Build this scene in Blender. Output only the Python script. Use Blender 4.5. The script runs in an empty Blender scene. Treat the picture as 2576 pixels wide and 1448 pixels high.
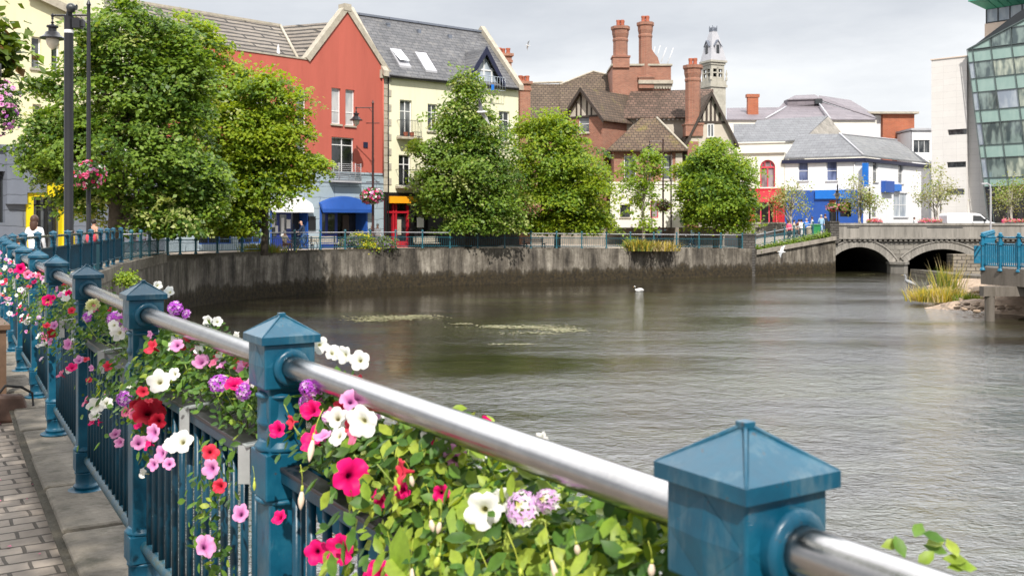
import bpy, bmesh, math, random
import numpy as np
from mathutils import Vector, Matrix
R=math.radians; rnd=random.Random(7); nr=np.random.RandomState(11)
C=bpy.context.scene.collection
CAMZ=1.67; FX=2500.0; UC=1288.0; VH=553.0
def P(u,v,d): return Vector(((u-UC)/FX*d, d, CAMZ-(v-VH)/FX*d))
def PX(u,d): return (u-UC)/FX*d
def PZ(v,d): return CAMZ-(v-VH)/FX*d
def dA(u): return 79.46/(1+1.047*(UC-u)/FX)      # street line of the left hand terrace
# ------------------------------------------------------------------ materials
MATS={}
def nodes(name):
    m=bpy.data.materials.new(name); m.use_nodes=True
    nt=m.node_tree; b=nt.nodes['Principled BSDF']; MATS[name]=m
    return m,nt,b
def N(nt,t,**k):
    n=nt.nodes.new(t)
    for a,v in k.items():
        if hasattr(n,a) and a not in n.inputs: setattr(n,a,v)
        else: n.inputs[a].default_value=v
    return n
def L(nt,a,b): nt.links.new(a,b)
def c4(c): return (c[0],c[1],c[2],1)
def ramp(nt,fac,stops):
    r=nt.nodes.new('ShaderNodeValToRGB'); e=r.color_ramp.elements
    while len(e)<len(stops): e.new(0.5)
    for i,(p,c) in enumerate(stops):
        e[i].position=p; e[i].color=c4(c) if len(c)==3 else c
    L(nt,fac,r.inputs[0]); return r.outputs[0]
def coords(nt,scale=(1,1,1),rot=(0,0,0)):
    t=nt.nodes.new('ShaderNodeTexCoord'); m=N(nt,'ShaderNodeMapping'); m.inputs['Scale'].default_value=scale; m.inputs['Rotation'].default_value=rot
    L(nt,t.outputs['Object'],m.inputs['Vector']); return m.outputs[0]
def mixc(nt,f,a,b,mode='MIX'):
    m=nt.nodes.new('ShaderNodeMix'); m.data_type='RGBA'; m.blend_type=mode
    for s,i in ((f,0),(a,6),(b,7)):
        if hasattr(s,'is_linked') or hasattr(s,'links'): L(nt,s,m.inputs[i])
        elif i==0: m.inputs[0].default_value=s
        else: m.inputs[i].default_value=c4(s)
    return m.outputs[2]
def bump(nt,b,h,strength=.3,dist=.02):
    n=N(nt,'ShaderNodeBump'); n.inputs['Strength'].default_value=strength; n.inputs['Distance'].default_value=dist
    L(nt,h,n.inputs['Height']); L(nt,n.outputs[0],b.inputs['Normal'])
def plain(name,col,rough=.6,metal=0,var=.18,scale=1.5,bmp=0,stain=None,stainamt=.45,streak=False,spec=.5,coat=0):
    """colour with large soft and small hard variation; stain = second colour in patches of its own shape"""
    m,nt,b=nodes(name)
    v=coords(nt,(1,1,.12) if streak else (1,1,1))
    n1=N(nt,'ShaderNodeTexNoise',Scale=scale,Detail=6.0,Roughness=.65); L(nt,v,n1.inputs['Vector'])
    d=[max(0,c*(1-var)) for c in col]; l=[min(1,c*(1+var)) for c in col]
    c=ramp(nt,n1.outputs[0],[(.3,d),(.7,l)])
    if stain:
        n2=N(nt,'ShaderNodeTexNoise',Scale=scale*2.7,Detail=8.0,Roughness=.7); L(nt,v,n2.inputs['Vector'])
        f=ramp(nt,n2.outputs[0],[(.5,(0,0,0)),(.72,(stainamt,)*3)])
        c=mixc(nt,f,c,stain)
    L(nt,c,b.inputs['Base Color'])
    b.inputs['Roughness'].default_value=rough; b.inputs['Metallic'].default_value=metal
    b.inputs['Specular IOR Level'].default_value=spec
    if coat: b.inputs['Coat Weight'].default_value=coat; b.inputs['Coat Roughness'].default_value=.12
    if bmp:
        n3=N(nt,'ShaderNodeTexNoise',Scale=scale*9,Detail=5.0); L(nt,coords(nt),n3.inputs['Vector']); bump(nt,b,n3.outputs[0],bmp,.02)
    return m
def brickmat(name,c1,c2,mortar,bw=.22,bh=.075,ms=.012,mode='xy',rough=.85,var=.25,bmp=.4,stain=None,offset=.5,stainscale=.9,stainlo=.52):
    m,nt,b=nodes(name)
    t=nt.nodes.new('ShaderNodeTexCoord'); s=nt.nodes.new('ShaderNodeSeparateXYZ'); L(nt,t.outputs['Object'],s.inputs[0])
    cb=nt.nodes.new('ShaderNodeCombineXYZ')
    if mode=='xy':
        a=N(nt,'ShaderNodeMath',operation='ADD'); L(nt,s.outputs[0],a.inputs[0]); L(nt,s.outputs[1],a.inputs[1]); L(nt,a.outputs[0],cb.inputs[0]); L(nt,s.outputs[2],cb.inputs[1])
    elif mode=='x': L(nt,s.outputs[0],cb.inputs[0]); L(nt,s.outputs[2],cb.inputs[1])
    elif mode=='y': L(nt,s.outputs[1],cb.inputs[0]); L(nt,s.outputs[2],cb.inputs[1])
    else: L(nt,s.outputs[0],cb.inputs[0]); L(nt,s.outputs[1],cb.inputs[1])
    k=nt.nodes.new('ShaderNodeTexBrick'); k.offset=offset
    wob=N(nt,'ShaderNodeTexNoise',Scale=3.0 if bw<.3 else 1.2); L(nt,t.outputs['Object'],wob.inputs['Vector'])
    va=N(nt,'ShaderNodeVectorMath',operation='MULTIPLY_ADD'); va.inputs[1].default_value=(bh*.35,)*3; L(nt,wob.outputs['Color'],va.inputs[0]); L(nt,cb.outputs[0],va.inputs[2])
    L(nt,va.outputs[0],k.inputs['Vector'])
    k.inputs['Color1'].default_value=c4(c1); k.inputs['Color2'].default_value=c4(c2); k.inputs['Mortar'].default_value=c4(mortar)
    k.inputs['Scale'].default_value=1; k.inputs['Mortar Size'].default_value=ms; k.inputs['Mortar Smooth'].default_value=.2
    k.inputs['Brick Width'].default_value=bw; k.inputs['Row Height'].default_value=bh
    n=N(nt,'ShaderNodeTexNoise',Scale=stainscale,Detail=8.0,Roughness=.7); L(nt,t.outputs['Object'],n.inputs['Vector'])
    g=ramp(nt,n.outputs[0],[(.25,(1-var,)*3),(.75,(1+var*.4,)*3)])
    c=mixc(nt,1.0,k.outputs[0],g,'MULTIPLY')
    if stain:
        n2=N(nt,'ShaderNodeTexNoise',Scale=stainscale*2,Detail=9.0,Roughness=.75); L(nt,t.outputs['Object'],n2.inputs['Vector'])
        f=ramp(nt,n2.outputs[0],[(stainlo,(0,0,0)),(stainlo+.16,(.8,.8,.8))]); c=mixc(nt,f,c,stain)
    L(nt,c,b.inputs['Base Color']); b.inputs['Roughness'].default_value=rough
    if bmp:
        inv=N(nt,'ShaderNodeMath',operation='SUBTRACT'); inv.inputs[0].default_value=1; L(nt,k.outputs['Fac'],inv.inputs[1])
        n3=N(nt,'ShaderNodeTexNoise',Scale=14.0,Detail=4.0); L(nt,t.outputs['Object'],n3.inputs['Vector'])
        ad=N(nt,'ShaderNodeMath',operation='MULTIPLY_ADD'); ad.inputs[1].default_value=.5; L(nt,n3.outputs[0],ad.inputs[0]); L(nt,inv.outputs[0],ad.inputs[2])
        bump(nt,b,ad.outputs[0],bmp,.03)
    return m
def leafmat(name,c1,c2,trans=.35,rough=.45,veins=False):
    m,nt,b=nodes(name)
    g=nt.nodes.new('ShaderNodeNewGeometry')
    c=ramp(nt,g.outputs['Random Per Island'],[(0,c1),(1,c2)])
    if veins:
        n=N(nt,'ShaderNodeTexNoise',Scale=60.0,Detail=3.0); L(nt,coords(nt),n.inputs['Vector']); c=mixc(nt,1.0,c,ramp(nt,n.outputs[0],[(.3,(.8,.8,.8)),(.7,(1.2,1.2,1.2))]),'MULTIPLY')
    L(nt,c,b.inputs['Base Color']); b.inputs['Roughness'].default_value=rough; b.inputs['Specular IOR Level'].default_value=.35
    t=nt.nodes.new('ShaderNodeBsdfTranslucent'); L(nt,mixc(nt,1.0,c,(1.25,1.15,.45),'MULTIPLY'),t.inputs[0])
    mx=nt.nodes.new('ShaderNodeMixShader'); mx.inputs[0].default_value=trans
    L(nt,b.outputs[0],mx.inputs[1]); L(nt,t.outputs[0],mx.inputs[2]); L(nt,mx.outputs[0],nt.nodes['Material Output'].inputs[0])
    return m
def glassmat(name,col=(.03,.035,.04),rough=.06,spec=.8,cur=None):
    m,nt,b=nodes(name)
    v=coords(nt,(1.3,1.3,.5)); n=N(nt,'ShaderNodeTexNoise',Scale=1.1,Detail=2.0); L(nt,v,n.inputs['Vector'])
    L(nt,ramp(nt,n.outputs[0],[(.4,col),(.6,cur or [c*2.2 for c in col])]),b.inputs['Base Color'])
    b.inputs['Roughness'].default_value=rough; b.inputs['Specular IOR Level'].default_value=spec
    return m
def petal(name,edge,mid,throat,tr=.25,rad=.036):
    """petal colour runs from throat to rim along the flower's own radius"""
    m,nt,b=nodes(name)
    t=nt.nodes.new('ShaderNodeTexCoord'); ln=N(nt,'ShaderNodeVectorMath',operation='LENGTH')
    mp=N(nt,'ShaderNodeMapping'); mp.inputs['Scale'].default_value=(1/rad,1/rad,0); L(nt,t.outputs['Object'],mp.inputs[0]); L(nt,mp.outputs[0],ln.inputs[0])
    n=N(nt,'ShaderNodeTexNoise',Scale=40.0/ (rad/.036),Detail=3.0); L(nt,t.outputs['Object'],n.inputs['Vector'])
    ad=N(nt,'ShaderNodeMath',operation='MULTIPLY_ADD'); ad.inputs[1].default_value=.22; L(nt,n.outputs[0],ad.inputs[0]); L(nt,ln.outputs['Value'],ad.inputs[2])
    c=ramp(nt,ad.outputs[0],[(.16,throat),(.42,mid),(.85,edge)])
    L(nt,c,b.inputs['Base Color']); b.inputs['Roughness'].default_value=.55; b.inputs['Specular IOR Level'].default_value=.25
    tt=nt.nodes.new('ShaderNodeBsdfTranslucent'); L(nt,c,tt.inputs[0]); mx=nt.nodes.new('ShaderNodeMixShader'); mx.inputs[0].default_value=tr
    L(nt,b.outputs[0],mx.inputs[1]); L(nt,tt.outputs[0],mx.inputs[2]); L(nt,mx.outputs[0],nt.nodes['Material Output'].inputs[0])
    return m
# ------------------------------------------------------------------ mesh building
class MB:
    def __init__(s): s.v=[]; s.f=[]; s.mi=[]; s.sm=[]
    def add(s,v,f,mi=0,smooth=False):
        o=len(s.v); s.v+= [tuple(p) for p in v]
        for q in f: s.f.append(tuple(i+o for i in q)); s.mi.append(mi); s.sm.append(smooth)
        return s
    def box(s,x0,x1,y0,y1,z0,z1,mi=0):
        v=[(x,y,z) for z in (z0,z1) for x,y in ((x0,y0),(x1,y0),(x1,y1),(x0,y1))]
        return s.add(v,[(3,2,1,0),(4,5,6,7),(0,1,5,4),(1,2,6,5),(2,3,7,6),(3,0,4,7)],mi)
    def obox(s,c,sz,rz=0,mi=0,mat=None):
        a,b,d=[q/2 for q in sz]; M=mat or Matrix.Rotation(rz,3,'Z'); c=Vector(c)
        v=[c+M@Vector((x,y,z)) for z in (-d,d) for x,y in ((-a,-b),(a,-b),(a,b),(-a,b))]
        return s.add(v,[(3,2,1,0),(4,5,6,7),(0,1,5,4),(1,2,6,5),(2,3,7,6),(3,0,4,7)],mi)
    def bar(s,p,q,w,h,mi=0):
        p=Vector(p);q=Vector(q); d=(q-p); l=d.length; x=d/l; z=Vector((0,0,1))
        if abs(x.z)>.95: z=Vector((0,1,0))
        y=z.cross(x).normalized(); z=x.cross(y)
        return s.obox((p+q)/2,(l,w,h),mi=mi,mat=Matrix((x,y,z)).transposed())
    def prism(s,poly,y0,y1,mi=0):
        n=len(poly); v=[(x,y0,z) for x,z in poly]+[(x,y1,z) for x,z in poly]
        return s.add(v,[tuple(range(n)),tuple(range(2*n-1,n-1,-1))]+[(i,i+n,(i+1)%n+n,(i+1)%n) for i in range(n)],mi)
    def prismx(s,poly,x0,x1,mi=0):
        n=len(poly); v=[(x0,y,z) for y,z in poly]+[(x1,y,z) for y,z in poly]
        return s.add(v,[tuple(range(n)),tuple(range(2*n-1,n-1,-1))]+[(i,i+n,(i+1)%n+n,(i+1)%n) for i in range(n)],mi)
    def prismz(s,poly,z0,z1,mi=0):
        n=len(poly); v=[(x,y,z0) for x,y in poly]+[(x,y,z1) for x,y in poly]
        return s.add(v,[tuple(range(n-1,-1,-1)),tuple(range(n,2*n))]+[(i,(i+1)%n,(i+1)%n+n,i+n) for i in range(n)],mi)
    def slab(s,pts,th=(0,0,-.15),mi=0):
        n=len(pts); t=Vector(th); p=[Vector(q) for q in pts]; v=p+[q+t for q in p]
        return s.add(v,[tuple(range(n)),tuple(range(2*n-1,n-1,-1))]+[(i,i+n,(i+1)%n+n,(i+1)%n) for i in range(n)],mi)
    def tube(s,pts,r,seg=8,mi=0,smooth=True,caps=True):
        pts=[Vector(p) for p in pts]; n=len(pts); rr=r if isinstance(r,(list,tuple)) else [r]*n
        v=[]; f=[]; ref=None
        for i,p in enumerate(pts):
            t=(pts[min(i+1,n-1)]-pts[max(i-1,0)]).normalized()
            if ref is None: ref=Vector((0,0,1)) if abs(t.z)<.9 else Vector((1,0,0))
            a=t.cross(ref).normalized(); b=t.cross(a).normalized(); ref=-b if False else ref
            for k in range(seg):
                w=2*math.pi*k/seg; v.append(p+(a*math.cos(w)+b*math.sin(w))*rr[i])
        for i in range(n-1):
            for k in range(seg): f.append((i*seg+k,i*seg+(k+1)%seg,(i+1)*seg+(k+1)%seg,(i+1)*seg+k))
        s.add(v,f,mi,smooth)
        if caps:
            o=len(s.v)-len(v); s.f+= [tuple(o+k for k in range(seg-1,-1,-1)),tuple(o+(n-1)*seg+k for k in range(seg))]; s.mi+=[mi,mi]; s.sm+=[False,False]
        return s
    def lathe(s,prof,c=(0,0,0),seg=12,mi=0,smooth=True):
        v=[];f=[];n=len(prof)
        for r,z in prof:
            for k in range(seg):
                w=2*math.pi*k/seg; v.append((c[0]+r*math.cos(w),c[1]+r*math.sin(w),c[2]+z))
        for i in range(n-1):
            for k in range(seg): f.append((i*seg+k,i*seg+(k+1)%seg,(i+1)*seg+(k+1)%seg,(i+1)*seg+k))
        f.append(tuple(range(seg-1,-1,-1))); f.append(tuple((n-1)*seg+k for k in range(seg)))
        return s.add(v,f,mi,smooth)
    def ball(s,c,r,seg=10,rings=6,mi=0):
        rx,ry,rz=r if isinstance(r,(tuple,list)) else (r,r,r)
        v=[];f=[]
        for i in range(rings+1):
            a=math.pi*i/rings
            for k in range(seg):
                w=2*math.pi*k/seg; v.append((c[0]+rx*math.sin(a)*math.cos(w),c[1]+ry*math.sin(a)*math.sin(w),c[2]+rz*math.cos(a)))
        for i in range(rings):
            for k in range(seg): f.append((i*seg+k,(i+1)*seg+k,(i+1)*seg+(k+1)%seg,i*seg+(k+1)%seg))
        return s.add(v,f,mi,True)
    def build(s,name,mats,parent=None,loc=None,fix=True,bev=0):
        me=bpy.data.meshes.new(name); me.from_pydata(s.v,[],s.f)
        for m in (mats if isinstance(mats,(list,tuple)) else [mats]): me.materials.append(MATS[m] if isinstance(m,str) else m)
        me.polygons.foreach_set('material_index',s.mi); me.polygons.foreach_set('use_smooth',s.sm)
        if fix and len(s.f)<60000:
            bm=bmesh.new(); bm.from_mesh(me); bmesh.ops.remove_doubles(bm,verts=bm.verts,dist=1e-5); bmesh.ops.recalc_face_normals(bm,faces=bm.faces)
            for e in bm.edges:
                if len(e.link_faces)==2 and e.calc_face_angle(0)>.75: e.smooth=False
            bm.to_mesh(me); bm.free()
        o=bpy.data.objects.new(name,me); C.objects.link(o)
        if parent: o.parent=parent
        if loc is not None: o.location=loc
        if bev:
            b=o.modifiers.new('bevel','BEVEL'); b.width=bev; b.segments=2; b.limit_method='ANGLE'; b.angle_limit=R(40)
        return o
def npmesh(name,V,F,mats,mi=None,parent=None,smooth=False):
    V=np.asarray(V,dtype=np.float32); F=np.asarray(F,dtype=np.int32); k=F.shape[1]
    me=bpy.data.meshes.new(name); me.vertices.add(len(V)); me.vertices.foreach_set('co',V.ravel())
    me.loops.add(F.size); me.loops.foreach_set('vertex_index',F.ravel())
    me.polygons.add(len(F)); me.polygons.foreach_set('loop_start',np.arange(0,F.size,k,dtype=np.int32)); me.polygons.foreach_set('loop_total',np.full(len(F),k,dtype=np.int32))
    for m in mats: me.materials.append(MATS[m])
    if mi is not None: me.polygons.foreach_set('material_index',np.asarray(mi,dtype=np.int32))
    if smooth: me.polygons.foreach_set('use_smooth',np.ones(len(F),dtype=bool))
    me.update(calc_edges=True)
    o=bpy.data.objects.new(name,me); C.objects.link(o)
    if parent: o.parent=parent
    return o
def tag(o,label=None,cat=None,group=None,kind=None):
    if label: o['label']=label
    if cat: o['category']=cat
    if group: o['group']=group
    if kind: o['kind']=kind
    return o
def empty(name,loc=(0,0,0),rz=0,label=None,cat=None,group=None):
    o=bpy.data.objects.new(name,None); C.objects.link(o); o.location=loc; o.rotation_euler=(0,0,rz); o.empty_display_size=.2
    return tag(o,label,cat,group)
def copy_tree(o,parent=None):
    c=o.copy(); C.objects.link(c)
    if parent: c.parent=parent
    for ch in o.children: copy_tree(ch,c)
    return c
class Fr:
    """a facade: local x along it, y into the building, z up from its foot"""
    def __init__(s,u0,d0,u1,d1,z0):
        a=Vector((PX(u0,d0),d0)); b=Vector((PX(u1,d1),d1)); s.o=a; s.z0=z0; s.e=(b-a).normalized(); s.n=Vector((-s.e.y,s.e.x)); s.w=(b-a).length
    def root(s,name,label,cat,group=None): return empty(name,(s.o.x,s.o.y,s.z0),math.atan2(s.e.y,s.e.x),label,cat,group)
    def x(s,u,y=0):
        t=(u-UC)/FX; return (t*(s.o.y+s.n.y*y)-s.o.x-s.n.x*y)/(s.e.x-t*s.e.y)
    def xz(s,u,v,y=0):
        x=s.x(u,y); Y=s.o.y+s.e.y*x+s.n.y*y; return x,PZ(v,Y)-s.z0
    def rect(s,u0,v0,u1,v1,y=0):
        a=s.xz(u0,(v0+0),y); um=(u0+u1)/2; t=s.xz(um,v0,y)[1]; b=s.xz(um,v1,y)[1]; return (a[0],s.x(u1,y),b,t)
def wallh(mb,x0,x1,z0,z1,holes,y=0,rev=.18,mi=0,arch=()):
    xs=sorted({x0,x1,*[min(max(h[i],x0),x1) for h in holes for i in (0,1)]}); zs=sorted({z0,z1,*[min(max(h[i],z0),z1) for h in holes for i in (2,3)]})
    for i in range(len(xs)-1):
        for j in range(len(zs)-1):
            cx=(xs[i]+xs[i+1])/2; cz=(zs[j]+zs[j+1])/2
            if any(h[0]<cx<h[1] and h[2]<cz<h[3] for h in holes): continue
            mb.add([(xs[i],y,zs[j]),(xs[i+1],y,zs[j]),(xs[i+1],y,zs[j+1]),(xs[i],y,zs[j+1])],[(0,1,2,3)],mi)
    for h in holes:
        a,b,c,d=max(h[0],x0),min(h[1],x1),max(h[2],z0),min(h[3],z1)
        mb.add([(a,y,c),(b,y,c),(b,y,d),(a,y,d),(a,y+rev,c),(b,y+rev,c),(b,y+rev,d),(a,y+rev,d)],[(0,4,5,1),(1,5,6,2),(2,6,7,3),(3,7,4,0)],mi)
def window(root,r,y=0,rev=.16,frame='white_frame',pane='window_glass',nx=1,nz=2,bar=.07,sill=True,sillmat='stone_trim',name='window',zs=None):
    x0,x1,z0,z1=r; f=MB(); ya,yb=y+rev-.07,y+rev+.01
    f.box(x0,x0+bar,ya,yb,z0,z1); f.box(x1-bar,x1,ya,yb,z0,z1); f.box(x0+bar,x1-bar,ya,yb,z0,z0+bar); f.box(x0+bar,x1-bar,ya,yb,z1-bar,z1)
    for i in range(1,nx): x=x0+(x1-x0)*i/nx; f.box(x-bar*.45,x+bar*.45,ya+.005,yb-.005,z0+bar,z1-bar)
    zz=zs or [z0+(z1-z0)*i/nz for i in range(1,nz)]
    for z in zz: f.box(x0+bar,x1-bar,ya+.008,yb-.008,z-bar*.4,z+bar*.4)
    w=f.build(name,frame,root)
    MB().box(x0+.01,x1-.01,y+rev-.03,y+rev-.015,z0+.01,z1-.01).build('pane',pane,w)
    if sill: MB().box(x0-.1,x1+.1,y-.1,y+rev-.08,z0-.12,z0-.003).build('sill',sillmat,w)
    return w
def gable_block(root,x0,x1,y0,y1,z0,ze,zr,wall='brick',roof='brown_tile',over=.4,barge=None,holes=(),front_wall=None,th=.16):
    """gable facing the front (-y), ridge running back"""
    m=MB(); xm=(x0+x1)/2
    wallh(m,x0,x1,z0,ze,holes,y0)
    m.add([(x0,y0,ze),(x1,y0,ze),(xm,y0,zr)],[(0,1,2)])
    m.add([(x0,y0,z0),(x0,y1,z0),(x0,y1,ze),(x0,y0,ze)],[(0,1,2,3)]); m.add([(x1,y0,z0),(x1,y1,z0),(x1,y1,ze),(x1,y0,ze)],[(0,1,2,3)])
    m.add([(x0,y1,z0),(x1,y1,z0),(x1,y1,ze),(xm,y1,zr),(x0,y1,ze)],[(0,1,2,3,4)])
    w=m.build('wall',wall,root,fix=False)
    k=(zr-ze)/(xm-x0); r=MB()
    for s,xa in ((-1,x0),(1,x1)):
        xo=xa+s*over; zo=ze-k*over
        r.slab([(xo,y0-over,zo+.18),(xm,y0-over,zr+.18),(xm,y1,zr+.18),(xo,y1,zo+.18)],(0,0,-th))
    rf=r.build('roof',roof,root)
    if barge:
        for s,xa in ((-1,x0),(1,x1)):
            xo=xa+s*(over+.02); zo=ze-k*(over+.02)
            MB().slab([(xo,y0-over-.03,zo+.24),(xm,y0-over-.03,zr+.26),(xm,y0-over-.03,zr-.2),(xo,y0-over-.03,zo-.2)],(0,-.07,0)).build('bargeboard',barge,root)
    return w,rf
# ------------------------------------------------------------------ the materials
plain('railing_blue',(.003,.046,.082),.36,0,.22,6,.05,stain=(.025,.045,.055),stainamt=.6,spec=.4)
def railpaint():
    m,nt,b=nodes('railing_blue_worn'); v=coords(nt); n1=N(nt,'ShaderNodeTexNoise',Scale=7.0,Detail=6.0,Roughness=.65); L(nt,v,n1.inputs['Vector'])
    c=ramp(nt,n1.outputs[0],[(.3,(.003,.048,.09)),(.55,(.003,.080,.142)),(.75,(.013,.13,.20))])
    n2=N(nt,'ShaderNodeTexNoise',Scale=28.0,Detail=8.0,Roughness=.75); L(nt,v,n2.inputs['Vector'])
    c=mixc(nt,ramp(nt,n2.outputs[0],[(.635,(0,0,0)),(.66,(.8,.8,.8))]),c,(.05,.035,.03))
    n3=N(nt,'ShaderNodeTexNoise',Scale=11.0,Detail=7.0,Roughness=.7); L(nt,coords(nt,(1,1,.25)),n3.inputs['Vector'])
    c=mixc(nt,ramp(nt,n3.outputs[0],[(.55,(0,0,0)),(.72,(.5,.5,.5))]),c,(.16,.22,.24))
    L(nt,c,b.inputs['Base Color']); L(nt,ramp(nt,n1.outputs[0],[(.3,(.28,)*3),(.7,(.5,)*3)]),b.inputs['Roughness']); b.inputs['Specular IOR Level'].default_value=.4; bump(nt,b,n2.outputs[0],.12,.004)
railpaint()
plain('railing_blue_moss',(.005,.06,.095),.5,0,.25,6,.1,stain=(.07,.065,.015),stainamt=.95)
plain('railing_teal_far',(.012,.09,.12),.45,0,.2,4)
plain('railing_bright',(.005,.14,.245),.42,0,.15,3,.04,stain=(.25,.33,.36),stainamt=.35)
plain('steel_rail',(.31,.30,.295),.24,1,.14,14,.015,stain=(.36,.34,.32),stainamt=.5)
plain('dark_strip',(.035,.032,.035),.35,.4,.2,8)
plain('strap_grey',(.38,.40,.40),.45,.3,.15,12)
plain('kerb_stone',(.155,.135,.108),.9,0,.4,2.6,.6,stain=(.05,.047,.03),stainamt=.9)
plain('white_frame',(.78,.78,.78),.45,0,.04)
plain('dark_frame',(.03,.035,.04),.4,0,.1)
plain('stone_trim',(.42,.38,.31),.85,0,.2,2,.2,stain=(.16,.14,.11),stainamt=.5)
plain('red_render',(.47,.112,.080),.88,0,.12,.5,.12,stain=(.34,.075,.055),stainamt=.5,streak=True)
plain('cream_render',(.76,.73,.54),.88,0,.06,.6,.08,stain=(.52,.47,.32),stainamt=.35,streak=True)
plain('yellow_render',(.76,.71,.48),.88,0,.06,.4,.08,stain=(.58,.48,.24),stainamt=.35,streak=True)
brickmat('pale_blue_render',(.36,.44,.50),(.34,.42,.48),(.14,.17,.20),bw=2.4,bh=.72,ms=.02,var=.15,bmp=.2,stain=None)
brickmat('slate_blue_render',(.17,.19,.24),(.16,.18,.22),(.07,.08,.1),bw=2.6,bh=.8,ms=.02,var=.18,bmp=.2)
brickmat('brick',(.41,.165,.105),(.30,.115,.075),(.36,.27,.21),bw=.30,bh=.10,ms=.012,var=.3,stain=(.20,.11,.08),stainlo=.52)
brickmat('brick_far',(.46,.125,.055),(.38,.10,.05),(.36,.2,.13),bw=.5,bh=.17,ms=.02,var=.25)
brickmat('slate',(.155,.155,.165),(.105,.107,.118),(.045,.045,.05),bw=.55,bh=.26,ms=.02,mode='x',var=.35,rough=.7,bmp=.5,stain=(.19,.18,.17))
brickmat('slate_far',(.20,.205,.22),(.165,.17,.185),(.10,.10,.11),bw=.7,bh=.35,ms=.02,mode='x',var=.25,rough=.75,bmp=.3)
brickmat('slate_side',(.20,.205,.21),(.16,.165,.175),(.10,.10,.11),bw=.7,bh=.35,ms=.02,mode='y',var=.3,rough=.75,bmp=.3,stain=(.25,.24,.22))
brickmat('purple_slate',(.21,.185,.205),(.175,.155,.175),(.12,.105,.12),bw=1.2,bh=.5,ms=.02,mode='x',var=.15,rough=.8,bmp=.15)
brickmat('ridged_tile',(.26,.225,.19),(.20,.17,.145),(.035,.03,.025),bw=3.5,bh=.34,ms=.075,mode='x',var=.35,rough=.85,bmp=.9,stain=(.32,.24,.10),stainlo=.6)
brickmat('brown_tile',(.165,.12,.085),(.115,.082,.06),(.05,.037,.027),bw=.42,bh=.26,ms=.03,mode='x',var=.4,rough=.92,bmp=.8,stain=(.09,.085,.03),stainlo=.55)
brickmat('brown_tile_side',(.165,.12,.085),(.115,.082,.06),(.05,.037,.027),bw=.42,bh=.26,ms=.03,mode='y',var=.4,rough=.92,bmp=.8,stain=(.09,.085,.03),stainlo=.55)
brickmat('mossy_tile',(.18,.125,.085),(.13,.085,.06),(.05,.037,.027),bw=.42,bh=.26,ms=.03,mode='x',var=.4,rough=.92,bmp=.8,stain=(.19,.165,.03),stainlo=.53,stainscale=.35)
brickmat('mossy_tile_side',(.16,.11,.08),(.11,.08,.06),(.05,.037,.027),bw=.42,bh=.26,ms=.03,mode='y',var=.4,rough=.92,bmp=.8,stain=(.17,.15,.035),stainlo=.57,stainscale=.4)
brickmat('patchy_tile',(.21,.13,.10),(.12,.08,.06),(.05,.037,.027),bw=.42,bh=.26,ms=.03,mode='x',var=.5,rough=.92,bmp=.8,stain=(.035,.024,.02),stainlo=.5,stainscale=1.3)
plain('dark_timber',(.045,.032,.025),.7,0,.25,4)
plain('tudor_plaster',(.52,.47,.40),.9,0,.1,.8)
plain('white_render',(.80,.80,.82),.85,0,.04,.5,.05,stain=(.62,.62,.63),stainamt=.3,streak=True)
plain('cream_stucco',(.74,.71,.64),.85,0,.06,.5,.05)
brickmat('white_stone',(.76,.73,.70),(.73,.70,.67),(.58,.55,.53),bw=1.5,bh=.75,ms=.012,var=.07,bmp=.1,offset=0)
plain('pink_stone',(.76,.62,.52),.85,0,.05,.8)
plain('tower_stone',(.42,.40,.345),.9,0,.2,1,.3,stain=(.24,.23,.17),stainamt=.6)
plain('lead_grey',(.42,.42,.45),.6,.1,.12,.6)
plain('blue_paint',(.02,.085,.36),.45,0,.1,2)
plain('deep_blue_paint',(.015,.035,.22),.45,0,.12,2)
plain('navy_paint',(.012,.015,.045),.5,0,.1,2)
plain('sky_blue_sign',(.01,.16,.60),.45,0,.08,2)
plain('yellow_paint',(.78,.60,.006),.5,0,.08,3)
plain('orange_paint',(.85,.36,.01),.5,0,.06,3)
plain('red_paint',(.42,.012,.025),.45,0,.12,2)
plain('pink_red_paint',(.62,.06,.09),.5,0,.12,2)
plain('black_paint',(.012,.012,.014),.4,0,.2,3)
plain('pole_black',(.022,.022,.026),.38,.2,.2,2)
plain('pole_maroon',(.05,.022,.022),.4,.2,.2,2)
plain('copper_green',(.05,.30,.20),.6,0,.15,1)
plain('white_cloth',(.72,.72,.74),.9,0,.06,1.5,.05)
plain('lamp_glass',(.62,.58,.48),.2,0,.1)
plain('bark',(.085,.07,.055),.95,0,.35,6,.5)
plain('pale_bark',(.42,.38,.33),.9,0,.3,6,.3,stain=(.06,.05,.045),stainamt=.7)
plain('terracotta',(.42,.13,.075),.8,0,.2,3)
plain('sand_paving',(.36,.31,.26),.9,0,.2,.6,.15,stain=(.22,.19,.16),stainamt=.5)
plain('asphalt',(.06,.06,.062),.9,0,.2,1,.2)
plain('gravel',(.34,.25,.18),.95,0,.35,1.8,.8,stain=(.10,.075,.055),stainamt=.8)
plain('skin',(.52,.29,.20),.6,0,.08); plain('cloth_white',(.74,.74,.76),.9,0,.05); plain('cloth_navy',(.02,.035,.075),.9,0,.2); plain('cloth_denim',(.05,.10,.20),.9,0,.2)
plain('cloth_dark',(.02,.02,.024),.9,0,.2); plain('cloth_beige',(.55,.46,.34),.9,0,.1); plain('cloth_sky',(.32,.50,.68),.9,0,.1); plain('cloth_brown',(.16,.07,.05),.9,0,.2); plain('cloth_pink',(.72,.10,.20),.9,0,.1)
plain('hair_brown',(.07,.03,.018),.6,0,.3); plain('hair_dark',(.015,.011,.01),.6,0,.3); plain('hair_grey',(.38,.36,.34),.7,0,.2)
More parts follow.
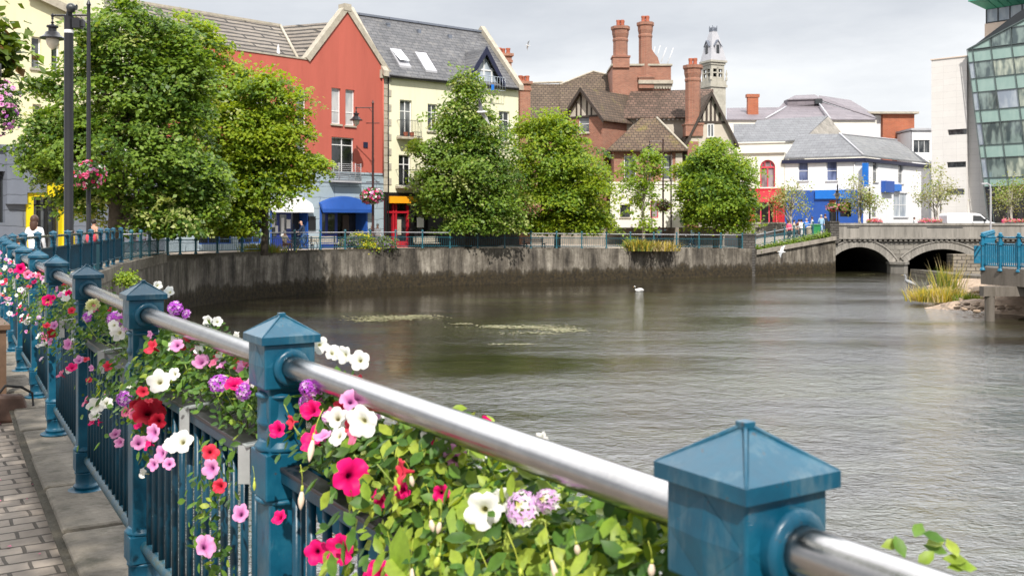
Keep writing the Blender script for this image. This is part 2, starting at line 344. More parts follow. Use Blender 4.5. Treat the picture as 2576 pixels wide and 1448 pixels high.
plain('bag_leather',(.10,.055,.04),.6,0,.3,8); plain('wood_table',(.13,.075,.045),.6,0,.35,7)
plain('rubber',(.012,.012,.013),.7); plain('chrome',(.6,.6,.6),.25,1)
plain('van_white',(.80,.80,.82),.25,0,.02,coat=.5); plain('green_bin',(.02,.22,.07),.5); plain('feather_white',(.75,.75,.74),.8,0,.08); plain('feather_grey',(.30,.31,.33),.8,0,.15)
plain('pot_wicker',(.08,.06,.03),.9,0,.3,9); plain('soil',(.03,.022,.015),.95)
glassmat('window_glass',(.035,.04,.048),cur=(.16,.17,.18)); glassmat('window_dark',(.008,.009,.011),cur=(.03,.032,.035)); glassmat('window_blind',(.30,.32,.34),rough=.12,cur=(.5,.5,.5))
glassmat('window_blue',(.05,.07,.16),cur=(.16,.20,.36)); glassmat('window_pinkish',(.16,.10,.11),cur=(.34,.30,.32)); glassmat('skylight',(.62,.64,.66),rough=.1)
glassmat('spandrel',(.29,.42,.385),rough=.2,spec=.6,cur=(.33,.46,.42)); glassmat('tower_window',(.06,.09,.095),rough=.05,spec=1,cur=(.24,.31,.29)); glassmat('tower_curtain',(.16,.20,.18),rough=.1,cur=(.50,.54,.44)); glassmat('sash_pale',(.42,.47,.52),rough=.1,cur=(.28,.33,.40))
leafmat('lime_leaf',(0.13, 0.235, 0.03),(0.26, 0.375, 0.065),0.46); leafmat('lime_leaf_pale',(0.34, 0.4, 0.11),(0.46, 0.5, 0.2),0.4); leafmat('yellow_leaf',(0.24, 0.35, 0.022),(0.38, 0.46, 0.04),0.52); leafmat('mid_leaf',(0.155, 0.28, 0.027),(0.3, 0.42, 0.05),0.5)
leafmat('deep_leaf',(0.055, 0.125, 0.02),(0.11, 0.19, 0.03),0.42); leafmat('birch_leaf',(0.28, 0.31, 0.12),(0.44, 0.45, 0.22),0.45); leafmat('hedge_leaf',(.09,.17,.02),(.20,.27,.03),.4); leafmat('grass_blade',(.44,.33,.035),(.56,.46,.10),.35); leafmat('green_blade',(.12,.18,.03),(.24,.27,.06),.35)
leafmat('straw_blade',(.42,.33,.16),(.50,.42,.26),.3); leafmat('olive_leaf',(.13,.12,.02),(.22,.19,.04),.35); leafmat('silver_leaf',(.18,.20,.15),(.30,.31,.26),.3); leafmat('yellow_bloom',(.62,.52,.02),(.75,.68,.06),.3); leafmat('lilac_bloom',(.22,.18,.36),(.34,.28,.45),.3)
leafmat('maple_leaf',(.05,.10,.015),(.12,.17,.02),.4); leafmat('russet_leaf',(.12,.06,.03),(.16,.09,.03),.35); leafmat('plum_leaf',(.035,.02,.02),(.09,.045,.035),.25)
leafmat('petunia_leaf',(0.055, 0.145, 0.02),(0.14, 0.26, 0.035),0.32,.5,True); leafmat('fresh_leaf',(0.22, 0.35, 0.035),(0.4, 0.49, 0.07),0.4,.45,True); leafmat('dark_petunia_leaf',(0.03, 0.085, 0.018),(0.07, 0.15, 0.028),0.28,.45,True); leafmat('broad_leaf',(0.16, 0.3, 0.07),(0.28, 0.42, 0.15),0.32,.4,True)
petal('petal_white',(.86,.85,.82),(.84,.84,.76),(.50,.46,.12)); petal('petal_cream',(.80,.80,.52),(.74,.76,.38),(.45,.5,.1)); petal('petal_magenta',(.80,.006,.17),(.68,.004,.13),(.10,.0,.03)); petal('petal_pink',(.76,.34,.60),(.68,.22,.52),(.16,.003,.12))
petal('petal_coral',(.75,.05,.09),(.68,.03,.07),(.30,.01,.02)); petal('petal_crimson',(.34,.004,.02),(.26,.002,.015),(.05,0,.005)); petal('petal_violet',(.52,.10,.62),(.42,.05,.52),(.62,.35,.70),rad=.009); petal('petal_lilac',(.78,.48,.80),(.66,.32,.72),(.85,.75,.85),rad=.009); petal('petal_rose',(.80,.20,.34),(.74,.14,.28),(.3,.02,.06))
plain('bud_pink',(.78,.62,.50),.5,0,.1); plain('bud_green',(.42,.48,.06),.5,0,.1); plain('stem_green',(.22,.30,.05),.6)
# paving laid square to the kerb
brickmat('pavers',(.37,.315,.265),(.285,.24,.20),(.095,.08,.065),bw=.205,bh=.135,ms=.010,mode='flat',var=.3,rough=.9,bmp=.7,stain=(.17,.14,.115))
def quaymat():
    m,nt,b=nodes('quay_wall'); t=nt.nodes.new('ShaderNodeTexCoord'); s=nt.nodes.new('ShaderNodeSeparateXYZ'); L(nt,t.outputs['Object'],s.inputs[0])
    v=coords(nt,(1.15,1.15,.17)); n=N(nt,'ShaderNodeTexNoise',Scale=1.0,Detail=10.0,Roughness=.74,Distortion=.5); L(nt,v,n.inputs['Vector'])
    c=ramp(nt,n.outputs[0],[(.36,(.035,.03,.026)),(.49,(.135,.118,.10)),(.66,(.33,.30,.26))])
    n2=N(nt,'ShaderNodeTexNoise',Scale=1.3,Detail=9.0,Roughness=.75); L(nt,coords(nt,(1.3,1.3,.35)),n2.inputs['Vector'])
    # tide weed up to an uneven line above the water
    a=N(nt,'ShaderNodeMath',operation='MULTIPLY_ADD'); a.inputs[1].default_value=1.9; L(nt,n2.outputs[0],a.inputs[0]); 
    sb=N(nt,'ShaderNodeMath',operation='SUBTRACT'); L(nt,s.outputs[2],sb.inputs[0]); sb.inputs[1].default_value=-2.7
    ng=N(nt,'ShaderNodeMath',operation='MULTIPLY'); ng.inputs[1].default_value=-1; L(nt,sb.outputs[0],ng.inputs[0]); L(nt,ng.outputs[0],a.inputs[2])
    f=ramp(nt,a.outputs[0],[(0.0,(0,0,0)),(.12,(.75,.75,.75)),(.4,(1,1,1))])
    n3=N(nt,'ShaderNodeTexNoise',Scale=5.0,Detail=6.0,Roughness=.7); L(nt,t.outputs['Object'],n3.inputs['Vector'])
    weed=ramp(nt,n3.outputs[0],[(.35,(.010,.008,.005)),(.62,(.045,.032,.014)),(.8,(.13,.085,.03))])
    nm_=N(nt,'ShaderNodeTexNoise',Scale=.9,Detail=10.0,Roughness=.8); L(nt,t.outputs['Object'],nm_.inputs['Vector']); c=mixc(nt,1.0,c,ramp(nt,nm_.outputs[0],[(.36,(.42,.40,.36)),(.6,(1.15,1.15,1.12))]),'MULTIPLY'); c=mixc(nt,f,c,weed)
    # moss hanging from the top edge
    a2=N(nt,'ShaderNodeMath',operation='MULTIPLY_ADD'); a2.inputs[1].default_value=1.45; L(nt,n.outputs[0],a2.inputs[0]); z2=N(nt,'ShaderNodeMath',operation='MULTIPLY_ADD'); z2.inputs[1].default_value=1.0; z2.inputs[2].default_value=-.42; L(nt,s.outputs[2],z2.inputs[0]); L(nt,z2.outputs[0],a2.inputs[2])
    f2=ramp(nt,a2.outputs[0],[(0.0,(0,0,0)),(.14,(.85,.85,.85))]); c=mixc(nt,f2,c,(.040,.033,.018))
    L(nt,c,b.inputs['Base Color']); b.inputs['Roughness'].default_value=.92
    n4=N(nt,'ShaderNodeTexNoise',Scale=6.0,Detail=8.0,Roughness=.7); L(nt,t.outputs['Object'],n4.inputs['Vector']); bump(nt,b,n4.outputs[0],.7,.06)
quaymat()
plain('grey_concrete',(.27,.24,.205),.92,0,.35,1.2,.3,stain=(.09,.08,.07),stainamt=.6,streak=True)
brickmat('bridge_stone',(.30,.28,.25),(.21,.195,.175),(.10,.09,.08),bw=.75,bh=.36,ms=.02,var=.4,rough=.92,bmp=.6,stain=(.085,.08,.065),stainlo=.5)
plain('bridge_smooth',(.26,.242,.218),.9,0,.3,1.2,.3,stain=(.09,.085,.075),stainamt=.7,streak=True)
plain('bridge_dark',(.03,.028,.026),.95,0,.3,1)  # shade under the arches put into the stone colour
brickmat('rubble_stone',(.36,.31,.25),(.25,.215,.175),(.10,.085,.07),bw=.6,bh=.3,ms=.03,var=.4,rough=.95,bmp=.9,stain=(.12,.11,.07))
brickmat('dark_rubble',(.13,.12,.11),(.09,.083,.077),(.05,.045,.04),bw=.5,bh=.2,ms=.03,var=.4,rough=.95,bmp=.9)
def watermat():
    m,nt,b=nodes('river_water')
    v=coords(nt,(.75,.85,1),(0,0,R(-25)))
    nd=N(nt,'ShaderNodeTexNoise',Scale=.22,Detail=4.0,Roughness=.6); L(nt,coords(nt,(.5,1.5,1),(0,0,R(-20))),nd.inputs['Vector'])
    c=ramp(nt,nd.outputs[0],[(.35,(.014,.011,.008)),(.52,(.027,.024,.014)),(.68,(.045,.047,.020))])
    # pale weed streaks trailing under the surface
    nw=N(nt,'ShaderNodeTexNoise',Scale=1.0,Detail=7.0,Roughness=.75,Distortion=.6); L(nt,coords(nt,(.5,5.0,1),(0,0,R(-32))),nw.inputs['Vector'])
    ng=N(nt,'ShaderNodeTexNoise',Scale=.13,Detail=3.0); L(nt,coords(nt),ng.inputs['Vector'])
    mu=N(nt,'ShaderNodeMath',operation='MULTIPLY'); L(nt,ramp(nt,nw.outputs[0],[(.56,(0,0,0)),(.68,(1,1,1))]),mu.inputs[0]); L(nt,ramp(nt,ng.outputs[0],[(.45,(0,0,0)),(.62,(.55,.55,.55))]),mu.inputs[1])
    c=mixc(nt,mu.outputs[0],c,(.16,.15,.06))
    L(nt,c,b.inputs['Base Color']); b.inputs['Roughness'].default_value=.05; b.inputs['IOR'].default_value=1.8; b.inputs['Specular IOR Level'].default_value=.5
    n1=N(nt,'ShaderNodeTexNoise',Scale=2.1,Detail=6.0,Roughness=.62,Distortion=.5); L(nt,v,n1.inputs['Vector'])
    n2=N(nt,'ShaderNodeTexNoise',Scale=.55,Detail=3.0,Roughness=.5); L(nt,v,n2.inputs['Vector'])
    n0=N(nt,'ShaderNodeTexNoise',Scale=.11,Detail=3.0); L(nt,coords(nt,(.5,1.6,1),(0,0,R(-20))),n0.inputs['Vector'])
    amp=ramp(nt,n0.outputs[0],[(.36,(.3,.3,.3)),(.6,(1.2,1.2,1.2))])
    n5=N(nt,'ShaderNodeTexNoise',Scale=6.0,Detail=4.0,Roughness=.6,Distortion=.8); L(nt,coords(nt,(.7,1.3,1),(0,0,R(18))),n5.inputs['Vector'])
    n6=N(nt,'ShaderNodeMath',operation='MULTIPLY_ADD'); n6.inputs[1].default_value=.4; L(nt,n5.outputs[0],n6.inputs[0]); L(nt,n1.outputs[0],n6.inputs[2])
    ml=N(nt,'ShaderNodeMath',operation='MULTIPLY'); L(nt,n6.outputs[0],ml.inputs[0]); L(nt,amp,ml.inputs[1])
    ad=N(nt,'ShaderNodeMath',operation='MULTIPLY_ADD'); ad.inputs[1].default_value=.25; L(nt,n2.outputs[0],ad.inputs[0]); L(nt,ml.outputs[0],ad.inputs[2])
    tx=nt.nodes.new('ShaderNodeTexCoord'); sx=nt.nodes.new('ShaderNodeSeparateXYZ'); L(nt,tx.outputs['Object'],sx.inputs[0])
    dq=N(nt,'ShaderNodeMath',operation='MULTIPLY_ADD'); dq.inputs[1].default_value=-.42; L(nt,sx.outputs[1],dq.inputs[0]); L(nt,sx.outputs[0],dq.inputs[2])
    mr=N(nt,'ShaderNodeMapRange'); mr.inputs[1].default_value=-34; mr.inputs[2].default_value=-4; mr.inputs[3].default_value=.18; mr.inputs[4].default_value=1.0; L(nt,dq.outputs[0],mr.inputs[0])
    fm=N(nt,'ShaderNodeMath',operation='MULTIPLY'); L(nt,ad.outputs[0],fm.inputs[0]); L(nt,mr.outputs[0],fm.inputs[1]); bump(nt,b,fm.outputs[0],1.0,.052)
watermat()
# ------------------------------------------------------------------ sky, sun, camera
SUN=Vector((.10,-.76,.80)).normalized()
def world():
    w=bpy.data.worlds.new('World'); bpy.context.scene.world=w; w.use_nodes=True; nt=w.node_tree
    for n in list(nt.nodes): nt.nodes.remove(n)
    out=nt.nodes.new('ShaderNodeOutputWorld'); bg=nt.nodes.new('ShaderNodeBackground'); b2=nt.nodes.new('ShaderNodeBackground'); mx=nt.nodes.new('ShaderNodeMixShader')
    sky=nt.nodes.new('ShaderNodeTexSky'); sky.sky_type='NISHITA'; sky.sun_disc=False; sky.sun_elevation=math.asin(SUN.z); sky.sun_rotation=math.atan2(SUN.x,SUN.y)
    L(nt,sky.outputs[0],bg.inputs[0]); bg.inputs[1].default_value=.1
    t=nt.nodes.new('ShaderNodeTexCoord'); s=nt.nodes.new('ShaderNodeSeparateXYZ'); L(nt,t.outputs['Generated'],s.inputs[0])
    mp=N(nt,'ShaderNodeMapping'); mp.inputs['Scale'].default_value=(2.2,2.2,7.5); mp.inputs['Location'].default_value=(.3,.1,.2); L(nt,t.outputs['Generated'],mp.inputs[0])
    n=N(nt,'ShaderNodeTexNoise',Scale=1.0,Detail=7.0,Roughness=.52,Distortion=.3); L(nt,mp.outputs[0],n.inputs['Vector'])
    # a grey deck of cloud overhead with a pale band under it
    ma=N(nt,'ShaderNodeMath',operation='MULTIPLY_ADD'); ma.inputs[1].default_value=.22; L(nt,n.outputs[0],ma.inputs[0]); L(nt,s.outputs[2],ma.inputs[2])
    c=ramp(nt,ma.outputs[0],[(.12,(.83,.84,.85)),(.25,(.83,.84,.85)),(.30,(.64,.66,.69)),(.42,(.62,.64,.67)),(.6,(.80,.81,.82))])
    n2=N(nt,'ShaderNodeTexNoise',Scale=2.6,Detail=8.0,Roughness=.6); L(nt,mp.outputs[0],n2.inputs['Vector'])
    c=mixc(nt,1.0,c,ramp(nt,n2.outputs[0],[(.3,(.87,.88,.90)),(.62,(1.03,1.03,1.03))]),'MULTIPLY')
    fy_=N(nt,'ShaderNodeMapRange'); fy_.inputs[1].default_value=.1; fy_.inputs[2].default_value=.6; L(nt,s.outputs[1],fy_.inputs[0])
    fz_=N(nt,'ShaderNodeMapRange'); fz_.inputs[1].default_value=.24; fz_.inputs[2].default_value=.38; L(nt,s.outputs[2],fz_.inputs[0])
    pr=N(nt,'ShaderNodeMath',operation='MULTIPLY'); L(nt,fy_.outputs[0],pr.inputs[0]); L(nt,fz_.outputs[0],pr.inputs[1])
    st_=N(nt,'ShaderNodeMath',operation='MULTIPLY_ADD'); st_.inputs[1].default_value=3.6; st_.inputs[2].default_value=1.0; L(nt,pr.outputs[0],st_.inputs[0])  # added brightness in the unseen sky ahead, for the river to reflect
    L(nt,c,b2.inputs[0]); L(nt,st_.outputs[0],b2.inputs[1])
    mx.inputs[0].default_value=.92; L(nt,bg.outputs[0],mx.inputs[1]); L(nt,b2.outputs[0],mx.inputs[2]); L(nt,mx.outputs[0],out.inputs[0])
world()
sd=bpy.data.lights.new('sun','SUN'); sd.energy=4.5; sd.angle=R(.7); sd.color=(1,.95,.87); so=bpy.data.objects.new('sun',sd); C.objects.link(so); so.rotation_euler=SUN.to_track_quat('Z','Y').to_euler(); so.location=(20,-20,40)
cd=bpy.data.cameras.new('camera'); cam=bpy.data.objects.new('camera',cd); C.objects.link(cam); cam.location=(0,0,CAMZ); cam.rotation_euler=(R(90),0,0)
cd.lens=36*FX/2576; cd.sensor_width=36; cd.shift_y=-(724-VH)/2576; cd.clip_start=.05; cd.clip_end=3000
cd.dof.use_dof=True; cd.dof.focus_distance=8.0; cd.dof.aperture_fstop=9
sc=bpy.context.scene; sc.camera=cam; sc.view_settings.view_transform='Standard'; sc.view_settings.look='None'; sc.view_settings.exposure=.3; sc.view_settings.gamma=1
sc.render.engine='CYCLES'; sc.cycles.use_denoising=True; sc.cycles.max_bounces=7; sc.cycles.caustics_reflective=False; sc.cycles.caustics_refractive=False; sc.cycles.sample_clamp_indirect=6

plain('mullion_grey',(.10,.13,.13),.4,0,.1)

plain('deck_concrete',(.15,.13,.11),.92,0,.3,1.2,.3,stain=(.06,.05,.035),stainamt=.8,streak=True)
# ------------------------------------------------------------------ the bank line
ZW=-2.7
BP=[(5.2,-6.5),(2.15,-1.68),(1.22,-.21),(.296,1.26),(-.634,2.73),(-1.559,4.2),(-2.422,5.67),(-3.27,7.14),(-4.10,8.61),(-4.95,10.08),(-5.78,11.55),(-7.6,14.9),(-9.3,18.3),(-10.6,21.8),(-11.9,27),(-13.0,31.5),(-14.1,35.5),(-15.3,41.5),(-16.1,46.5),(-15.9,51.5),(-13.3,57),(-7.44,64.4),(.33,68.9),(9.1,73.2),(19.1,78)]
def cr(p0,p1,p2,p3,t): return tuple(.5*(2*b+(c-a)*t+(2*a-5*b+4*c-d)*t*t+(3*b-a-3*c+d)*t**3) for a,b,c,d in zip(p0,p1,p2,p3))
def spline(pts,n=12):
    o=[]
    for i in range(len(pts)-1):
        a=pts[max(i-1,0)];b=pts[i];c=pts[i+1];d=pts[min(i+2,len(pts)-1)]
        o+=[Vector(cr(a,b,c,d,k/n)) for k in range(n)]
    return o+[Vector(pts[-1])]
BL=spline(BP)
def zb(d): return float(np.interp(d,[-50,36,47,51.5,57,64.6,68.7,73,78,120],[0,0,-.1,-.18,-.2,-.27,-.39,-.52,-.67,-.7]))
def offs(line,o):
    r=[]
    for i,p in enumerate(line):
        t=(line[min(i+1,len(line)-1)]-line[max(i-1,0)]).normalized(); r.append(p+Vector((-t.y,t.x))*o)
    return r
def resample(line,step,start=0.0):
    o=[];acc=-start
    for a,b in zip(line,line[1:]):
        l=(b-a).length; s=0.0
        while acc+ (l-s)>=0 and True:
            if acc<0: need=-acc
            else: need=0
            if need>l-s: break
            s+=need; o.append(a.lerp(b,s/l)); acc=-step
        acc+=l-s
    return o
# quay wall, kerb, promenade, water
wl=offs(BL,-.17); wl2=offs(BL,.25); m=MB()
for i in range(len(BL)-1):
    a,b=wl[i],wl[i+1]; za,zc=zb(BL[i].y)+.11,zb(BL[i+1].y)+.11
    m.add([(a.x,a.y,-3.4),(b.x,b.y,-3.4),(b.x,b.y,zc),(a.x,a.y,za)],[(0,1,2,3)])
    c,d=wl2[i],wl2[i+1]
    m.add([(a.x,a.y,za),(b.x,b.y,zc),(d.x,d.y,zc),(c.x,c.y,za)],[(0,1,2,3)])
tag(m.build('quay_wall','quay_wall'),'long weed stained concrete quay wall curving along the river edge','wall')
k0=offs(BL,.22); k1=offs(BL,-.2); krng=[i for i in range(len(BL)) if BL[i].y<46 and BL[i].y>-3]
kline=[BL[i] for i in krng]; m=MB(); kp=resample(kline,.92)
for i in range(len(kp)-1):
    a,b=kp[i],kp[i+1]; t=(b-a).normalized(); nn=Vector((-t.y,t.x)); g=.012
    h=.125+rnd.uniform(-.008,.008); w=.215+rnd.uniform(-.012,.012); q=[a+t*g+nn*w,b-t*g+nn*w,b-t*g-nn*.2,a+t*g-nn*.2]
    m.prismz([(p.x,p.y) for p in q],-.3,h)
tag(m.build('kerb','kerb_stone',bev=.022),kind='structure')
land=[]
OUT={}
for i,p in enumerate(BL):
    y=p.y
    if y<36: o=(-48,y*1.15-12)
    else:
        o=(float(np.interp(y,[36,47,51.5,57,64.5,69,73,78],[-48,-62,-62,-50,-20,-4,8,19.3])),float(np.interp(y,[36,47,51.5,57,64.5,69,73,78],[29.4,62,85,100,110,108,104,96])))
    land.append(o)
m=MB(); il=offs(BL,.2)
for i in range(len(BL)-1):
    za,zc=zb(BL[i].y),zb(BL[i+1].y)
    m.add([(il[i].x,il[i].y,za),(land[i][0],land[i][1],za),(land[i+1][0],land[i+1][1],zc),(il[i+1].x,il[i+1].y,zc)],[(0,1,2,3)])
tag(m.build('promenade','sand_paving',fix=False),kind='structure')
# block paving beside the near kerb, laid square to it
t0=(BL[5*12]-BL[3*12]).normalized(); ang=math.atan2(t0.y,t0.x)-R(90)
pv=MB(); pl=[Vector((p.x,p.y)) for p in kline if p.y<30]
ca,sa=math.cos(-ang),math.sin(-ang)
lo=offs(pl,.2)
loc=[(p.x*ca-p.y*sa,p.x*sa+p.y*ca) for p in lo]
for a,b in zip(loc,loc[1:]): pv.add([(a[0],a[1],.004),(b[0],b[1],.004),(b[0]-9,b[1],.004),(a[0]-9,a[1],.004)],[(0,1,2,3)])
o=pv.build('pavement','pavers',fix=False); o.rotation_euler=(0,0,ang); tag(o,kind='structure')
m=MB().add([(-40,-40,ZW),(140,-40,ZW),(140,98,ZW),(-40,98,ZW)],[(0,1,2,3)]); tag(m.build('river_water','river_water'),kind='structure')
m=MB().add([(-900,-300,-3.45),(900,-300,-3.45),(900,1500,-3.45),(-900,1500,-3.45)],[(0,1,2,3)]); tag(m.build('ground','asphalt'),kind='structure')
m=MB().prismz([(22,93),(26.2,93),(26.2,97),(54,97),(54,82.6),(75,82.4),(140,70),(300,60),(500,700),(-300,700),(-300,140),(-60,140),(-20,112),(1,106),(1,93)],-3.4,.34)
tag(m.build('street','asphalt'),kind='structure')
# ------------------------------------------------------------------ the near railing
SP=1.737
near=[p for p in BL if p.y>=-1.75]
posts=resample(near,SP)
i0=min(range(len(posts)),key=lambda i:(posts[i]-Vector((.296,1.26))).length)
shift=posts[i0]; 
posts=resample([p for p in BL if p.y>=1.26-1e-6],SP); posts=[Vector((2.15,-1.68)),Vector((1.22,-.21))]+posts
posts=[p for p in posts if p.y<36.3]; NP=len(posts)
rail=empty('riverside_railing',(posts[2].x,posts[2].y,.12),0,'blue iron railing with pyramid capped posts and polished steel handrail, hung with flower troughs','railing')
ro=rail.location
def tang(i):
    a=posts[max(i-1,0)];b=posts[min(i+1,NP-1)]; return (b-a).normalized()
def postmesh():
    m=MB(); w=.062
    m.box(-.052,.052,-.052,.052,.16,1.2)             # shaft
    m.lathe([(.105,0),(.105,.012),(.07,.02)],seg=16)
    m.lathe([(.066,.02),(.074,.035),(.060,.05),(.060,.10),(.068,.11),(.060,.12)],seg=16)
    m.box(-.066,.066,-.066,.066,.12,.235); m.lathe([(.07,.235),(.074,.245),(.06,.265)],seg=16)
    m.box(-.066,.066,-.066,.066,.80,.925); m.lathe([(.06,.78),(.074,.79),(.07,.80)],seg=16); m.lathe([(.07,.925),(.074,.935),(.06,.955)],seg=16)
    m.lathe([(.056,.98),(.068,1.0),(.060,1.02),(.058,1.06),(.072,1.075),(.060,1.085)],seg=16)
    # head block with faceted sides
    h=.070; z0,z1=1.098,1.218
    m.box(-h,h,-h,h,z0,z1)
    for s in (-1,1):
        for ax in (0,1):
            zc=(z0+z1)/2
            def q(a,b,c): return (s*a,b,c) if ax==0 else (b,s*a,c)
            e=.006
            m.add([q(h+.0005,-h*.95,zc),q(h+.0005,0,z1-.006),q(h+.0005,h*.95,zc),q(h+.0005,0,z0+.006),q(h+e,0,zc)],[(0,1,4),(1,2,4),(2,3,4),(3,0,4)])
    # sockets that take the rails
    for s in (-1,1):
        ring=[]
        for r_,y in ((.050,h),(.050,h+.018),(.040,h+.024),(.0315,h+.022)):
            ring.append((r_,y))
        v=[];f=[]
        for r_,y in ring:
            for k in range(16):
                a=2*math.pi*k/16; v.append((r_*math.cos(a),s*y,1.156+r_*math.sin(a)))
        for i in range(3):
            for k in range(16): f.append((i*16+k,i*16+(k+1)%16,(i+1)*16+(k+1)%16,(i+1)*16+k))
        m.add(v,f,0,True)
    return m
def capmesh():
    m=MB(); w=.082
    m.box(-w,w,-w,w,1.218,1.239)
    m.add([(-w,-w,1.239),(w,-w,1.239),(w,w,1.239),(-w,w,1.239),(0,0,1.291)],[(0,1,4),(1,2,4),(2,3,4),(3,0,4)])
    for sx in (-1,1):
        for sy in (-1,1): m.tube([(sx*w*.97,sy*w*.97,1.238),(0,0,1.2925)],.0032,6)
    m.box(-.009,.009,-.009,.009,1.286,1.2955)
    return m
pm=None
for i,p in enumerate(posts):
    t=tang(i); rz=math.atan2(t.y,t.x)-R(90)
    if pm is None:
        pm=postmesh().build('post',['railing_blue_worn'],rail,bev=.004); cp=capmesh().build('cap','railing_blue_worn',pm,bev=.003)
        o=pm
    else: o=copy_tree(pm,rail)
    o.location=(p.x-ro.x,p.y-ro.y,0); o.rotation_euler=(0,0,rz)
    if o is not pm and i in (4,5,6): pass
def V3(p,z): return (p.x-ro.x,p.y-ro.y,z)
balm=None; rest=MB(); nb=0
for i in range(NP-1):
    a,b=posts[i],posts[i+1]; t=(b-a).normalized()
    MB().tube([V3(a+t*.06,1.156),V3(b-t*.06,1.156)],.031,20).build('handrail','steel_rail',rail)
    mid=MB(); mid.bar(V3(a+t*.065,.862),V3(b-t*.065,.862),.05,.03); mid.bar(V3(a+t*.065,.8835),V3(b-t*.065,.8835),.056,.012,1); mid.build('mid_rail',['railing_blue','dark_strip'],rail,bev=.003)
    MB().tube([V3(a+t*.065,.19),V3(b-t*.065,.19)],.026,12).build('bottom_rail','railing_blue_moss',rail)
    n=15
    for k in range(n):
        q=a+t*(.065+(SP-.13)*(k+.5)/n)
        if i>=2 and nb<100:
            if balm is None: balm=MB().tube([(0,0,.205),(0,0,.85)],.0125,8).build('baluster','railing_blue',rail); o=balm
            else: o=balm.copy(); C.objects.link(o)
            o.location=V3(q,0); nb+=1
        else:
            x,y,_=V3(q,0); rest.tube([(x,y,.205),(x,y,.85)],.0125,5,caps=False)
tag(rest.build('baluster_row','railing_blue',rail,fix=False),kind='stuff')
# ------------------------------------------------------------------ flowers
def leafT(w=.55,fold=.12,curl=.18):
    v=np.array([(0,0,0),(-w*.42,.30,0),(-w*.46,.62,-curl*.4),(0,1,-curl),(w*.46,.62,-curl*.4),(w*.42,.30,0),(0,.30,-fold),(0,.64,-fold-curl*.4)],float)
    f=np.array([(0,5,6,1),(1,6,7,2),(6,5,4,7),(2,7,4,3)]); return v,f
def scatter(T,pos,nrm,size,seed=0,tdir=None):
    v,f=T; r=np.random.RandomState(seed); n=len(pos); pos=np.asarray(pos,float); nrm=np.asarray(nrm,float); nrm/= (np.linalg.norm(nrm,axis=1,keepdims=True)+1e-9)
    d=r.normal(size=(n,3)) if tdir is None else np.asarray(tdir,float)+r.normal(size=(n,3))*.35
    y=d-(d*nrm).sum(1,keepdims=True)*nrm; y/=np.linalg.norm(y,axis=1,keepdims=True)+1e-9; x=np.cross(y,nrm)
    s=np.asarray(size).reshape(-1,1,1) if np.ndim(size) else np.full((n,1,1),size)
    V=pos[:,None,:]+s*(v[None,:,0:1]*x[:,None,:]+v[None,:,1:2]*y[:,None,:]+v[None,:,2:3]*nrm[:,None,:])
    F=f[None]+ (np.arange(n)*len(v))[:,None,None]
    return V.reshape(-1,3),F.reshape(-1,f.shape[1])
def petunia(seed=0,rad=.036):
    r=random.Random(seed); n=30; rings=[(.10,-.75),(.2,-.30),(.5,-.02),(.8,.06),(1.0,.02)]
    ph=r.uniform(0,6); m=MB(); v=[];f=[]
    for j,(q,z) in enumerate(rings):
        for k in range(n):
            a=2*math.pi*k/n; lob=1-.13*(abs(math.sin(2.5*a+.2))<.22)*(q>.7)-.05*math.cos(5*a)*q+ (r.uniform(-.03,.03) if q>.7 else 0)
            ruf=(.10*math.sin(5*a+ph)+.06*math.sin(11*a+ph*2)+r.uniform(-.03,.03))*(q**2)
            v.append((rad*q*lob*math.cos(a),rad*q*lob*math.sin(a),rad*(z+ruf)))
    for j in range(len(rings)-1):
        for k in range(n): f.append((j*n+k,j*n+(k+1)%n,(j+1)*n+(k+1)%n,(j+1)*n+k))
    f.append(tuple(range(n))); m.add(v,f,0,True); return m
def verbena(seed=0):
    r=random.Random(seed); m=MB()
    for i in range(26):
        a=i*2.4; q=math.sqrt((i+.5)/26); th=q*1.25; c=Vector((math.sin(th)*math.cos(a),math.sin(th)*math.sin(a),math.cos(th)*.8))*.026
        nn=c.normalized(); x=nn.orthogonal().normalized(); y=nn.cross(x); v=[c];f=[]
        for k in range(10):
            w=2*math.pi*k/10+r.uniform(0,.3); rr=.0098 if k%2==0 else .0045; v.append(c+(x*math.cos(w)+y*math.sin(w))*rr+nn*r.uniform(0,.003))
        f=[(0,1+k,1+(k+1)%10) for k in range(10)]; m.add(v,f,i%3==0,False)
    return m
def double_bloom(seed=0):
    r=random.Random(seed); m=MB()
    for i in range(24):
        a=i*2.4; q=.15+.85*math.sqrt(i/24); tilt=q*1.15; c=Vector((math.cos(a)*q*.012,math.sin(a)*q*.012,.01*(1-q)))
        d=Vector((math.cos(a)*math.sin(tilt),math.sin(a)*math.sin(tilt),math.cos(tilt))); s=Vector((-math.sin(a),math.cos(a),0)); l=.024
        m.add([c,c+d*l*.6-s*l*.45,c+d*l+s*r.uniform(-.006,.006),c+d*l*.6+s*l*.45],[(0,1,2,3)],0,True)
    return m
def bud():
    m=MB(); m.lathe([(.0008,0),(.004,.004),(.0085,.014),(.0095,.024),(.006,.036),(.0028,.042)],(0,0,-.046),10,0); m.lathe([(.0035,-.006),(.0045,0),(.003,.008)],(0,0,0),8,1); m.tube([(0,0,.004),(.004,0,.03),(.014,0,.055)],.0012,5,1); return m
BLO={}
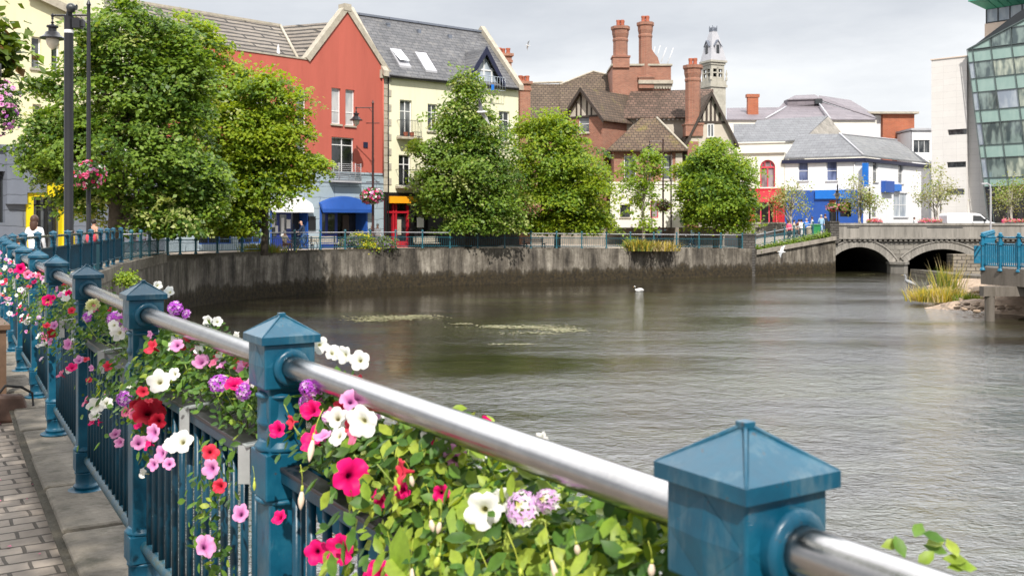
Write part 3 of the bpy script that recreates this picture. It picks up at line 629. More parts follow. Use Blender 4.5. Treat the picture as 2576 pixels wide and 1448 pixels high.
def blossom(kind,seed=0):
    k=(kind,seed%3)
    if k not in BLO:
        if kind in('violet','lilac'): o=verbena(seed%3).build('blossom',['petal_'+kind,'petal_lilac' if kind=='violet' else 'petal_white'],fix=False)
        elif kind=='double': o=double_bloom(seed%3).build('blossom','petal_cream',fix=False)
        elif kind=='bud': o=bud().build('bud',['bud_pink','bud_green'],fix=False)
        elif kind=='greenbud': o=bud().build('bud',['bud_green','bud_green'],fix=False)
        else: o=petunia(seed%3).build('blossom','petal_'+kind,fix=False)
        BLO[k]=o.data; bpy.data.objects.remove(o)
    return BLO[k]
def put(kind,pos,facing,scale,parent,seed=0,name=None):
    o=bpy.data.objects.new('bud' if 'bud' in kind else 'blossom',blossom(kind,seed)); C.objects.link(o); o.parent=parent
    o.location=Vector(pos)-parent.location
    if 'bud' in kind: o.rotation_euler=(rnd.uniform(-.25,.25),rnd.uniform(-.25,.25),rnd.uniform(0,6))
    else:
        q=Vector(facing).to_track_quat('Z','Y'); o.rotation_euler=(q@Matrix.Rotation(rnd.uniform(0,6.28),3,'Z').to_quaternion()).to_euler()
    o.scale=(scale*rnd.uniform(.84,1.06),scale*rnd.uniform(.84,1.06),scale*rnd.uniform(.8,1.9)); return o
# hero blooms read from the photo: u, v, kind, radius in photo px, offset of the bloom from the rail line (towards the pavement +)
HERO=[(400,958,'white',29,.13),(438,940,'white',18,.1),(910,1060,'white',47,.10),(805,868,'white',24,-.10),(838,886,'white',24,-.12),(864,892,'white',24,-.13),(904,906,'white',26,-.14),(455,1110,'white',32,.16),(432,1120,'white',22,.15),(240,1020,'white',24,.17),(268,1012,'white',16,.16),(1095,1095,'white',38,-.02),(1215,1283,'white',46,.06),(1060,1075,'white',26,-.05),(985,1050,'white',26,-.05),(850,1050,'white',30,.04),(425,733,'white',15,-.1),(397,718,'white',13,-.1),(522,806,'white',15,-.12),(547,808,'white',14,-.12),(297,838,'white',22,.05),(236,768,'double',16,.05),(1260,1255,'white',30,.02),(1210,1135,'white',26,-.08),(500,880,'white',14,.0),(960,1035,'white',26,-.06),(1300,1185,'white',22,-.05),
(785,1101,'magenta',36,.09),(885,1197,'magenta',52,.13),(855,1381,'magenta',46,.16),(797,1388,'magenta',30,.18),(950,1442,'magenta',40,.15),(120,755,'magenta',15,.1),(1075,1123,'magenta',27,.0),(955,1255,'magenta',30,.06),(1330,1172,'magenta',20,-.05),(1420,1197,'magenta',24,-.06),(1010,1232,'magenta',26,.05),(702,1300,'magenta',20,.1),(52,675,'magenta',13,.1),(70,690,'rose',13,.1),(1110,1240,'magenta',22,.03),
(530,1178,'pink',27,.16),(518,1372,'pink',29,.16),(405,1140,'pink',24,.17),(385,1168,'pink',18,.17),(425,1165,'pink',16,.17),(170,865,'pink',15,.15),(350,1112,'pink',22,.17),(883,1005,'pink',28,.04),(300,1112,'pink',15,.16),(605,1290,'pink',24,.16),(445,868,'pink',18,.04),(385,1088,'pink',22,.16),(290,1090,'pink',15,.16),(315,1035,'rose',16,.16),(340,1040,'rose',18,.16),(230,925,'pink',10,.13),
(375,1035,'crimson',40,.14),(345,1020,'crimson',22,.14),(530,1137,'coral',24,.15),(552,1222,'coral',20,.15),(380,872,'coral',20,.08),(272,920,'coral',14,.1),(395,1060,'crimson',24,.14),(130,838,'crimson',12,.14),(118,818,'coral',10,.14),
(553,965,'violet',30,.10),(615,985,'violet',24,.08),(787,978,'violet',32,.02),(772,1012,'violet',24,.02),(300,800,'violet',24,.03),(312,1002,'violet',24,.15),(222,797,'violet',15,.06),(445,775,'violet',20,-.05),(470,790,'violet',15,-.06),(1318,1283,'lilac',54,.06),(1385,1262,'lilac',36,.03),
(1083,1302,'bud',20,.12),(1108,1308,'bud',19,.11),(1033,1192,'bud',17,.07),(1218,1196,'bud',16,.0),(1244,1202,'bud',16,.0),(990,1400,'bud',18,.14),(1640,1412,'bud',24,.05),(1385,1398,'bud',22,.1),(1035,1420,'bud',18,.15),(1450,1365,'bud',20,.06),(640,1205,'greenbud',12,.13),(1105,1395,'greenbud',22,.13),(1192,1410,'greenbud',14,.12),(1000,1195,'greenbud',14,.07)]
def railhit(u,off):
    """the point of the railing line (moved off metres to the pavement side) seen in photo column u"""
    k=(u-UC)/FX; best=None
    for i in range(NP-1):
        t=(posts[i+1]-posts[i]).normalized(); nn=Vector((-t.y,t.x)); a=posts[i]+nn*off; b=posts[i+1]+nn*off
        fa=a.x-k*a.y; fb=b.x-k*b.y
        if b.y>.3 and fa*fb<=0 and fa!=fb:
            w=fa/(fa-fb); return i,w,a.lerp(b,w),nn
    return None
TL=leafT(); TB=leafT(.72,.06,.25)
boxes={}
BLBL={1:'flower trough nearest the photographer, its white trailing blooms outside the steel handrail',2:'flower trough between the two nearest post caps, with lime green leaves and pale fuchsia buds',3:'flower trough with crimson and violet blooms and pink petunias trailing over the balusters',4:'flower trough with one cream double bloom, third away from the large blue post cap',5:'flower trough with a single hanging pink petunia, fourth from the large blue post cap',6:'flower trough with a bright magenta bloom and dark red trailing flowers above plain blue railing',7:'pink and white flower trough beside the wooden table',8:'small pale pink flower trough just beyond the wooden table'}
for i in range(1,13):
    a,b=posts[i],posts[i+1]; c=(a+b)/2; t=(b-a).normalized(); nn=Vector((-t.y,t.x))
    lab=BLBL.get(i,'far flower trough of tiny pink and white blooms along the blue railing')
    bx=empty('flower_trough',(c.x,c.y,.84+.12),0,lab,'flower box','flower troughs hooked along the blue railing'); boxes[i]=bx
    def W(al,of,z): p=a+t*(al*SP)+nn*of; return Vector((p.x,p.y,z))
    Lc=lambda p: Vector(p)-bx.location
    tr=MB(); z0,z1=.87,.99
    q=[Lc(W(.08,-.05,z0)),Lc(W(.92,-.05,z0)),Lc(W(.92,-.19,z0)),Lc(W(.08,-.19,z0))]; up=Vector((0,0,z1-z0))
    o2=[Lc(W(.075,-.035,z1)),Lc(W(.925,-.035,z1)),Lc(W(.925,-.205,z1)),Lc(W(.075,-.205,z1))]
    tr.add(q+o2,[(3,2,1,0),(0,1,5,4),(1,2,6,5),(2,3,7,6),(3,0,4,7)],0); dz=Vector((0,0,-.02)); tr.add([p+dz for p in o2],[(0,1,2,3)],1)
    tr.build('trough',['railing_blue' if i>3 else 'railing_bright','soil'],bx)
    if i<=8:
        for al in (.11,.5):
            s=MB(); pts=[Lc(W(al,.045,.91)),Lc(W(al,.045,1.02)),Lc(W(al,-.06,1.03)),Lc(W(al,-.06,.99))]
            for p1,p2 in zip(pts,pts[1:]): s.bar(p1,p2,.034,.005)
            s.build('hook_strap','strap_grey',bx)
    # foliage: a mound over the trough and tresses hanging through to the pavement side
    r=np.random.RandomState(40+i); n=[0,900,5400,4200,2300,1500,1000,700,520,300,260,220,220][i]
    al=r.uniform(.03,.97,n); lump=np.array([.5+.5*math.sin(x*9+i*1.7)*math.sin(x*23+i) for x in al])
    hh=.15+.15*lump
    if i==2: hh=np.where(al<.5,hh*1.0,hh*.95)
    if i==1: al=r.uniform(.05,.97,n); 
    of=r.normal(-.115,.075,n)
    spill=(al<.58) if i==2 else ((al>.62)&(al<.97)) if i==3 else (np.sin(al*7+i*2)>.55)
    of=np.where(spill,r.normal(-.03,.105,n),of)
    if i<=5: of=np.where((al<.07)|(al>.93),-np.abs(of)-.05,of)
    zc=1.0+hh*r.uniform(-.1,1,n)**.6*(1-np.clip(np.abs(of+.05)/.34,0,1)**2)
    zc=np.where(spill&(of>.04),zc-r.uniform(0,.16,n),zc); zc=np.minimum(zc,1.245+ .04*(of<-.08)-.03*(np.abs(of)<.05))
    pos=np.array([W(x,y,z) for x,y,z in zip(al,of,zc)]); nv=np.array([nn.x,nn.y,0])
    nm=np.stack([of*3*nn.x-.35,of*3*nn.y-.5,np.full(n,.8)],1)+r.normal(size=(n,3))*.45
    parts=[]
    # tresses
    tc=[0,1,5,7,3,3,3,3,3,2,2,2,2][i]; P2=[];N2=[]
    for k in range(tc):
        x0=(r.uniform(.1,.55) if i==2 else r.uniform(.66,.95) if i==3 else r.uniform(.1,.9)); l=r.uniform(.10,.30)
        if i==3 and k<3: x0=r.uniform(.12,.3); l=.42
        m0=int(20+90*l)
        for j in range(m0):
            w=r.uniform(0,1); p=W(x0+r.normal()*.035,.07+.05*math.sin(w*3)+r.normal()*.025,1.02-l*w); P2.append(p); N2.append((nn.x+r.normal()*.5,nn.y-.2+r.normal()*.5,.4+r.normal()*.4))
    if P2: pos=np.vstack([pos,np.array(P2)]); nm=np.vstack([nm,np.array(N2)])
    size=r.uniform(.020,.046,len(pos))*(1.1 if i<3 else .95); Vv,Ff=scatter(TL,pos,nm,size,50+i)
    pfr=np.concatenate([np.where(al<.6,.45,.10) if i==2 else np.zeros(n),np.zeros(len(pos)-n)]); mi0=np.random.RandomState(60+i).choice([0,1,2],len(pos),p=[.60,.09,.31]); mi0=np.where(np.random.RandomState(70+i).uniform(size=len(pos))<pfr,1,mi0); mi=np.repeat(mi0,4)
    Vv-=np.array(bx.location)
    npmesh('foliage',Vv,Ff,['petunia_leaf','fresh_leaf','dark_petunia_leaf'],mi,bx,True)
    if i<=2:
        rb=np.random.RandomState(9); nb_=46 if i==2 else 10
        ab=rb.uniform(.03,.42,nb_) if i==2 else rb.uniform(.75,.97,nb_); ob=rb.normal(.03,.07,nb_); zz=1.02+rb.uniform(0,.16,nb_)
        pp=np.array([W(x,y,z) for x,y,z in zip(ab,ob,zz)]); nb2=np.stack([np.full(nb_,-.35),np.full(nb_,-.75),np.full(nb_,.75)],1)+rb.normal(size=(nb_,3))*.35
        Vv,Ff=scatter(TB,pp,nb2,rb.uniform(.055,.105,nb_),5,tdir=np.tile([0,-.2,-1.0],(nb_,1))); npmesh('broad_leaves',Vv-np.array(bx.location),Ff,['broad_leaf','fresh_leaf'],np.repeat(rb.choice([0,1],nb_,p=[.65,.35]),4),bx,True)
    if i==1:
        pz=np.array([P(u,v,1.32) for u,v in ((2250,1345),(2275,1362),(2300,1350),(2330,1368),(2350,1385),(2385,1392),(2410,1400),(2435,1410),(2445,1420),(2320,1340),(2400,1418))]); Vv,Ff=scatter(TL,pz,np.tile([0,-.6,.7],(len(pz),1)),.032,8); npmesh('trailing_leaves',Vv-np.array(bx.location),Ff,['petunia_leaf','fresh_leaf'],np.repeat([0,1,0,1,1,0,1,1,1,0,1],4),bx,True)
    st=MB()
    for k in range(14 if i<6 else 0):
        x0=r.uniform(.05,.95); p0=W(x0,-.08,.985); dx_=r.normal()*.012; dy_=r.normal()*.04; p1=W(x0+dx_,dy_-.06,1.06+r.uniform(0,.05)); p2=W(x0+dx_*2.5,dy_*1.5-.05,1.12+r.uniform(0,.08)); st.tube([Lc(p0),Lc(p1),Lc(p2)],.0018,5)
    if st.v: st.tube([Lc(W(q/8,-.08,.985)) for q in range(9)],.004,5)
    if st.v: st.build('stem_work','stem_green',bx,fix=False)
cnt={i:0 for i in boxes}
for n_,(u,v,kind,px,off) in enumerate(HERO):
    h=railhit(u,off)
    if not h: continue
    i,w,p,nn=h
    i=min(max(i,1),12); Y=p.y; z=PZ(v,Y); pos=Vector((p.x,p.y,z)); rad=px/FX*Y
    base={'violet':.030,'lilac':.030,'double':.026,'bud':.024,'greenbud':.024}.get(kind,.036); s=rad/base
    tocam=(Vector((0,0,CAMZ))-pos).normalized(); fc=tocam*.75+Vector((rnd.uniform(-.5,.5),rnd.uniform(-.4,.4),rnd.uniform(-.15,.5)))+Vector((nn.x,nn.y,0))*.3
    put(kind,pos,fc,s,boxes[i],n_); cnt[i]+=1
pal=['white','white','pink','pink','magenta','rose','coral','pink','lilac']
for i in boxes:
    a,b=posts[i],posts[i+1]; t=(b-a).normalized(); nn=Vector((-t.y,t.x)); extra=[0,5,34,34,30,28,30,34,34,28,26,26,26][i]
    for k in range(extra):
        w=rnd.uniform(.34 if i==2 else .06,.94); off=rnd.gauss(-.01,.10); z=min(1.0+.25*(1-min(1,abs(off+.05)/.34)**2)*rnd.uniform(.75,1.05)+.01,1.25 if off<-.07 else 1.205)
        if rnd.random()<(.3 if i>3 else .12) and i>2: off=rnd.uniform(.09,.16); z=rnd.uniform(.72,1.05)
        q=a+t*(w*SP)+nn*off; kd=rnd.choice(pal if i!=1 else ['white','white','coral'])
        if kd=='bud': pass
        fc=Vector((-q.x*.1-.2+rnd.uniform(-.6,.6)+nn.x*.5,-.7+rnd.uniform(-.5,.5),rnd.uniform(0,1)))
        put(kd,(q.x,q.y,z),fc,rnd.uniform(.45,.85),boxes[i],k)
    if i==2:
        for k in range(14):
            w=rnd.uniform(.05,.7); q=a+t*(w*SP)+nn*rnd.gauss(.04,.07); put('greenbud' if k%3 else 'bud',(q.x,q.y,rnd.uniform(1.05,1.19)),(0,0,1),rnd.uniform(.6,1),boxes[i],k)
# ------------------------------------------------------------------ left hand terrace
def awning(root,x0,x1,z0,z1,proj,matn,name='awning'):
    """an arched canopy in front of an opening: curved top, straight valance"""
    m=MB(); n=14; rise=z1-z0
    v=[];f=[]
    for k in range(n+1):
        x=x0+(x1-x0)*k/n; q=(2*k/n-1); zt=z0+rise*(.48+.52*(1-q*q)) ; v+= [(x,-.02,zt),(x,-proj*.6,zt-.25*rise*.3),(x,-proj,z0+.02),(x,-proj,z0-.22),(x,-proj+.03,z0-.22)]
    for k in range(n):
        for j in range(4): f.append((k*5+j,(k+1)*5+j,(k+1)*5+j+1,k*5+j+1))
    for b in (0,n): f.append((b*5,b*5+1,b*5+2,b*5+3))
    m.add(v,f,0,False); return m.build(name,matn,root)
def rootloc(fr): return Vector((fr.o.x,fr.o.y,fr.z0))
# --- red building
fr=Fr(425,dA(425),965,dA(965),-.3)
rb=fr.root('red_building','red rendered building with pointed gable over pale blue shopfronts, with blue and white awnings','building')
xr=fr.w; xg0=fr.x(785); xa=fr.x(872); zp=fr.xz(785,153)[1]; za=fr.xz(872,30)[1]; zc=fr.xz(885,437)[1]
w1=fr.rect(834,222,857,312); w2=fr.rect(869,226,892,316); w3=fr.rect(834,346,890,455)
red_h=[w1,w2,(w3[0],w3[1],zc,w3[3])]
hidden=[]
for u in (470,520,575,640,700,745):
    hidden.append(fr.rect(u,226,u+24,312)); hidden.append(fr.rect(u,350,u+24,425))
m=MB(); wallh(m,0,xr,zc,zp,red_h+hidden,0,.2); m.add([(xg0,0,zp),(xr,0,zp),(xa,0,za)],[(0,1,2)])
m.add([(0,0,zc),(0,10,zc),(0,10,zp),(0,0,zp)],[(0,1,2,3)]); m.add([(xr,0,zc),(xr,9.4,zc),(xr,9.4,zp-.4),(xr,0,zp)],[(0,1,2,3)])
m.box(0,xg0,.01,.35,zp-.4,zp-.002)
m.add([(xg0,.35,zp),(xr,.35,zp),(xa,.35,za)],[(2,1,0)])
m.build('wall','red_render',rb,fix=False)
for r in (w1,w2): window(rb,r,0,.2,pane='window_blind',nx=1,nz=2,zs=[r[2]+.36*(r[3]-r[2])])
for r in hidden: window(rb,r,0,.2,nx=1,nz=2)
# french window with its balcony
x0,x1,z0,z1=w3; ztr=z1-.28*(z1-z0)*.62
fw=window(rb,(x0,x1,z0,z1),0,.2,pane='window_dark',nx=2,nz=1,zs=[ztr],sill=False,name='french_window'); 
b=MB(); b.box(x0-.25,x1+.28,-.55,-.01,z0-.12,z0)
for k in range(9): zz=z0+.08+k*.13; b.tube([(x0-.2,-.5,zz),(x1+.22,-.5,zz)],.018,6); 
for xx in (x0-.2,x0+.25,x1-.25,x1+.22): b.tube([(xx,-.5,z0),(xx,-.5,z0+1.2)],.025,6)
for xx in (x0-.2,x1+.22):
    for k in range(9): b.tube([(xx,-.5,z0+.08+k*.13),(xx,-.02,z0+.08+k*.13)],.016,6)
b.build('balcony','lead_grey',rb)
# coping of the gable and the parapet
def cope(root,a,b,y0=-.12,y1=.5,h=.38,matn='stone_trim'):
    (xa_,za_),(xb_,zb_)=a,b; l=math.hypot(xb_-xa_,zb_-za_); nx_,nz_=-(zb_-za_)/l*h,(xb_-xa_)/l*h
    if nz_<0: nx_,nz_=-nx_,-nz_
    MB().prism([(xa_,za_),(xb_,zb_),(xb_+nx_,zb_+nz_),(xa_+nx_,za_+nz_)],y0,y1).build('coping',matn,root)
cope(rb,(xg0-.25,zp-.1),(xa,za)); cope(rb,(xa,za),(xr+.3,zp-.25)); MB().box(xa-.28,xa+.3,-.15,.55,za+.05,za+.52).build('coping','stone_trim',rb)
MB().box(xr-.35,xr+.3,-.15,.6,zp-.55,zp+.02).build('kneeler','stone_trim',rb)
MB().box(0,xg0-.3,-.06,.42,zp,zp+.09).build('coping','stone_trim',rb)
MB().box(0,xr,-.07,-.003,zc-.02,zc+.12).build('string_course','pale_blue_render',rb)
# pale blue ground floor
op=[fr.rect(679,520,775,612),fr.rect(806,523,922,614)]; zbx=0
op=[(a,b,0,d) for a,b,c,d in op]; more=[fr.rect(500,520,585,610),fr.rect(600,520,660,610)]; more=[(a,b,.5,d) for a,b,c,d in more]
m=MB(); wallh(m,0,xr,0,zc-.02,op+more,0,1.3); m.add([(0,0,0),(0,9,0),(0,9,zc-.02),(0,0,zc-.02)],[(0,1,2,3)]); m.box(0,xr,1.9,2.0,0,zc-.1)
m.build('shopfront_wall','pale_blue_render',rb,fix=False)
MB().box(0,xr,-.03,-.002,fr.xz(885,461)[1],fr.xz(885,461)[1]+.07).build('string_course','slate_blue_render',rb)
for a,b,c,d in more: window(rb,(a,b,c,d),0,.3,'blue_paint','window_dark',3,2,sill=False)
a,b,c,d=op[0]; awning(rb,a-.12,b+.12,d-.15,fr.xz(727,490)[1],.5,'white_cloth')
for x in (a+.02,b-.1): MB().box(x,x+.08,-.05,1.2,0,d).build('reveal_trim','blue_paint',rb)
sf=MB(); sf.box(a+.1,a+2.0,.6,.7,0,d); sf.build('shop_door','deep_blue_paint',rb)
for x in (a+.35,a+1.1): MB().box(x,x+.5,.56,.595,.9,d-.5).build('pane','window_glass',rb)
pn=MB()
for (x,z,w,h) in ((a+.45,1.5,.26,.7),(a+.75,1.1,.2,.5),(a+1.2,.9,.22,1.2),(a+1.6,1.4,.3,.6)): pn.box(x,x+w,.54,.555,z,z+h)
pn.build('notice','white_frame',rb)
MB().box(a+2.0,b-.15,.8,.9,.0,d).build('shop_window','window_dark',rb)
a,b,c,d=op[1]; awning(rb,a-.15,b+.15,d-.1,fr.xz(862,493)[1],.5,'blue_paint')
for x in (a-.06,b-.08): MB().box(x,x+.14,-.06,1.2,0,d).build('reveal_trim','blue_paint',rb)
sf=MB(); sf.box(a+.1,a+1.9,.7,.8,0,d); sf.build('shop_door','deep_blue_paint',rb)
for x in (a+.3,a+1.1): MB().box(x,x+.55,.66,.695,1.0,d-.4).build('pane','window_dark',rb)
MB().box(a+2.0,b-.1,1.1,1.2,0,d).build('shop_window','window_dark',rb)
MB().box(b-1.3,b-.75,.98,1.05,.9,2.3).build('notice_board','dark_timber',rb)
MB().box(a-1.0,a-.45,-.12,-.004,1.3,2.2).build('meter_box','black_paint',rb)
x,z=fr.xz(919,365); MB().box(x-.18,x+.18,-.06,-.004,z-.18,z+.2).build('plaque','navy_paint',rb)
x,z=fr.xz(962,380); MB().tube([(xr-.12,-.1,zc),(xr-.12,-.1,zp-.6)],.05,8).build('drainpipe','red_render',rb)
# ridged tile roofs behind the parapet
def wl_(u,v,d): p=P(u,v,d)-rootloc(fr); a=-math.atan2(fr.e.y,fr.e.x); return (p.x*math.cos(a)-p.y*math.sin(a),p.x*math.sin(a)+p.y*math.cos(a),p.z)
yb=.4; ztl=zp-.05; xv=fr.x(752,.4); rid=wl_(705,66,71); run=rid[1]-yb; zr_=rid[2]
m=MB(); m.slab([(-14,yb,ztl),(xv,yb,ztl),(rid[0],rid[1],zr_),(-14,rid[1],zr_)]); m.build('roof','ridged_tile',rb)
m=MB(); xc=fr.x(790,.6); p2=wl_(842,55,69.5); m.slab([(xv+.02,yb,ztl),(xc,.6,ztl+.05),(p2[0],p2[1],zr_),(rid[0]+.02,rid[1],zr_)]); m.build('roof','ridged_tile',rb)
m=MB(); m.tube([(xv,yb,ztl+.05),(rid[0],rid[1],zr_+.06)],.10,8); m.build('hip_flashing','stone_trim',rb)
MB().box(-14,rid[0],rid[1]-.12,rid[1]+.12,zr_-.05,zr_+.12).build('ridge_tiles','stone_trim',rb)
MB().lathe([(.12,0),(.1,.3),(.04,.62),(.02,.7)],(fr.x(700,1.2),1.2,ztl+.35),8).build('roof_vent','white_cloth',rb)
# --- yellow building at the left
fy=Fr(-150,dA(-150),250,dA(250),-.1)
yb_=fy.root('yellow_building','pale yellow gabled building at far left above a slate blue shopfront','building'); xr=fy.x(216)
zs_=fy.xz(60,372)[1]; zE=fy.xz(215,38)[1]; zA=fy.xz(80,-22)[1]; xA=fy.x(60)
wins=[fy.rect(79,93,104,172),fy.rect(129,109,150,180),fy.rect(82,262,104,330),fy.rect(129,268,150,335),fy.rect(-60,95,-30,180)]
m=MB(); wallh(m,0,xr,zs_,zE,wins,0,.28); k=(zA-zE)/(xr-xA); m.add([(0,0,zE),(xr,0,zE),(xA,0,zA),(0,0,zA)],[(0,1,2,3)]); m.add([(xr,0,0),(xr,9,0),(xr,9,zE),(xr,0,zE)],[(0,1,2,3)])
m.build('wall','yellow_render',yb_,fix=False)
for r in wins: window(yb_,r,0,.28,nx=1,nz=1,pane='window_glass',sillmat='terracotta' if False else 'stone_trim')
m=MB(); m.slab([(xr+.35,-.35,zE-.25),(xA,-.35,zA+.1),(xA,9,zA+.1),(xr+.35,9,zE-.25)],(0,0,-.2)); m.build('roof','ridged_tile',yb_)
m=MB(); m.slab([(xr+.4,-.38,zE-.2),(xA,-.38,zA+.2),(xA,-.38,zA-.25),(xr+.4,-.38,zE-.6)],(0,-.05,0)); m.build('bargeboard','stone_trim',yb_)
so_=[fy.rect(62,458,166,600)]; a,b,c,d=so_[0]; sh=[(a,b,0,d),(*fy.rect(-60,430,10,560),)]
m=MB(); wallh(m,0,xr+2.6,0,zs_,sh,-.15,.5); m.build('shopfront_wall','slate_blue_render',yb_,fix=False)
MB().box(0,xr+2.6,-.3,-.153,zs_-.2,zs_+.1).build('cornice','slate_blue_render',yb_)
m=MB(); m.box(a,a+.34,-.3,.2,0,d-.02); m.box(b-.34,b,-.3,.2,0,d-.02); m.build('pilaster','yellow_paint',yb_)
z0=fy.xz(120,495)[1]; MB().box(a+.36,b-.36,-.34,.1,z0,d-.05).build('sign_board','yellow_paint',yb_)
MB().box(a+.34,b-.34,.22,.28,0,z0).build('shop_window','window_glass',yb_)
m=MB()
for q in (.0,.25,.5,.78): x=a+.34+(b-a-.68)*q; m.box(x,x+.14,.12,.215,0,z0)
m.box(a+.5,b-.5,.12,.2,z0-.5,z0-.4); m.build('shop_frame','black_paint',yb_)
r=sh[1]; window(yb_,r,-.15,.4,'dark_frame','window_dark',2,1,sill=False)
for u in (10,60): 
    x=fy.x(u); MB().box(x,x+1.0,-.45,-.153,2.6 if u==10 else 3.2,zs_-.3).build('projecting_sign','slate_blue_render',yb_)
# cream wall that carries on to the tiled roof
fc=Fr(216,dA(216)+.4,428,dA(428)+.4,-.1); cw=fc.root('cream_building','cream rendered building behind the big lime tree, under the long tiled roof','building')
zt=fc.xz(240,-40)[1]; x1=fc.x(268)
m=MB(); m.box(0.02,x1,.3,8,zs_,zt); m.box(x1+.003,fc.w,.35,8,zs_,fc.xz(350,62)[1]); m.build('wall','cream_render',cw); MB().box(.03,fc.w-.02,.1,8,0,zs_-.003).build('ground_floor','slate_blue_render',cw)
hw=[fc.rect(u,v,u+22,v+66) for u in (250,300,350,400) for v in (170,330)]
for r in hw: window(cw,r,.18,.16)
MB().box(fc.x(228),fc.x(243),-.05,.095,1.2,1.9).build('post_box','black_paint',cw)
# --- cream apartments
fa=Fr(965,70,1304,77.4,-.3); ap=fa.root('cream_apartments','cream apartment house with slate roof, skylights and pointed dormer above an orange shop sign','building')
ze=fa.xz(975,182)[1]; W_=fa.w; zr=16.85+.3; yr=4.66
H=[fa.rect(1006,252,1036,345),fa.rect(1003,390,1033,468),fa.rect(1076,262,1100,330),fa.rect(1160,268,1190,350),fa.rect(1160,400,1190,470),fa.rect(1076,398,1100,466),fa.rect(1255,280,1282,355),fa.rect(1255,404,1282,470)]
zs_=fa.xz(985,484)[1]
m=MB(); wallh(m,0,W_,zs_,ze,H,0,.22)
m.add([(0,0,zs_),(0,9.3,zs_),(0,9.3,ze),(0,yr,zr),(0,0,ze)],[(0,1,2,3,4)]); m.add([(W_,0,0),(W_,9.3,0),(W_,9.3,ze),(W_,yr,zr),(W_,0,ze)],[(0,1,2,3,4)]); m.add([(0,9.3,0),(W_,9.3,0),(W_,9.3,ze),(0,9.3,ze)],[(0,1,2,3)])
m.build('wall','cream_render',ap,fix=False)
m=MB(); k=(zr-ze)/yr; m.slab([(.02,-.35,ze-.35*k+.1),(W_-.02,-.35,ze-.35*k+.1),(W_-.02,yr,zr+.1),(.02,yr,zr+.1)]); m.slab([(.02,9.6,ze+.1-.3*k),(.02,yr+.01,zr+.1),(W_-.02,yr+.01,zr+.1),(W_-.02,9.6,ze+.1-.3*k)]); m.build('roof','slate',ap)
for xx in (-.25,W_-.25):
    MB().prismx([(-.45,ze-.45*k+.1),(-.45,ze-.45*k+.5),(yr,zr+.6),(yr+.5,zr+.2),(yr,zr+.1)],xx,xx+.42).build('coping','stone_trim',ap)
MB().box(.2,W_-.2,yr-.15,yr+.16,zr+.06,zr+.22).build('ridge_tiles','slate_blue_render',ap)
m=MB(); m.tube([(.3,-.42,ze-.28),(W_-.3,-.42,ze-.28)],.075,8); m.tube([(.32,-.12,0),(.32,-.12,ze-.3)],.05,8); m.build('gutter','black_paint',ap)
m=MB(); zz=zs_
for i in range(int((ze-zs_)/.52)): m.box(-.02+.0,(.62 if i%2 else .42),-.045,-.003,zs_+i*.52+.02,zs_+i*.52+.49)
m.build('quoins','stone_trim',ap)
for i,r in enumerate(H): window(ap,r,0,.22,nx=2,nz=1,zs=[r[3]-.3*(r[3]-r[2])],pane='window_dark' if i else 'window_glass',name='french_window' if i<2 else 'window',sill=i>1)
for r in (H[0],H[1]):
    b=MB(); x0,x1,z0,z1=r; b.box(x0-.3,x1+.5,-.7,-.01,z0-.18,z0-.02,1)
    n=13
    for q in range(n+1): xx=x0-.25+(x1-x0+.7)*q/n; b.tube([(xx,-.62,z0),(xx,-.62,z0+1.15)],.012,5)
    for s in (.05,1.15): b.tube([(x0-.25,-.02,z0+s),(x0-.25,-.62,z0+s),(x1+.45,-.62,z0+s),(x1+.45,-.02,z0+s)],.02,6)
    b.build('balcony',['dark_frame','stone_trim'],ap)
x0,x1,z0,z1=H[0]; MB().lathe([(.13,0),(.17,.3),(.18,.32)],(x0+.25,-.4,z0),10).build('flower_pot','terracotta',ap); MB().lathe([(.13,0),(.17,.3),(.18,.32)],(x0+.75,-.4,z0),10).build('flower_pot','terracotta',ap)
def roofwin(root,x0,x1,y0,y1,opened=False):
    za_,zb_=ze+k*y0+.12,ze+k*y1+.12; h=.12
    f=MB(); f.slab([(x0,y0,za_+h),(x1,y0,za_+h),(x1,y1,zb_+h),(x0,y1,zb_+h)],(0,0,-.14)); w=f.build('skylight','lead_grey',root)
    g=MB(); i=.09; kk=i*(zb_-za_)/(y1-y0); lift=.32 if opened else 0
    g.slab([(x0+i,y0+i,za_+h+.02+kk+lift),(x1-i,y0+i,za_+h+.02+kk+lift),(x1-i,y1-i,zb_+h+.02-kk),(x0+i,y1-i,zb_+h+.02-kk)],(0,0,-.02)); g.build('pane','skylight',w)
for (ua,va,ub,vb,op_) in ((978,127,1032,168,True),(1042,136,1096,178,False)):
    # roof plane y from the photo rows
    def onroof(u,v):
        y=1.5
        for _ in range(12):
            x,z=fa.xz(u,v,y); y=(z-ze-.1)/k
        return x,y
    xa1,ya1=onroof(ua+(16 if op_ else 0),vb); xb1,yb1=onroof(ub,vb); _,yt=onroof((ua+ub)/2-15,va)
    xb=xb1; roofwin(ap,xb-.98,xb,min(ya1,yb1),min(ya1,yb1)+(yt-min(ya1,yb1)),op_)
for u,v in ((1240,95),(1140,110),(1067,98)):
    x,y=onroof(u,v) if False else (fa.x(u-40,3),3.0)
for xx,yy in ((2.6,3.9),(5.2,3.7),(8,3.6)): MB().box(xx,xx+.3,yy,yy+.3,ze+k*yy,ze+k*yy+.4).build('roof_vent','slate_blue_render',ap)
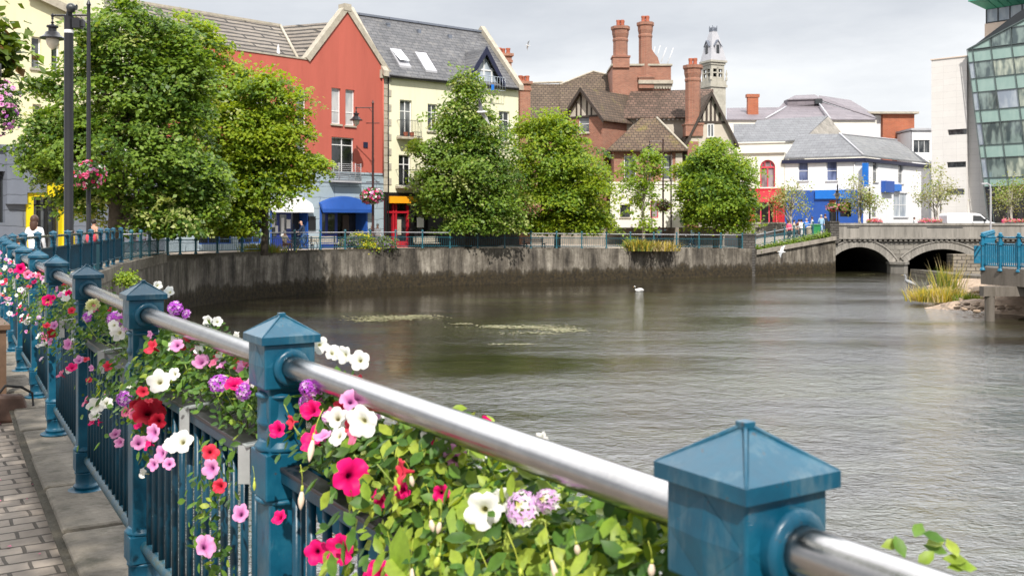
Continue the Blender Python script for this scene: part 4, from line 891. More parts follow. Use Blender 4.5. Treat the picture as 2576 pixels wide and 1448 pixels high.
# pointed glazed dormer
xd0,xd1=fa.x(1172,.2),fa.x(1252,.2); xm=(xd0+xd1)/2; zd0=fa.xz(1212,212,.2)[1]; zda=fa.xz(1210,125,.2)[1]
yk=(zda-ze)/k
m=MB(); m.slab([(xd0-.3,-.3,zd0+.1),(xm,-.3,zda+.1),(xm,yk,zda+.1),(xd0-.3,max(.2,(zd0-ze)/k),zd0+.1)],(0,0,-.12)); m.slab([(xd1+.3,-.3,zd0+.1),(xm,-.3,zda+.1),(xm,yk,zda+.1),(xd1+.3,max(.2,(zd0-ze)/k),zd0+.1)],(0,0,-.12)); dr=m.build('dormer','slate',ap)
m=MB()
for s,xx in ((-1,xd0-.3),(1,xd1+.3)): m.slab([(xx,-.36,zd0+.16),(xm,-.36,zda+.2),(xm,-.36,zda-.42),(xx,-.36,zd0-.38)],(0,-.08,0))
m.build('bargeboard','navy_paint',dr)
MB().prism([(xd0,zd0-.3),(xd1,zd0-.3),(xd1,zd0),(xm,zda-.2),(xd0,zd0)],.0,.06).build('dormer_glass','sash_pale',dr)
m=MB()
for q in (.25,.5,.75): xx=xd0+(xd1-xd0)*q; m.box(xx-.05,xx+.05,-.06,-.002,zd0-.3,zd0+(zda-zd0)*(1-abs(2*q-1))*.93)
m.box(xd0+.6,xd1-.6,-.055,-.004,zd0+1.0,zd0+1.1); m.box(xd0,xd1,-.058,-.006,zd0-.3,zd0-.2); m.build('glazing_bars','white_frame',dr)
m=MB(); n=12
for q in range(n+1): xx=xd0+(xd1-xd0)*q/n; m.tube([(xx,-.75,zd0-.5),(xx,-.75,zd0+.5)],.015,5)
for s in (-.5,.5): m.tube([(xd0,-.75,zd0+s),(xd1,-.75,zd0+s)],.025,6)
m.build('dormer_balcony','sash_pale',dr)
x,z=fa.xz(1238,222,-.6); MB().box(x-.2,x+.05,-.78,-.76,z-.2,z+.25).build('blue_panel','sky_blue_sign',dr)
# shop below
o1=fa.rect(972,503,1030,614); o2=fa.rect(1040,540,1075,600)
m=MB(); wallh(m,0,W_,0,zs_,[(o1[0],o1[1],0,o1[3]),o2],-.12,.5); m.build('shopfront_wall','black_paint',ap,fix=False)
r=fa.rect(981,494,1051,511,-.3); sg=MB().box(r[0],r[1],-.32,-.13,r[2],r[3]).build('sign_board','orange_paint',ap)
a,b,c,d=o1[0],o1[1],0,o1[3]; zt=fa.xz(1000,536)[1]
m=MB()
for q in (0,.30,.42,.94): xx=a+(b-a)*q; m.box(xx,xx+.13,.1,.3,0,d)
m.box(a,b,.08,.28,zt,zt+.14); m.box(a,b,.09,.29,0,.45); m.build('shop_door','red_paint',ap); MB().box(a,b,.31,.36,.0,d).build('shop_window','window_dark',ap)
MB().box(a+(b-a)*.55,a+(b-a)*.72,.25,.275,.9,2.0).build('notice','stone_trim',ap)
window(ap,o2,-.12,.4,'dark_frame','window_dark',2,2,sill=False)
r=fa.rect(1050,547,1066,572,-.2); MB().box(r[0],r[1],-.2,-.125,r[2],r[3]).build('menu_frame','white_frame',ap)
# --- brick house end with two chimney stacks, behind the apartments
fn=Fr(1262,80,1334,80.5,-.3); nh=fn.root('brick_terrace_house','narrow red brick house end with two stacks of chimney pots, right of the cream apartments','house')
def stack(root,x0,x1,y0,y1,z0,z1,name='chimney',pots=3,mt='brick',big=.14,neck=True):
    m=MB(); m.box(x0,x1,y0,y1,z0,z1-.75); m.box(x0-.09,x1+.09,y0-.09,y1+.09,z1-.75,z1-.55); m.box(x0-.02,x1+.02,y0-.02,y1+.02,z1-.55,z1-.22); m.box(x0-.16,x1+.16,y0-.16,y1+.16,z1-.22,z1)
    s=m.build(name,mt,root)
    for i in range(pots):
        xx=x0+(x1-x0)*(i+.5)/pots; MB().lathe([(big,0),(big*.85,.35),(big*1.1,.42),(big*1.05,.5)],(xx,(y0+y1)/2+(.12 if i%2 else -.12),z1),10).build('chimney_pot','terracotta',s)
    return s
def zz(f,u,v): return f.xz(u,v)[1]
stack(nh,fn.x(1266),fn.x(1300),2,3.2,8,zz(fn,1282,124),big=.18)
stack(nh,fn.x(1304),fn.x(1330),-.6,.6,0,zz(fn,1317,207),big=.18)
m=MB(); m.box(fn.x(1306),fn.x(1334),-.2,9,0,9.0); m.box(0,fn.x(1305),1.4,9,0,9.2); m.build('wall','brick',nh); m=MB(); m.slab([(0,1.2,9.3),(fn.x(1336),1.2,9.3),(fn.x(1336),5,12.2),(0,5,12.2)]); m.build('roof','slate',nh)
# ------------------------------------------------------------------ tudor brick house
ft=Fr(1535,92,1700,92,1.0); th=ft.root('tudor_house','red brick house with brown tiled roofs, half timbered gables and tall chimneys','house')
def X(u,y=0): return ft.x(u,y)
def Z(v,y=0): return ft.xz(1600,v,y)[1]
# long roof to the left
y0,y1=4.0,9.0
m=MB(); m.box(X(1325,y0),X(1600,y0),y0,y0+11,0,Z(318,y0)); m.build('wall','brick',th)
m=MB(); m.slab([(X(1318,y0),y0-.5,Z(315,y0)),(X(1600,y0),y0-.5,Z(315,y0)),(X(1560,y1),y1,Z(212,y1)),(X(1318,y1),y1,Z(212,y1))]); m.build('roof','brown_tile',th)
y2=7.5; m=MB(); zt=Z(181,y2+3); yv=lambda v: y2-2.4+(278-v)/97*5.4
rp_=lambda u,v: (X(u,yv(v)),yv(v),Z(v,yv(v)))
m.slab([rp_(1408,214),rp_(1408,278),rp_(1560,278),rp_(1556,196),rp_(1492,181)]); m.build('roof','brown_tile',th)
m=MB(); m.tube([(X(1318,y1),y1,Z(212,y1)+.08),(X(1416,y1),y1,Z(208,y1)+.05)],.12,6); m.tube([rp_(1408,213),rp_(1492,180),rp_(1556,195)],.12,6); m.build('ridge_tiles','stone_trim',th)
# parapet tower
yt=5.0; a,b=X(1541,yt),X(1688,yt); bw=b-a; z0,zp=Z(300,yt),Z(166,yt)
m=MB(); m.box(a,b,yt,yt+5,Z(240,yt),zp); m.box(a+.003,b-.003,yt+.003,yt+5,0,Z(240,yt)); 
for xx in (a,): pass
m.build('tower_wall','brick',th)
m=MB(); m.box(a-.12,b+.12,yt-.14,yt+5.1,zp,zp+.18); m.box(X(1605,yt),b+.15,yt-.42,yt-.003,Z(212,yt),Z(203,yt)); m.box(X(1605,yt)+.1,b+.1,yt-.22,yt-.004,Z(219,yt),Z(212.4,yt)); m.build('parapet_coping','stone_trim',th)
m=MB()
for i in range(11): xx=X(1610,yt)+i*(b-X(1610,yt))/11; m.box(xx,xx+.2,yt-.2,yt-.005,Z(224,yt),Z(219.4,yt))
m.build('corbels','stone_trim',th)
m=MB(); m.prism([(X(1636,yt),zp+.18),(X(1660,yt),zp+.18),(X(1655,yt),zp+.8),(X(1645,yt),zp+1.3),(X(1636,yt),zp+1.9)],yt,yt+.5); m.build('scroll','brick',th)
def tall(u0,u1,yy,vb,vt,vpot,name='tall_chimney'):
    a,b=X(u0,yy),X(u1,yy); w=b-a; c=(a+b)/2; zt=Z(vt,yy); zb_=Z(vb,yy); m=MB(); yc=yy+w*.5
    m.box(a,b,yy,yy+w,zb_,zb_+1.0); m.box(a-.08,b+.08,yy-.08,yy+w+.08,zb_+1.0,zb_+1.16)
    r=w*.44; prof=[(r*1.05,zb_+1.16),(r,zb_+1.4),(r,zt-1.5),(r*1.08,zt-1.4),(r*1.08,zt-1.25),(r*1.0,zt-1.15),(r*1.14,zt-.75),(r*1.16,zt-.4),(r*1.32,zt-.28),(r*1.32,zt)]
    v=MB(); v.lathe(prof,(c,yc,0),8,0,False); m.add(v.v,v.f)
    s=m.build(name,'brick',th)
    for i in range(4):
        an=i*1.57+.6; MB().lathe([(.2,0),(.17,.4),(.21,.5),(.2,.62)],(c+.28*math.cos(an),yc+.28*math.sin(an),zt),10).build('chimney_pot','terracotta',s)
tall(1542,1584,yt-.2,170,64,48); tall(1607,1645,yt-.3,222,54,38); tall(1725,1769,-3.2,342,162,145)
m=MB()
for u,v,du,dv in ((1641,138,7,-20),(1651,140,10,-25),(1663,148,14,-28),(1678,155,16,-34)): m.tube([(X(u,yt+2),yt+2,Z(v+8,yt+2)),(X(u+du,yt+2),yt+2,Z(v+dv,yt+2))],.03,5)
m.build('aerial','white_frame',th)
# main range: patchy roof running to the right hand gable
yf=1.0; yr_=5.0
m=MB(); m.slab([(X(1562,yf),yf-.4,Z(296,yf)),(X(1790,yf),yf-.4,Z(296,yf)),(X(1795,yr_),yr_,Z(224,yr_)),(X(1586,yr_),yr_,Z(230,yr_))]); m.build('roof','patchy_tile',th)
m=MB(); m.box(X(1562,yf),X(1800,yf),yf+.05,yf+8,0,Z(298,yf)); m.build('wall','tudor_plaster',th)
m=MB()
for i in range(16): xx=X(1600,yf)+i*.42; m.box(xx,xx+.14,yf-.3,yf+.04,Z(303,yf),Z(297,yf))
m.build('rafter_ends','white_frame',th)
# right cross gable with barge boards
yg=-3.0; ga,gb=X(1730,yg),X(1846,yg); gz=Z(352,yg); gr=Z(236,yg)
w_,r_=gable_block(th,ga,gb,yg,yg+11,0,gz,gr,'tudor_plaster','brown_tile_side',.35,'dark_timber',holes=[(X(1776,yg),X(1800,yg),Z(352,yg)-.2+.1,Z(352,yg)-.05)] if False else [])
c=(ga+gb)/2; m=MB(); kk=(gr-gz)/(c-ga)
for s in (-.62,-.3,0,.3,.62): xx=c+s*(gb-ga)*.5*.6; zt=gr-kk*abs(xx-c)-.15; m.box(xx-.09,xx+.09,yg-.07,yg-.003,Z(305,yg),zt)
m.box(c-1.35,c+1.35,yg-.09,yg-.005,Z(305,yg)-.2,Z(305,yg)); m.build('timber_frame','dark_timber',th)
window(th,(X(1779,yg),X(1796,yg),Z(345,yg),Z(312,yg)),yg-.16,.16,pane='window_glass',nx=2,nz=1)
m=MB(); m.box(ga-.02,X(1757,yg),yg-.10,yg-.004,0,Z(356,yg)); m.build('brick_pier','brick',th)
# left half timbered gable
fl=Fr(1424,93,1516,90.2,1.0); 
def sub(fr2): 
    e=empty('gable_wing',(0,0,0)); e.parent=th; p=Vector((fr2.o.x,fr2.o.y,fr2.z0))-Vector((ft.o.x,ft.o.y,ft.z0)); e.location=p; e.rotation_euler=(0,0,math.atan2(fr2.e.y,fr2.e.x)); return e
a,b=0,fl.w; zE=fl.xz(1500,292)[1]; zR=fl.xz(1466,226)[1]; dd=10
m=MB(); H2=[fl.rect(1456,290,1482,334)]; wallh(m,a,b,0,zE,H2,0); m.add([(0,0,0),(0,dd,0),(0,dd,zE),(0,0,zE)],[(0,1,2,3)]); m.add([(b,0,0),(b,dd,0),(b,dd,zE),(b,0,zE)],[(0,1,2,3)])
gw=m.build('gable_wall','brick',th,fix=False); e0=sub(fl); M=Matrix.Translation(e0.location)@Matrix.Rotation(e0.rotation_euler[2],4,'Z'); bpy.data.objects.remove(e0)
def mv(o): o.matrix_local=M; return o
mv(gw)
mv(MB().prism([(a,zE),(b,zE),((a+b)/2,zR)],0,.1).build('gable_plaster','tudor_plaster',th))
kk=(zR-zE)/(b/2); m=MB()
for s,xa in ((-1,0),(1,b)): m.slab([(xa+s*.45,-.5,zE-kk*.45+.15),(b/2,-.5,zR+.15),(b/2,dd,zR+.15),(xa+s*.45,dd,zE-kk*.45+.15)],(0,0,-.15))
mv(m.build('roof','mossy_tile_side',th))
m=MB()
for s,xa in ((-1,0),(1,b)): m.slab([(xa+s*.47,-.54,zE-kk*.47+.2),(b/2,-.54,zR+.2),(b/2,-.54,zR-.22),(xa+s*.47,-.54,zE-kk*.47-.2)],(0,-.07,0))
mv(m.build('bargeboard','dark_timber',th))
m=MB()
for q in (.3,.42,.58,.7): xx=b*q; m.box(xx-.07,xx+.07,-.06,-.003,zE+.1,zE+(1-abs(2*q-1))*(zR-zE)-.1)
m.box(.2,b-.2,-.08,-.005,zE-.05,zE+.12); mv(m.build('timber_frame','dark_timber',th))
mv(window(th,H2[0],0,.16,nx=1,nz=2))
# hipped mossy roof in front with brick walls under it
yh=-4.5; ha,hb=X(1528,yh),X(1728,yh); he=Z(377,yh); yp=-.5; zr2=Z(298,yp)
m=MB(); m.slab([(ha,yh-.4,he),(hb,yh-.4,he),(X(1652,yp),yp,zr2),(X(1612,yp),yp,zr2)]); m.build('roof','mossy_tile',th)
m=MB(); m.slab([(hb,yh-.4,he),(hb,yf,he),(X(1652,yp),yf,zr2),(X(1652,yp),yp,zr2)]); m.slab([(ha,yf,he),(ha,yh-.4,he),(X(1612,yp),yp,zr2),(X(1612,yp),yf,zr2)]); m.build('roof','mossy_tile_side',th)
MB().tube([(hb,yh-.4,he+.05),(X(1652,yp),yp,zr2+.08)],.11,6).build('hip_tiles','stone_trim',th)
wz=Z(458,yh+.2); HH=[ft.rect(1664,390,1692,452,yh+.2),ft.rect(1570,392,1600,450,yh+.2)]
m=MB(); wallh(m,X(1545,yh),X(1718,yh),wz,he-.05,HH,yh+.2); m.add([(X(1718,yh),yh+.2,0),(X(1718,yh),yf,0),(X(1718,yh),yf,he),(X(1718,yh),yh+.2,he)],[(0,1,2,3)]); m.add([(X(1545,yh),yh+.2,0),(X(1545,yh),yf,0),(X(1545,yh),yf,he),(X(1545,yh),yh+.2,he)],[(0,1,2,3)]); m.build('wall','brick',th,fix=False)
for r in HH: window(th,r,yh+.2,.16)
MB().box(X(1700,yh),X(1717,yh),yh+.12,yh+.196,wz,he-.3).build('plaster_panel','tudor_plaster',th)
m=MB(); H3=[ft.rect(1560,515,1585,546,yh),ft.rect(1636,505,1656,548,yh)]; wallh(m,X(1535,yh),X(1722,yh),0,wz,H3,yh); m.box(X(1535,yh)-.03,X(1722,yh)+.03,yh-.08,yh-.003,wz-.2,wz+.02); m.build('ground_floor','cream_stucco',th,fix=False)
window(th,H3[0],yh,.16,'dark_frame','window_dark',1,1); window(th,H3[1],yh,.16,'pink_red_paint','window_pinkish',1,2,sill=False,name='door')
MB().tube([(X(1688,yh),yh-.1,0),(X(1688,yh),yh-.1,he-.2)],.06,8).build('drainpipe','dark_timber',th)
# ------------------------------------------------------------------ bell tower far behind
D=175.; fb=Fr(1762,D,1806,D*.985,0); bt=empty('bell_tower',(PX(1794,D),D,0),R(24),'distant pale stone bell tower with a lead spire, louvred dormers and iron cresting','tower')
s=D/FX; hw=1.0
def tz(v): return PZ(v,D)
w=19.5*s
m=MB(); m.box(-w*1.14,w*1.14,-w*1.14,w*1.14,-3,tz(222)-.01); m.build('wall','tower_stone',bt)
m=MB(); m.box(-w*1.3,w*1.3,-w*1.3,w*1.3,tz(222),tz(216)); m.box(-w*1.2,w*1.2,-w*1.2,w*1.2,tz(216),tz(205)); m.box(-w*1.28,w*1.28,-w*1.28,w*1.28,tz(160),tz(155)); m.box(-w*1.12,w*1.12,-w*1.12,w*1.12,tz(166),tz(160)); m.build('cornice','tower_stone',bt)
for sx in (-1,1):
    for sy in (-1,1):
        m=MB(); m.box(sx*w*.86-.2,sx*w*.86+.2,sy*w*.86-.2,sy*w*.86+.2,tz(205),tz(166)); m.build('corner_pier','tower_stone',bt)
        m=MB(); m.lathe([(.2,0),(.2,.5),(.08,.7),(.18,1.1),(.03,1.9)],(sx*w*1.2,sy*w*1.2,tz(205)),8); m.build('pinnacle','tower_stone',bt)
m=MB()
for a in range(4):
    M2=Matrix.Rotation(a*math.pi/2,3,'Z')
    q=MB()
    for xx in (-.05,): q.box(xx-.12,xx+.22,-w*1.0,-w*.8,tz(205),tz(172))
    q.box(-w*.9,w*.9,-w*1.0,-w*.82,tz(176),tz(166)); q.box(-w*.9,w*.9,-w*.95,-w*.85,tz(205),tz(196)); q.box(-w*.9,w*.9,-w*1.0,-w*.8,tz(187),tz(184)); m.add([M2@Vector(p) for p in q.v],q.f)
m.build('belfry_arcade','tower_stone',bt); MB().box(-w*.6,w*.6,-w*.6,w*.6,tz(206),tz(164)).build('belfry_core','window_dark',bt)
m=MB(); A=w*1.2; B=w*.34; v=[(-A,-A,tz(155)),(A,-A,tz(155)),(A,A,tz(155)),(-A,A,tz(155)),(-B*2.2,-B*2.2,tz(112)),(B*2.2,-B*2.2,tz(112)),(B*2.2,B*2.2,tz(112)),(-B*2.2,B*2.2,tz(112)),(-B,-B,tz(80)),(B,-B,tz(80)),(B,B,tz(80)),(-B,B,tz(80))]
m.add(v,[(0,1,5,4),(1,2,6,5),(2,3,7,6),(3,0,4,7),(4,5,9,8),(5,6,10,9),(6,7,11,10),(7,4,8,11),(8,9,10,11)]); m.build('spire','lead_grey',bt)
for a in range(4):
    M4=Matrix.Rotation(a*math.pi/2,4,'Z'); q=MB(); yy=-w*1.0; q.prism([(-.55,tz(141)),(.55,tz(141)),(.55,tz(116)),(0,tz(106)),(-.55,tz(116))],yy,yy+2.4); d=q.build('dormer','lead_grey',bt); d.matrix_local=M4
    q=MB(); q.slab([(-.75,yy-.15,tz(118)),(0,yy-.15,tz(103)),(0,yy+1.6,tz(103)),(-.75,yy+1.6,tz(118))],(0,0,-.15)); q.slab([(.75,yy-.15,tz(118)),(0,yy-.15,tz(103)),(0,yy+1.6,tz(103)),(.75,yy+1.6,tz(118))],(0,0,-.15)); q.build('dormer_roof','slate_blue_render',d); MB().box(-.3,.3,yy-.05,yy-.005,tz(138),tz(116)).build('louvre','window_dark',d)
m=MB(); m.box(-B*1.1,B*1.1,-B*1.1,B*1.1,tz(80),tz(78))
for i in range(-2,3):
    for yy in (-B,B): m.bar((i*B/2,yy,tz(78)),(i*B/2,yy,tz(66 if i in(-2,2) else 70)),.09,.09); m.bar((yy,i*B/2,tz(78)),(yy,i*B/2,tz(66 if i in(-2,2) else 70)),.09,.09)
m.build('cresting','slate_blue_render',bt)
# ------------------------------------------------------------------ white corner house and neighbours
fw_=Fr(1975,112,2172,108,.35); wh=fw_.root('white_corner_house','white rendered corner house with slate hipped roof, navy eaves and bright blue shopfront','house')
ze=fw_.xz(2172,398)[1]; HL=[fw_.rect(2008,405,2033,455),fw_.rect(2079,404,2106,455)]
xw=fw_.w; fs=Fr(2172,108,2336,122,.35)
zsh=fw_.xz(2100,478)[1]
m=MB(); wallh(m,0,xw,zsh,ze,HL,0,.2); m.build('wall','white_render',wh,fix=False)
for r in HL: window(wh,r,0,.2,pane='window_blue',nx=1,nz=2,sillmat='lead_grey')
def mv2(o,fr2,fr1=fw_):
    p=Vector((fr2.o.x,fr2.o.y,fr2.z0))-Vector((fr1.o.x,fr1.o.y,fr1.z0)); a1=math.atan2(fr1.e.y,fr1.e.x); a2=math.atan2(fr2.e.y,fr2.e.x)
    o.matrix_local=Matrix.Rotation(-a1,4,'Z')@Matrix.Translation(p)@Matrix.Rotation(a2,4,'Z')@o.matrix_local.copy() if False else Matrix.Rotation(-a1,4,'Z')@Matrix.Translation(p)@Matrix.Rotation(a2,4,'Z'); return o
HR=[fs.rect(2196,404,2208,458),fs.rect(2260,410,2272,462),fs.rect(2194,520,2207,548),fs.rect(2248,485,2283,546)]
m=MB(); wallh(m,0.01,fs.w,0,fs.xz(2172,398)[1],HR,0,.2); m.add([(fs.w,0,0),(fs.w,8,0),(fs.w,8,ze),(fs.w,0,ze)],[(0,1,2,3)]); mv2(m.build('side_wall','white_render',wh,fix=False),fs)
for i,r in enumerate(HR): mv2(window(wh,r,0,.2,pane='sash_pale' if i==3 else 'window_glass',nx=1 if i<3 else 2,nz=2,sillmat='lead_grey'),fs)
m=MB(); m.box(-.3,xw+.3,-.35,-.003,ze-.38,ze+.02); m.build('eaves_board','navy_paint',wh); m=MB(); m.box(-.3,fs.w+.1,-.35,-.003,ze-.38,ze+.02); mv2(m.build('eaves_board','navy_paint',wh),fs)
# roof in photo points turned to local
def loc2(p,fr2=fw_):
    q=p-Vector((fr2.o.x,fr2.o.y,fr2.z0)); a=-math.atan2(fr2.e.y,fr2.e.x); return Vector((q.x*math.cos(a)-q.y*math.sin(a),q.x*math.sin(a)+q.y*math.cos(a),q.z))
ap_=P(2112,337,114.5); bp_=P(2256,353,124); cp_=P(2010,337,118)
crn=loc2(P(2172,391,107.7)); lft=loc2(P(1972,397,111.7)); rgt=loc2(P(2337,409,121.6)); apx=loc2(ap_); rdg=loc2(bp_); lrd=loc2(cp_)
m=MB(); m.slab([lft,crn,apx,lrd]); m.build('roof','slate_far',wh); m=MB(); m.slab([crn,rgt,rdg,apx]); m.build('roof','slate_side',wh)
m=MB(); m.tube([crn+Vector((0,0,.05)),apx+Vector((0,0,.08)),],.1,6); m.tube([apx+Vector((0,0,.06)),rdg+Vector((0,0,.06))],.1,6); m.build('ridge_tiles','lead_grey',wh)
m=MB(); dh=[fw_.rect(2050,503,2066,553)]; x9=fw_.x(2040)
wallh(m,0,xw,0,zsh,[(fw_.x(2085),fw_.x(2104),0,fw_.xz(2095,503)[1]),fw_.rect(2112,508,2142,545)],-.1,.6); m.build('shopfront_wall','blue_paint',wh,fix=False)
r=fw_.rect(2052,478,2140,500); MB().box(r[0],r[1],-.35,-.104,r[2],r[3]).build('sign_board','sky_blue_sign',wh)
MB().box(fw_.x(2085),fw_.x(2104),.5,.6,0,3).build('door','window_dark',wh); r=fw_.rect(2112,508,2142,545); MB().box(r[0],r[1],.4,.5,r[2],r[3]).build('shop_window','window_dark',wh)
r=fs.rect(2178,412,2188,470); mv2(MB().box(r[0]-1.3,r[0]-.9,-.7,-.15,r[2],r[3]).build('hanging_sign','sky_blue_sign',wh),fs)
r=fs.rect(2216,463,2262,480); m=MB(); m.box(r[0],(r[0]+r[1])/2,-.5,-.01,r[2]-.2,r[3]+.3); mv2(m.build('wall_sign','blue_paint',wh),fs); mv2(MB().box((r[0]+r[1])/2+.05,r[1],-.3,-.01,r[2],r[3]).build('wall_sign','sky_blue_sign',wh),fs)
MB().tube([(fw_.x(2150),-.08,3.5),(fw_.x(2150),-.08,ze-.4)],.05,6).build('drainpipe','white_frame',wh)
# cream pub front with arched red window
fp=Fr(1830,114,1974,112,.35); pb=fp.root('cream_stucco_pub','cream stucco house front with parapet, one arched red window and red shopfront','house')
zt=fp.xz(1930,360)[1]; zs2=fp.xz(1930,474)[1]; ra=fp.rect(1912,402,1950,474); ra=(ra[0],ra[1],ra[2]+.15,ra[3]); xc=(ra[0]+ra[1])/2; rad=(ra[1]-ra[0])/2; zsp=ra[3]-rad
m=MB(); wallh(m,0,fp.w,zs2,zt,[(ra[0],ra[1],ra[2],ra[3])],0,.35)
n=12
for i in range(n):   # spandrels that round the head of the opening
    a0,a1=math.pi*i/n,math.pi*(i+1)/n; x0,x1=xc-rad*math.cos(a0),xc-rad*math.cos(a1)
    m.add([(x0,0,zsp+rad*math.sin(a0)),(x1,0,zsp+rad*math.sin(a1)),(x1,0,ra[3]),(x0,0,ra[3])],[(0,1,2,3)]); m.add([(x0,0,zsp+rad*math.sin(a0)),(x1,0,zsp+rad*math.sin(a1)),(x1,.35,zsp+rad*math.sin(a1)),(x0,.35,zsp+rad*math.sin(a0))],[(0,1,2,3)])
m.box(0,fp.w,.36,8,0,zt-1); m.build('wall','cream_stucco',pb,fix=False)
m=MB(); m.box(0,fp.w+.05,-.3,-.003,fp.xz(1930,385)[1],fp.xz(1930,380)[1]); m.box(0,fp.w+.05,-.15,.4,zt,zt+.15); m.build('cornice','cream_stucco',pb)
m=MB()
for i in range(n):
    a0,a1=math.pi*i/n,math.pi*(i+1)/n; m.bar((xc-(rad-.08)*math.cos(a0),.22,zsp+(rad-.08)*math.sin(a0)),(xc-(rad-.08)*math.cos(a1),.22,zsp+(rad-.08)*math.sin(a1)),.1,.16)
m.box(ra[0],ra[0]+.14,.15,.3,ra[2],zsp); m.box(ra[1]-.14,ra[1],.15,.3,ra[2],zsp); m.box(ra[0],ra[1],.14,.29,zsp-.1,zsp+.08); m.box(xc-.06,xc+.06,.155,.28,ra[2],zsp); m.box(xc-.35,xc-.27,.155,.28,zsp,zsp+rad*.9); m.box(xc+.27,xc+.35,.155,.28,zsp,zsp+rad*.9)
aw=m.build('arched_window','pink_red_paint',pb); MB().box(ra[0],ra[1],.3,.34,ra[2],ra[3]).build('pane','window_pinkish',aw)
m=MB(); wallh(m,0,fp.w,0,zs2,[fp.rect(1898,512,1944,560)],-.12,.5); m.build('shopfront_wall','red_paint',pb,fix=False); r=fp.rect(1898,512,1944,562); MB().box(r[0],r[1],.3,.36,0,r[3]).build('shop_window','window_dark',pb)
r=fp.rect(1885,480,1955,508); m=MB(); m.slab([(r[0],-.14,r[3]),(r[1],-.14,r[3]),(r[1],-1.1,r[2]),(r[0],-1.1,r[2])],(0,0,-.06)); m.build('awning','red_paint',pb)
m=MB()
for q in (.1,.4,.7,.96): x=r[0]+(r[1]-r[0])*q; m.box(x,x+.12,-.3,-.13,0,3.2)
m.build('shop_frame','pink_red_paint',pb)
m=MB()
for i in range(24): x=r[0]+i*.14; m.tube([(x,-1.6,0),(x,-1.6,1.0)],.025,5)
m.tube([(r[0],-1.6,1.0),(r[0]+3.3,-1.6,1.0)],.03,5); m.build('terrace_railing','blue_paint',pb)
# grey slate roof behind the pub and purple roofed house
q=Vector((0,0,0))
def flat(name,label,cat): return empty(name,(PX(2000,122),122,.35),0,label,cat)
gr_=flat('grey_roofed_house','house with a broad grey slate roof and pale rendered gable, behind the white corner house','house'); g0=Vector(gr_.location)
def PL(u,v,d): return P(u,v,d)-g0
m=MB(); m.slab([PL(1862,362,119),PL(2020,350,119),PL(2082,292,126),PL(1905,302,126)]); m.slab([PL(1845,358,120),PL(1882,362,120),PL(1900,312,124.5),PL(1845,312,124.5)]); m.build('roof','slate_far',gr_)
m=MB(); m.slab([PL(2020,350,119.2),PL(2130,350,124),PL(2084,293,126)],(.1,.3,0),1); m.slab([PL(1862,364,119.3),PL(2024,352,119.3),PL(2024,480,119.3),PL(1862,480,119.3)],(0,.4,0)); m.slab([PL(2024,352,119.4),PL(2130,352,124),PL(2130,480,124),PL(2024,480,119.4)],(0,.4,0)); m.build('wall',['cream_stucco','bridge_smooth'],gr_)
pr=empty('purple_roofed_house',(PX(2000,140),140,.35),0,'large house with purple grey slate roof, raised roof lantern and one chimney','house'); g0=Vector(pr.location)
m=MB(); m.slab([PL(1828,300,138),PL(2205,300,140),PL(2060,254,150),PL(1975,254,150),PL(1960,270,146),PL(1828,272,146)]); m.slab([PL(2060,250,149.5),PL(2205,298,141),PL(2190,282,150),PL(2140,252,152),PL(2060,240,151)]); m.build('roof','purple_slate',pr)
m=MB(); m.slab([PL(1981,268,147),PL(2066,262,147),PL(2066,248,147),PL(1981,250,147)],(0,2.,0)); m.slab([PL(1981,250,146.8),PL(2066,247,146.8),PL(2050,238,150),PL(2000,240,150)]); m.build('roof_lantern','purple_slate',pr); MB().slab([PL(2050,262,146.8),PL(2068,261,146.8),PL(2068,249,146.8),PL(2050,250,146.8)],(0,-.2,0)).build('louvre','dark_frame',pr)
m=MB(); m.tube([PL(1925,299,138.5),PL(1978,269,146.5)],.14,6); m.tube([PL(2062,262,146),PL(2090,300,138)],.14,6); m.build('hip_flashing','lead_grey',pr)
m=MB(); m.slab([PL(1828,302,138.3),PL(2205,302,140.3),PL(2205,470,140.3),PL(1828,470,138.3)],(0,.5,0)); m.build('wall','cream_stucco',pr)
c=PL(1893,272,142); m=MB(); m.box(c.x-.75,c.x+.75,c.y-.4,c.y+.4,c.z-3.0,c.z+1.5); m.box(c.x-.9,c.x+.9,c.y-.5,c.y+.5,c.z+1.5,c.z+1.95); m.build('chimney','brick_far',pr)
fo=Fr(2085,146,2300,146,.35); ob=fo.root('flat_roofed_block','flat roofed brick and white rendered block with three small square windows','building')
def OX(u): return fo.x(u)
def OZ(v): return fo.xz(2200,v)[1]
m=MB(); m.box(OX(2085),OX(2132),0,7,0,OZ(290)); m.box(OX(2217),OX(2296),-.6,7,0,OZ(288)); m.build('brick_wing','brick_far',ob)
HW=[fo.rect(u,308,u+11,325) for u in (2143,2163,2187)]; m=MB(); wallh(m,OX(2132)+.003,OX(2217)-.003,0,OZ(290),HW,.1,.15); m.build('wall','white_render',ob,fix=False)
for r in HW: window(ob,r,.1,.15,nx=1,nz=1,bar=.12,sill=False)
MB().box(OX(2080),OX(2304),-1.2,7.5,OZ(288)+.003,OZ(283)).build('flat_roof','stone_trim',ob)
fo2=Fr(2294,140,2350,140,.35); o2b=fo2.root('small_white_annexe','small flat roofed white annexe with dark windows, left of the white stone tower block','building'); a=fo2.rect(2298,352,2340,385)
m=MB(); wallh(m,0,fo2.w,0,fo2.xz(2320,328)[1],[a],0,.2); m.box(0,fo2.w,.4,6,0,fo2.xz(2320,330)[1]); m.build('wall','white_render',o2b,fix=False); window(o2b,a,0,.2,'white_frame','window_glass',3,1,sill=False); MB().box(-.2,fo2.w,-.3,6,fo2.xz(2320,328)[1]+.003,fo2.xz(2320,323)[1]).build('flat_roof','lead_grey',o2b)
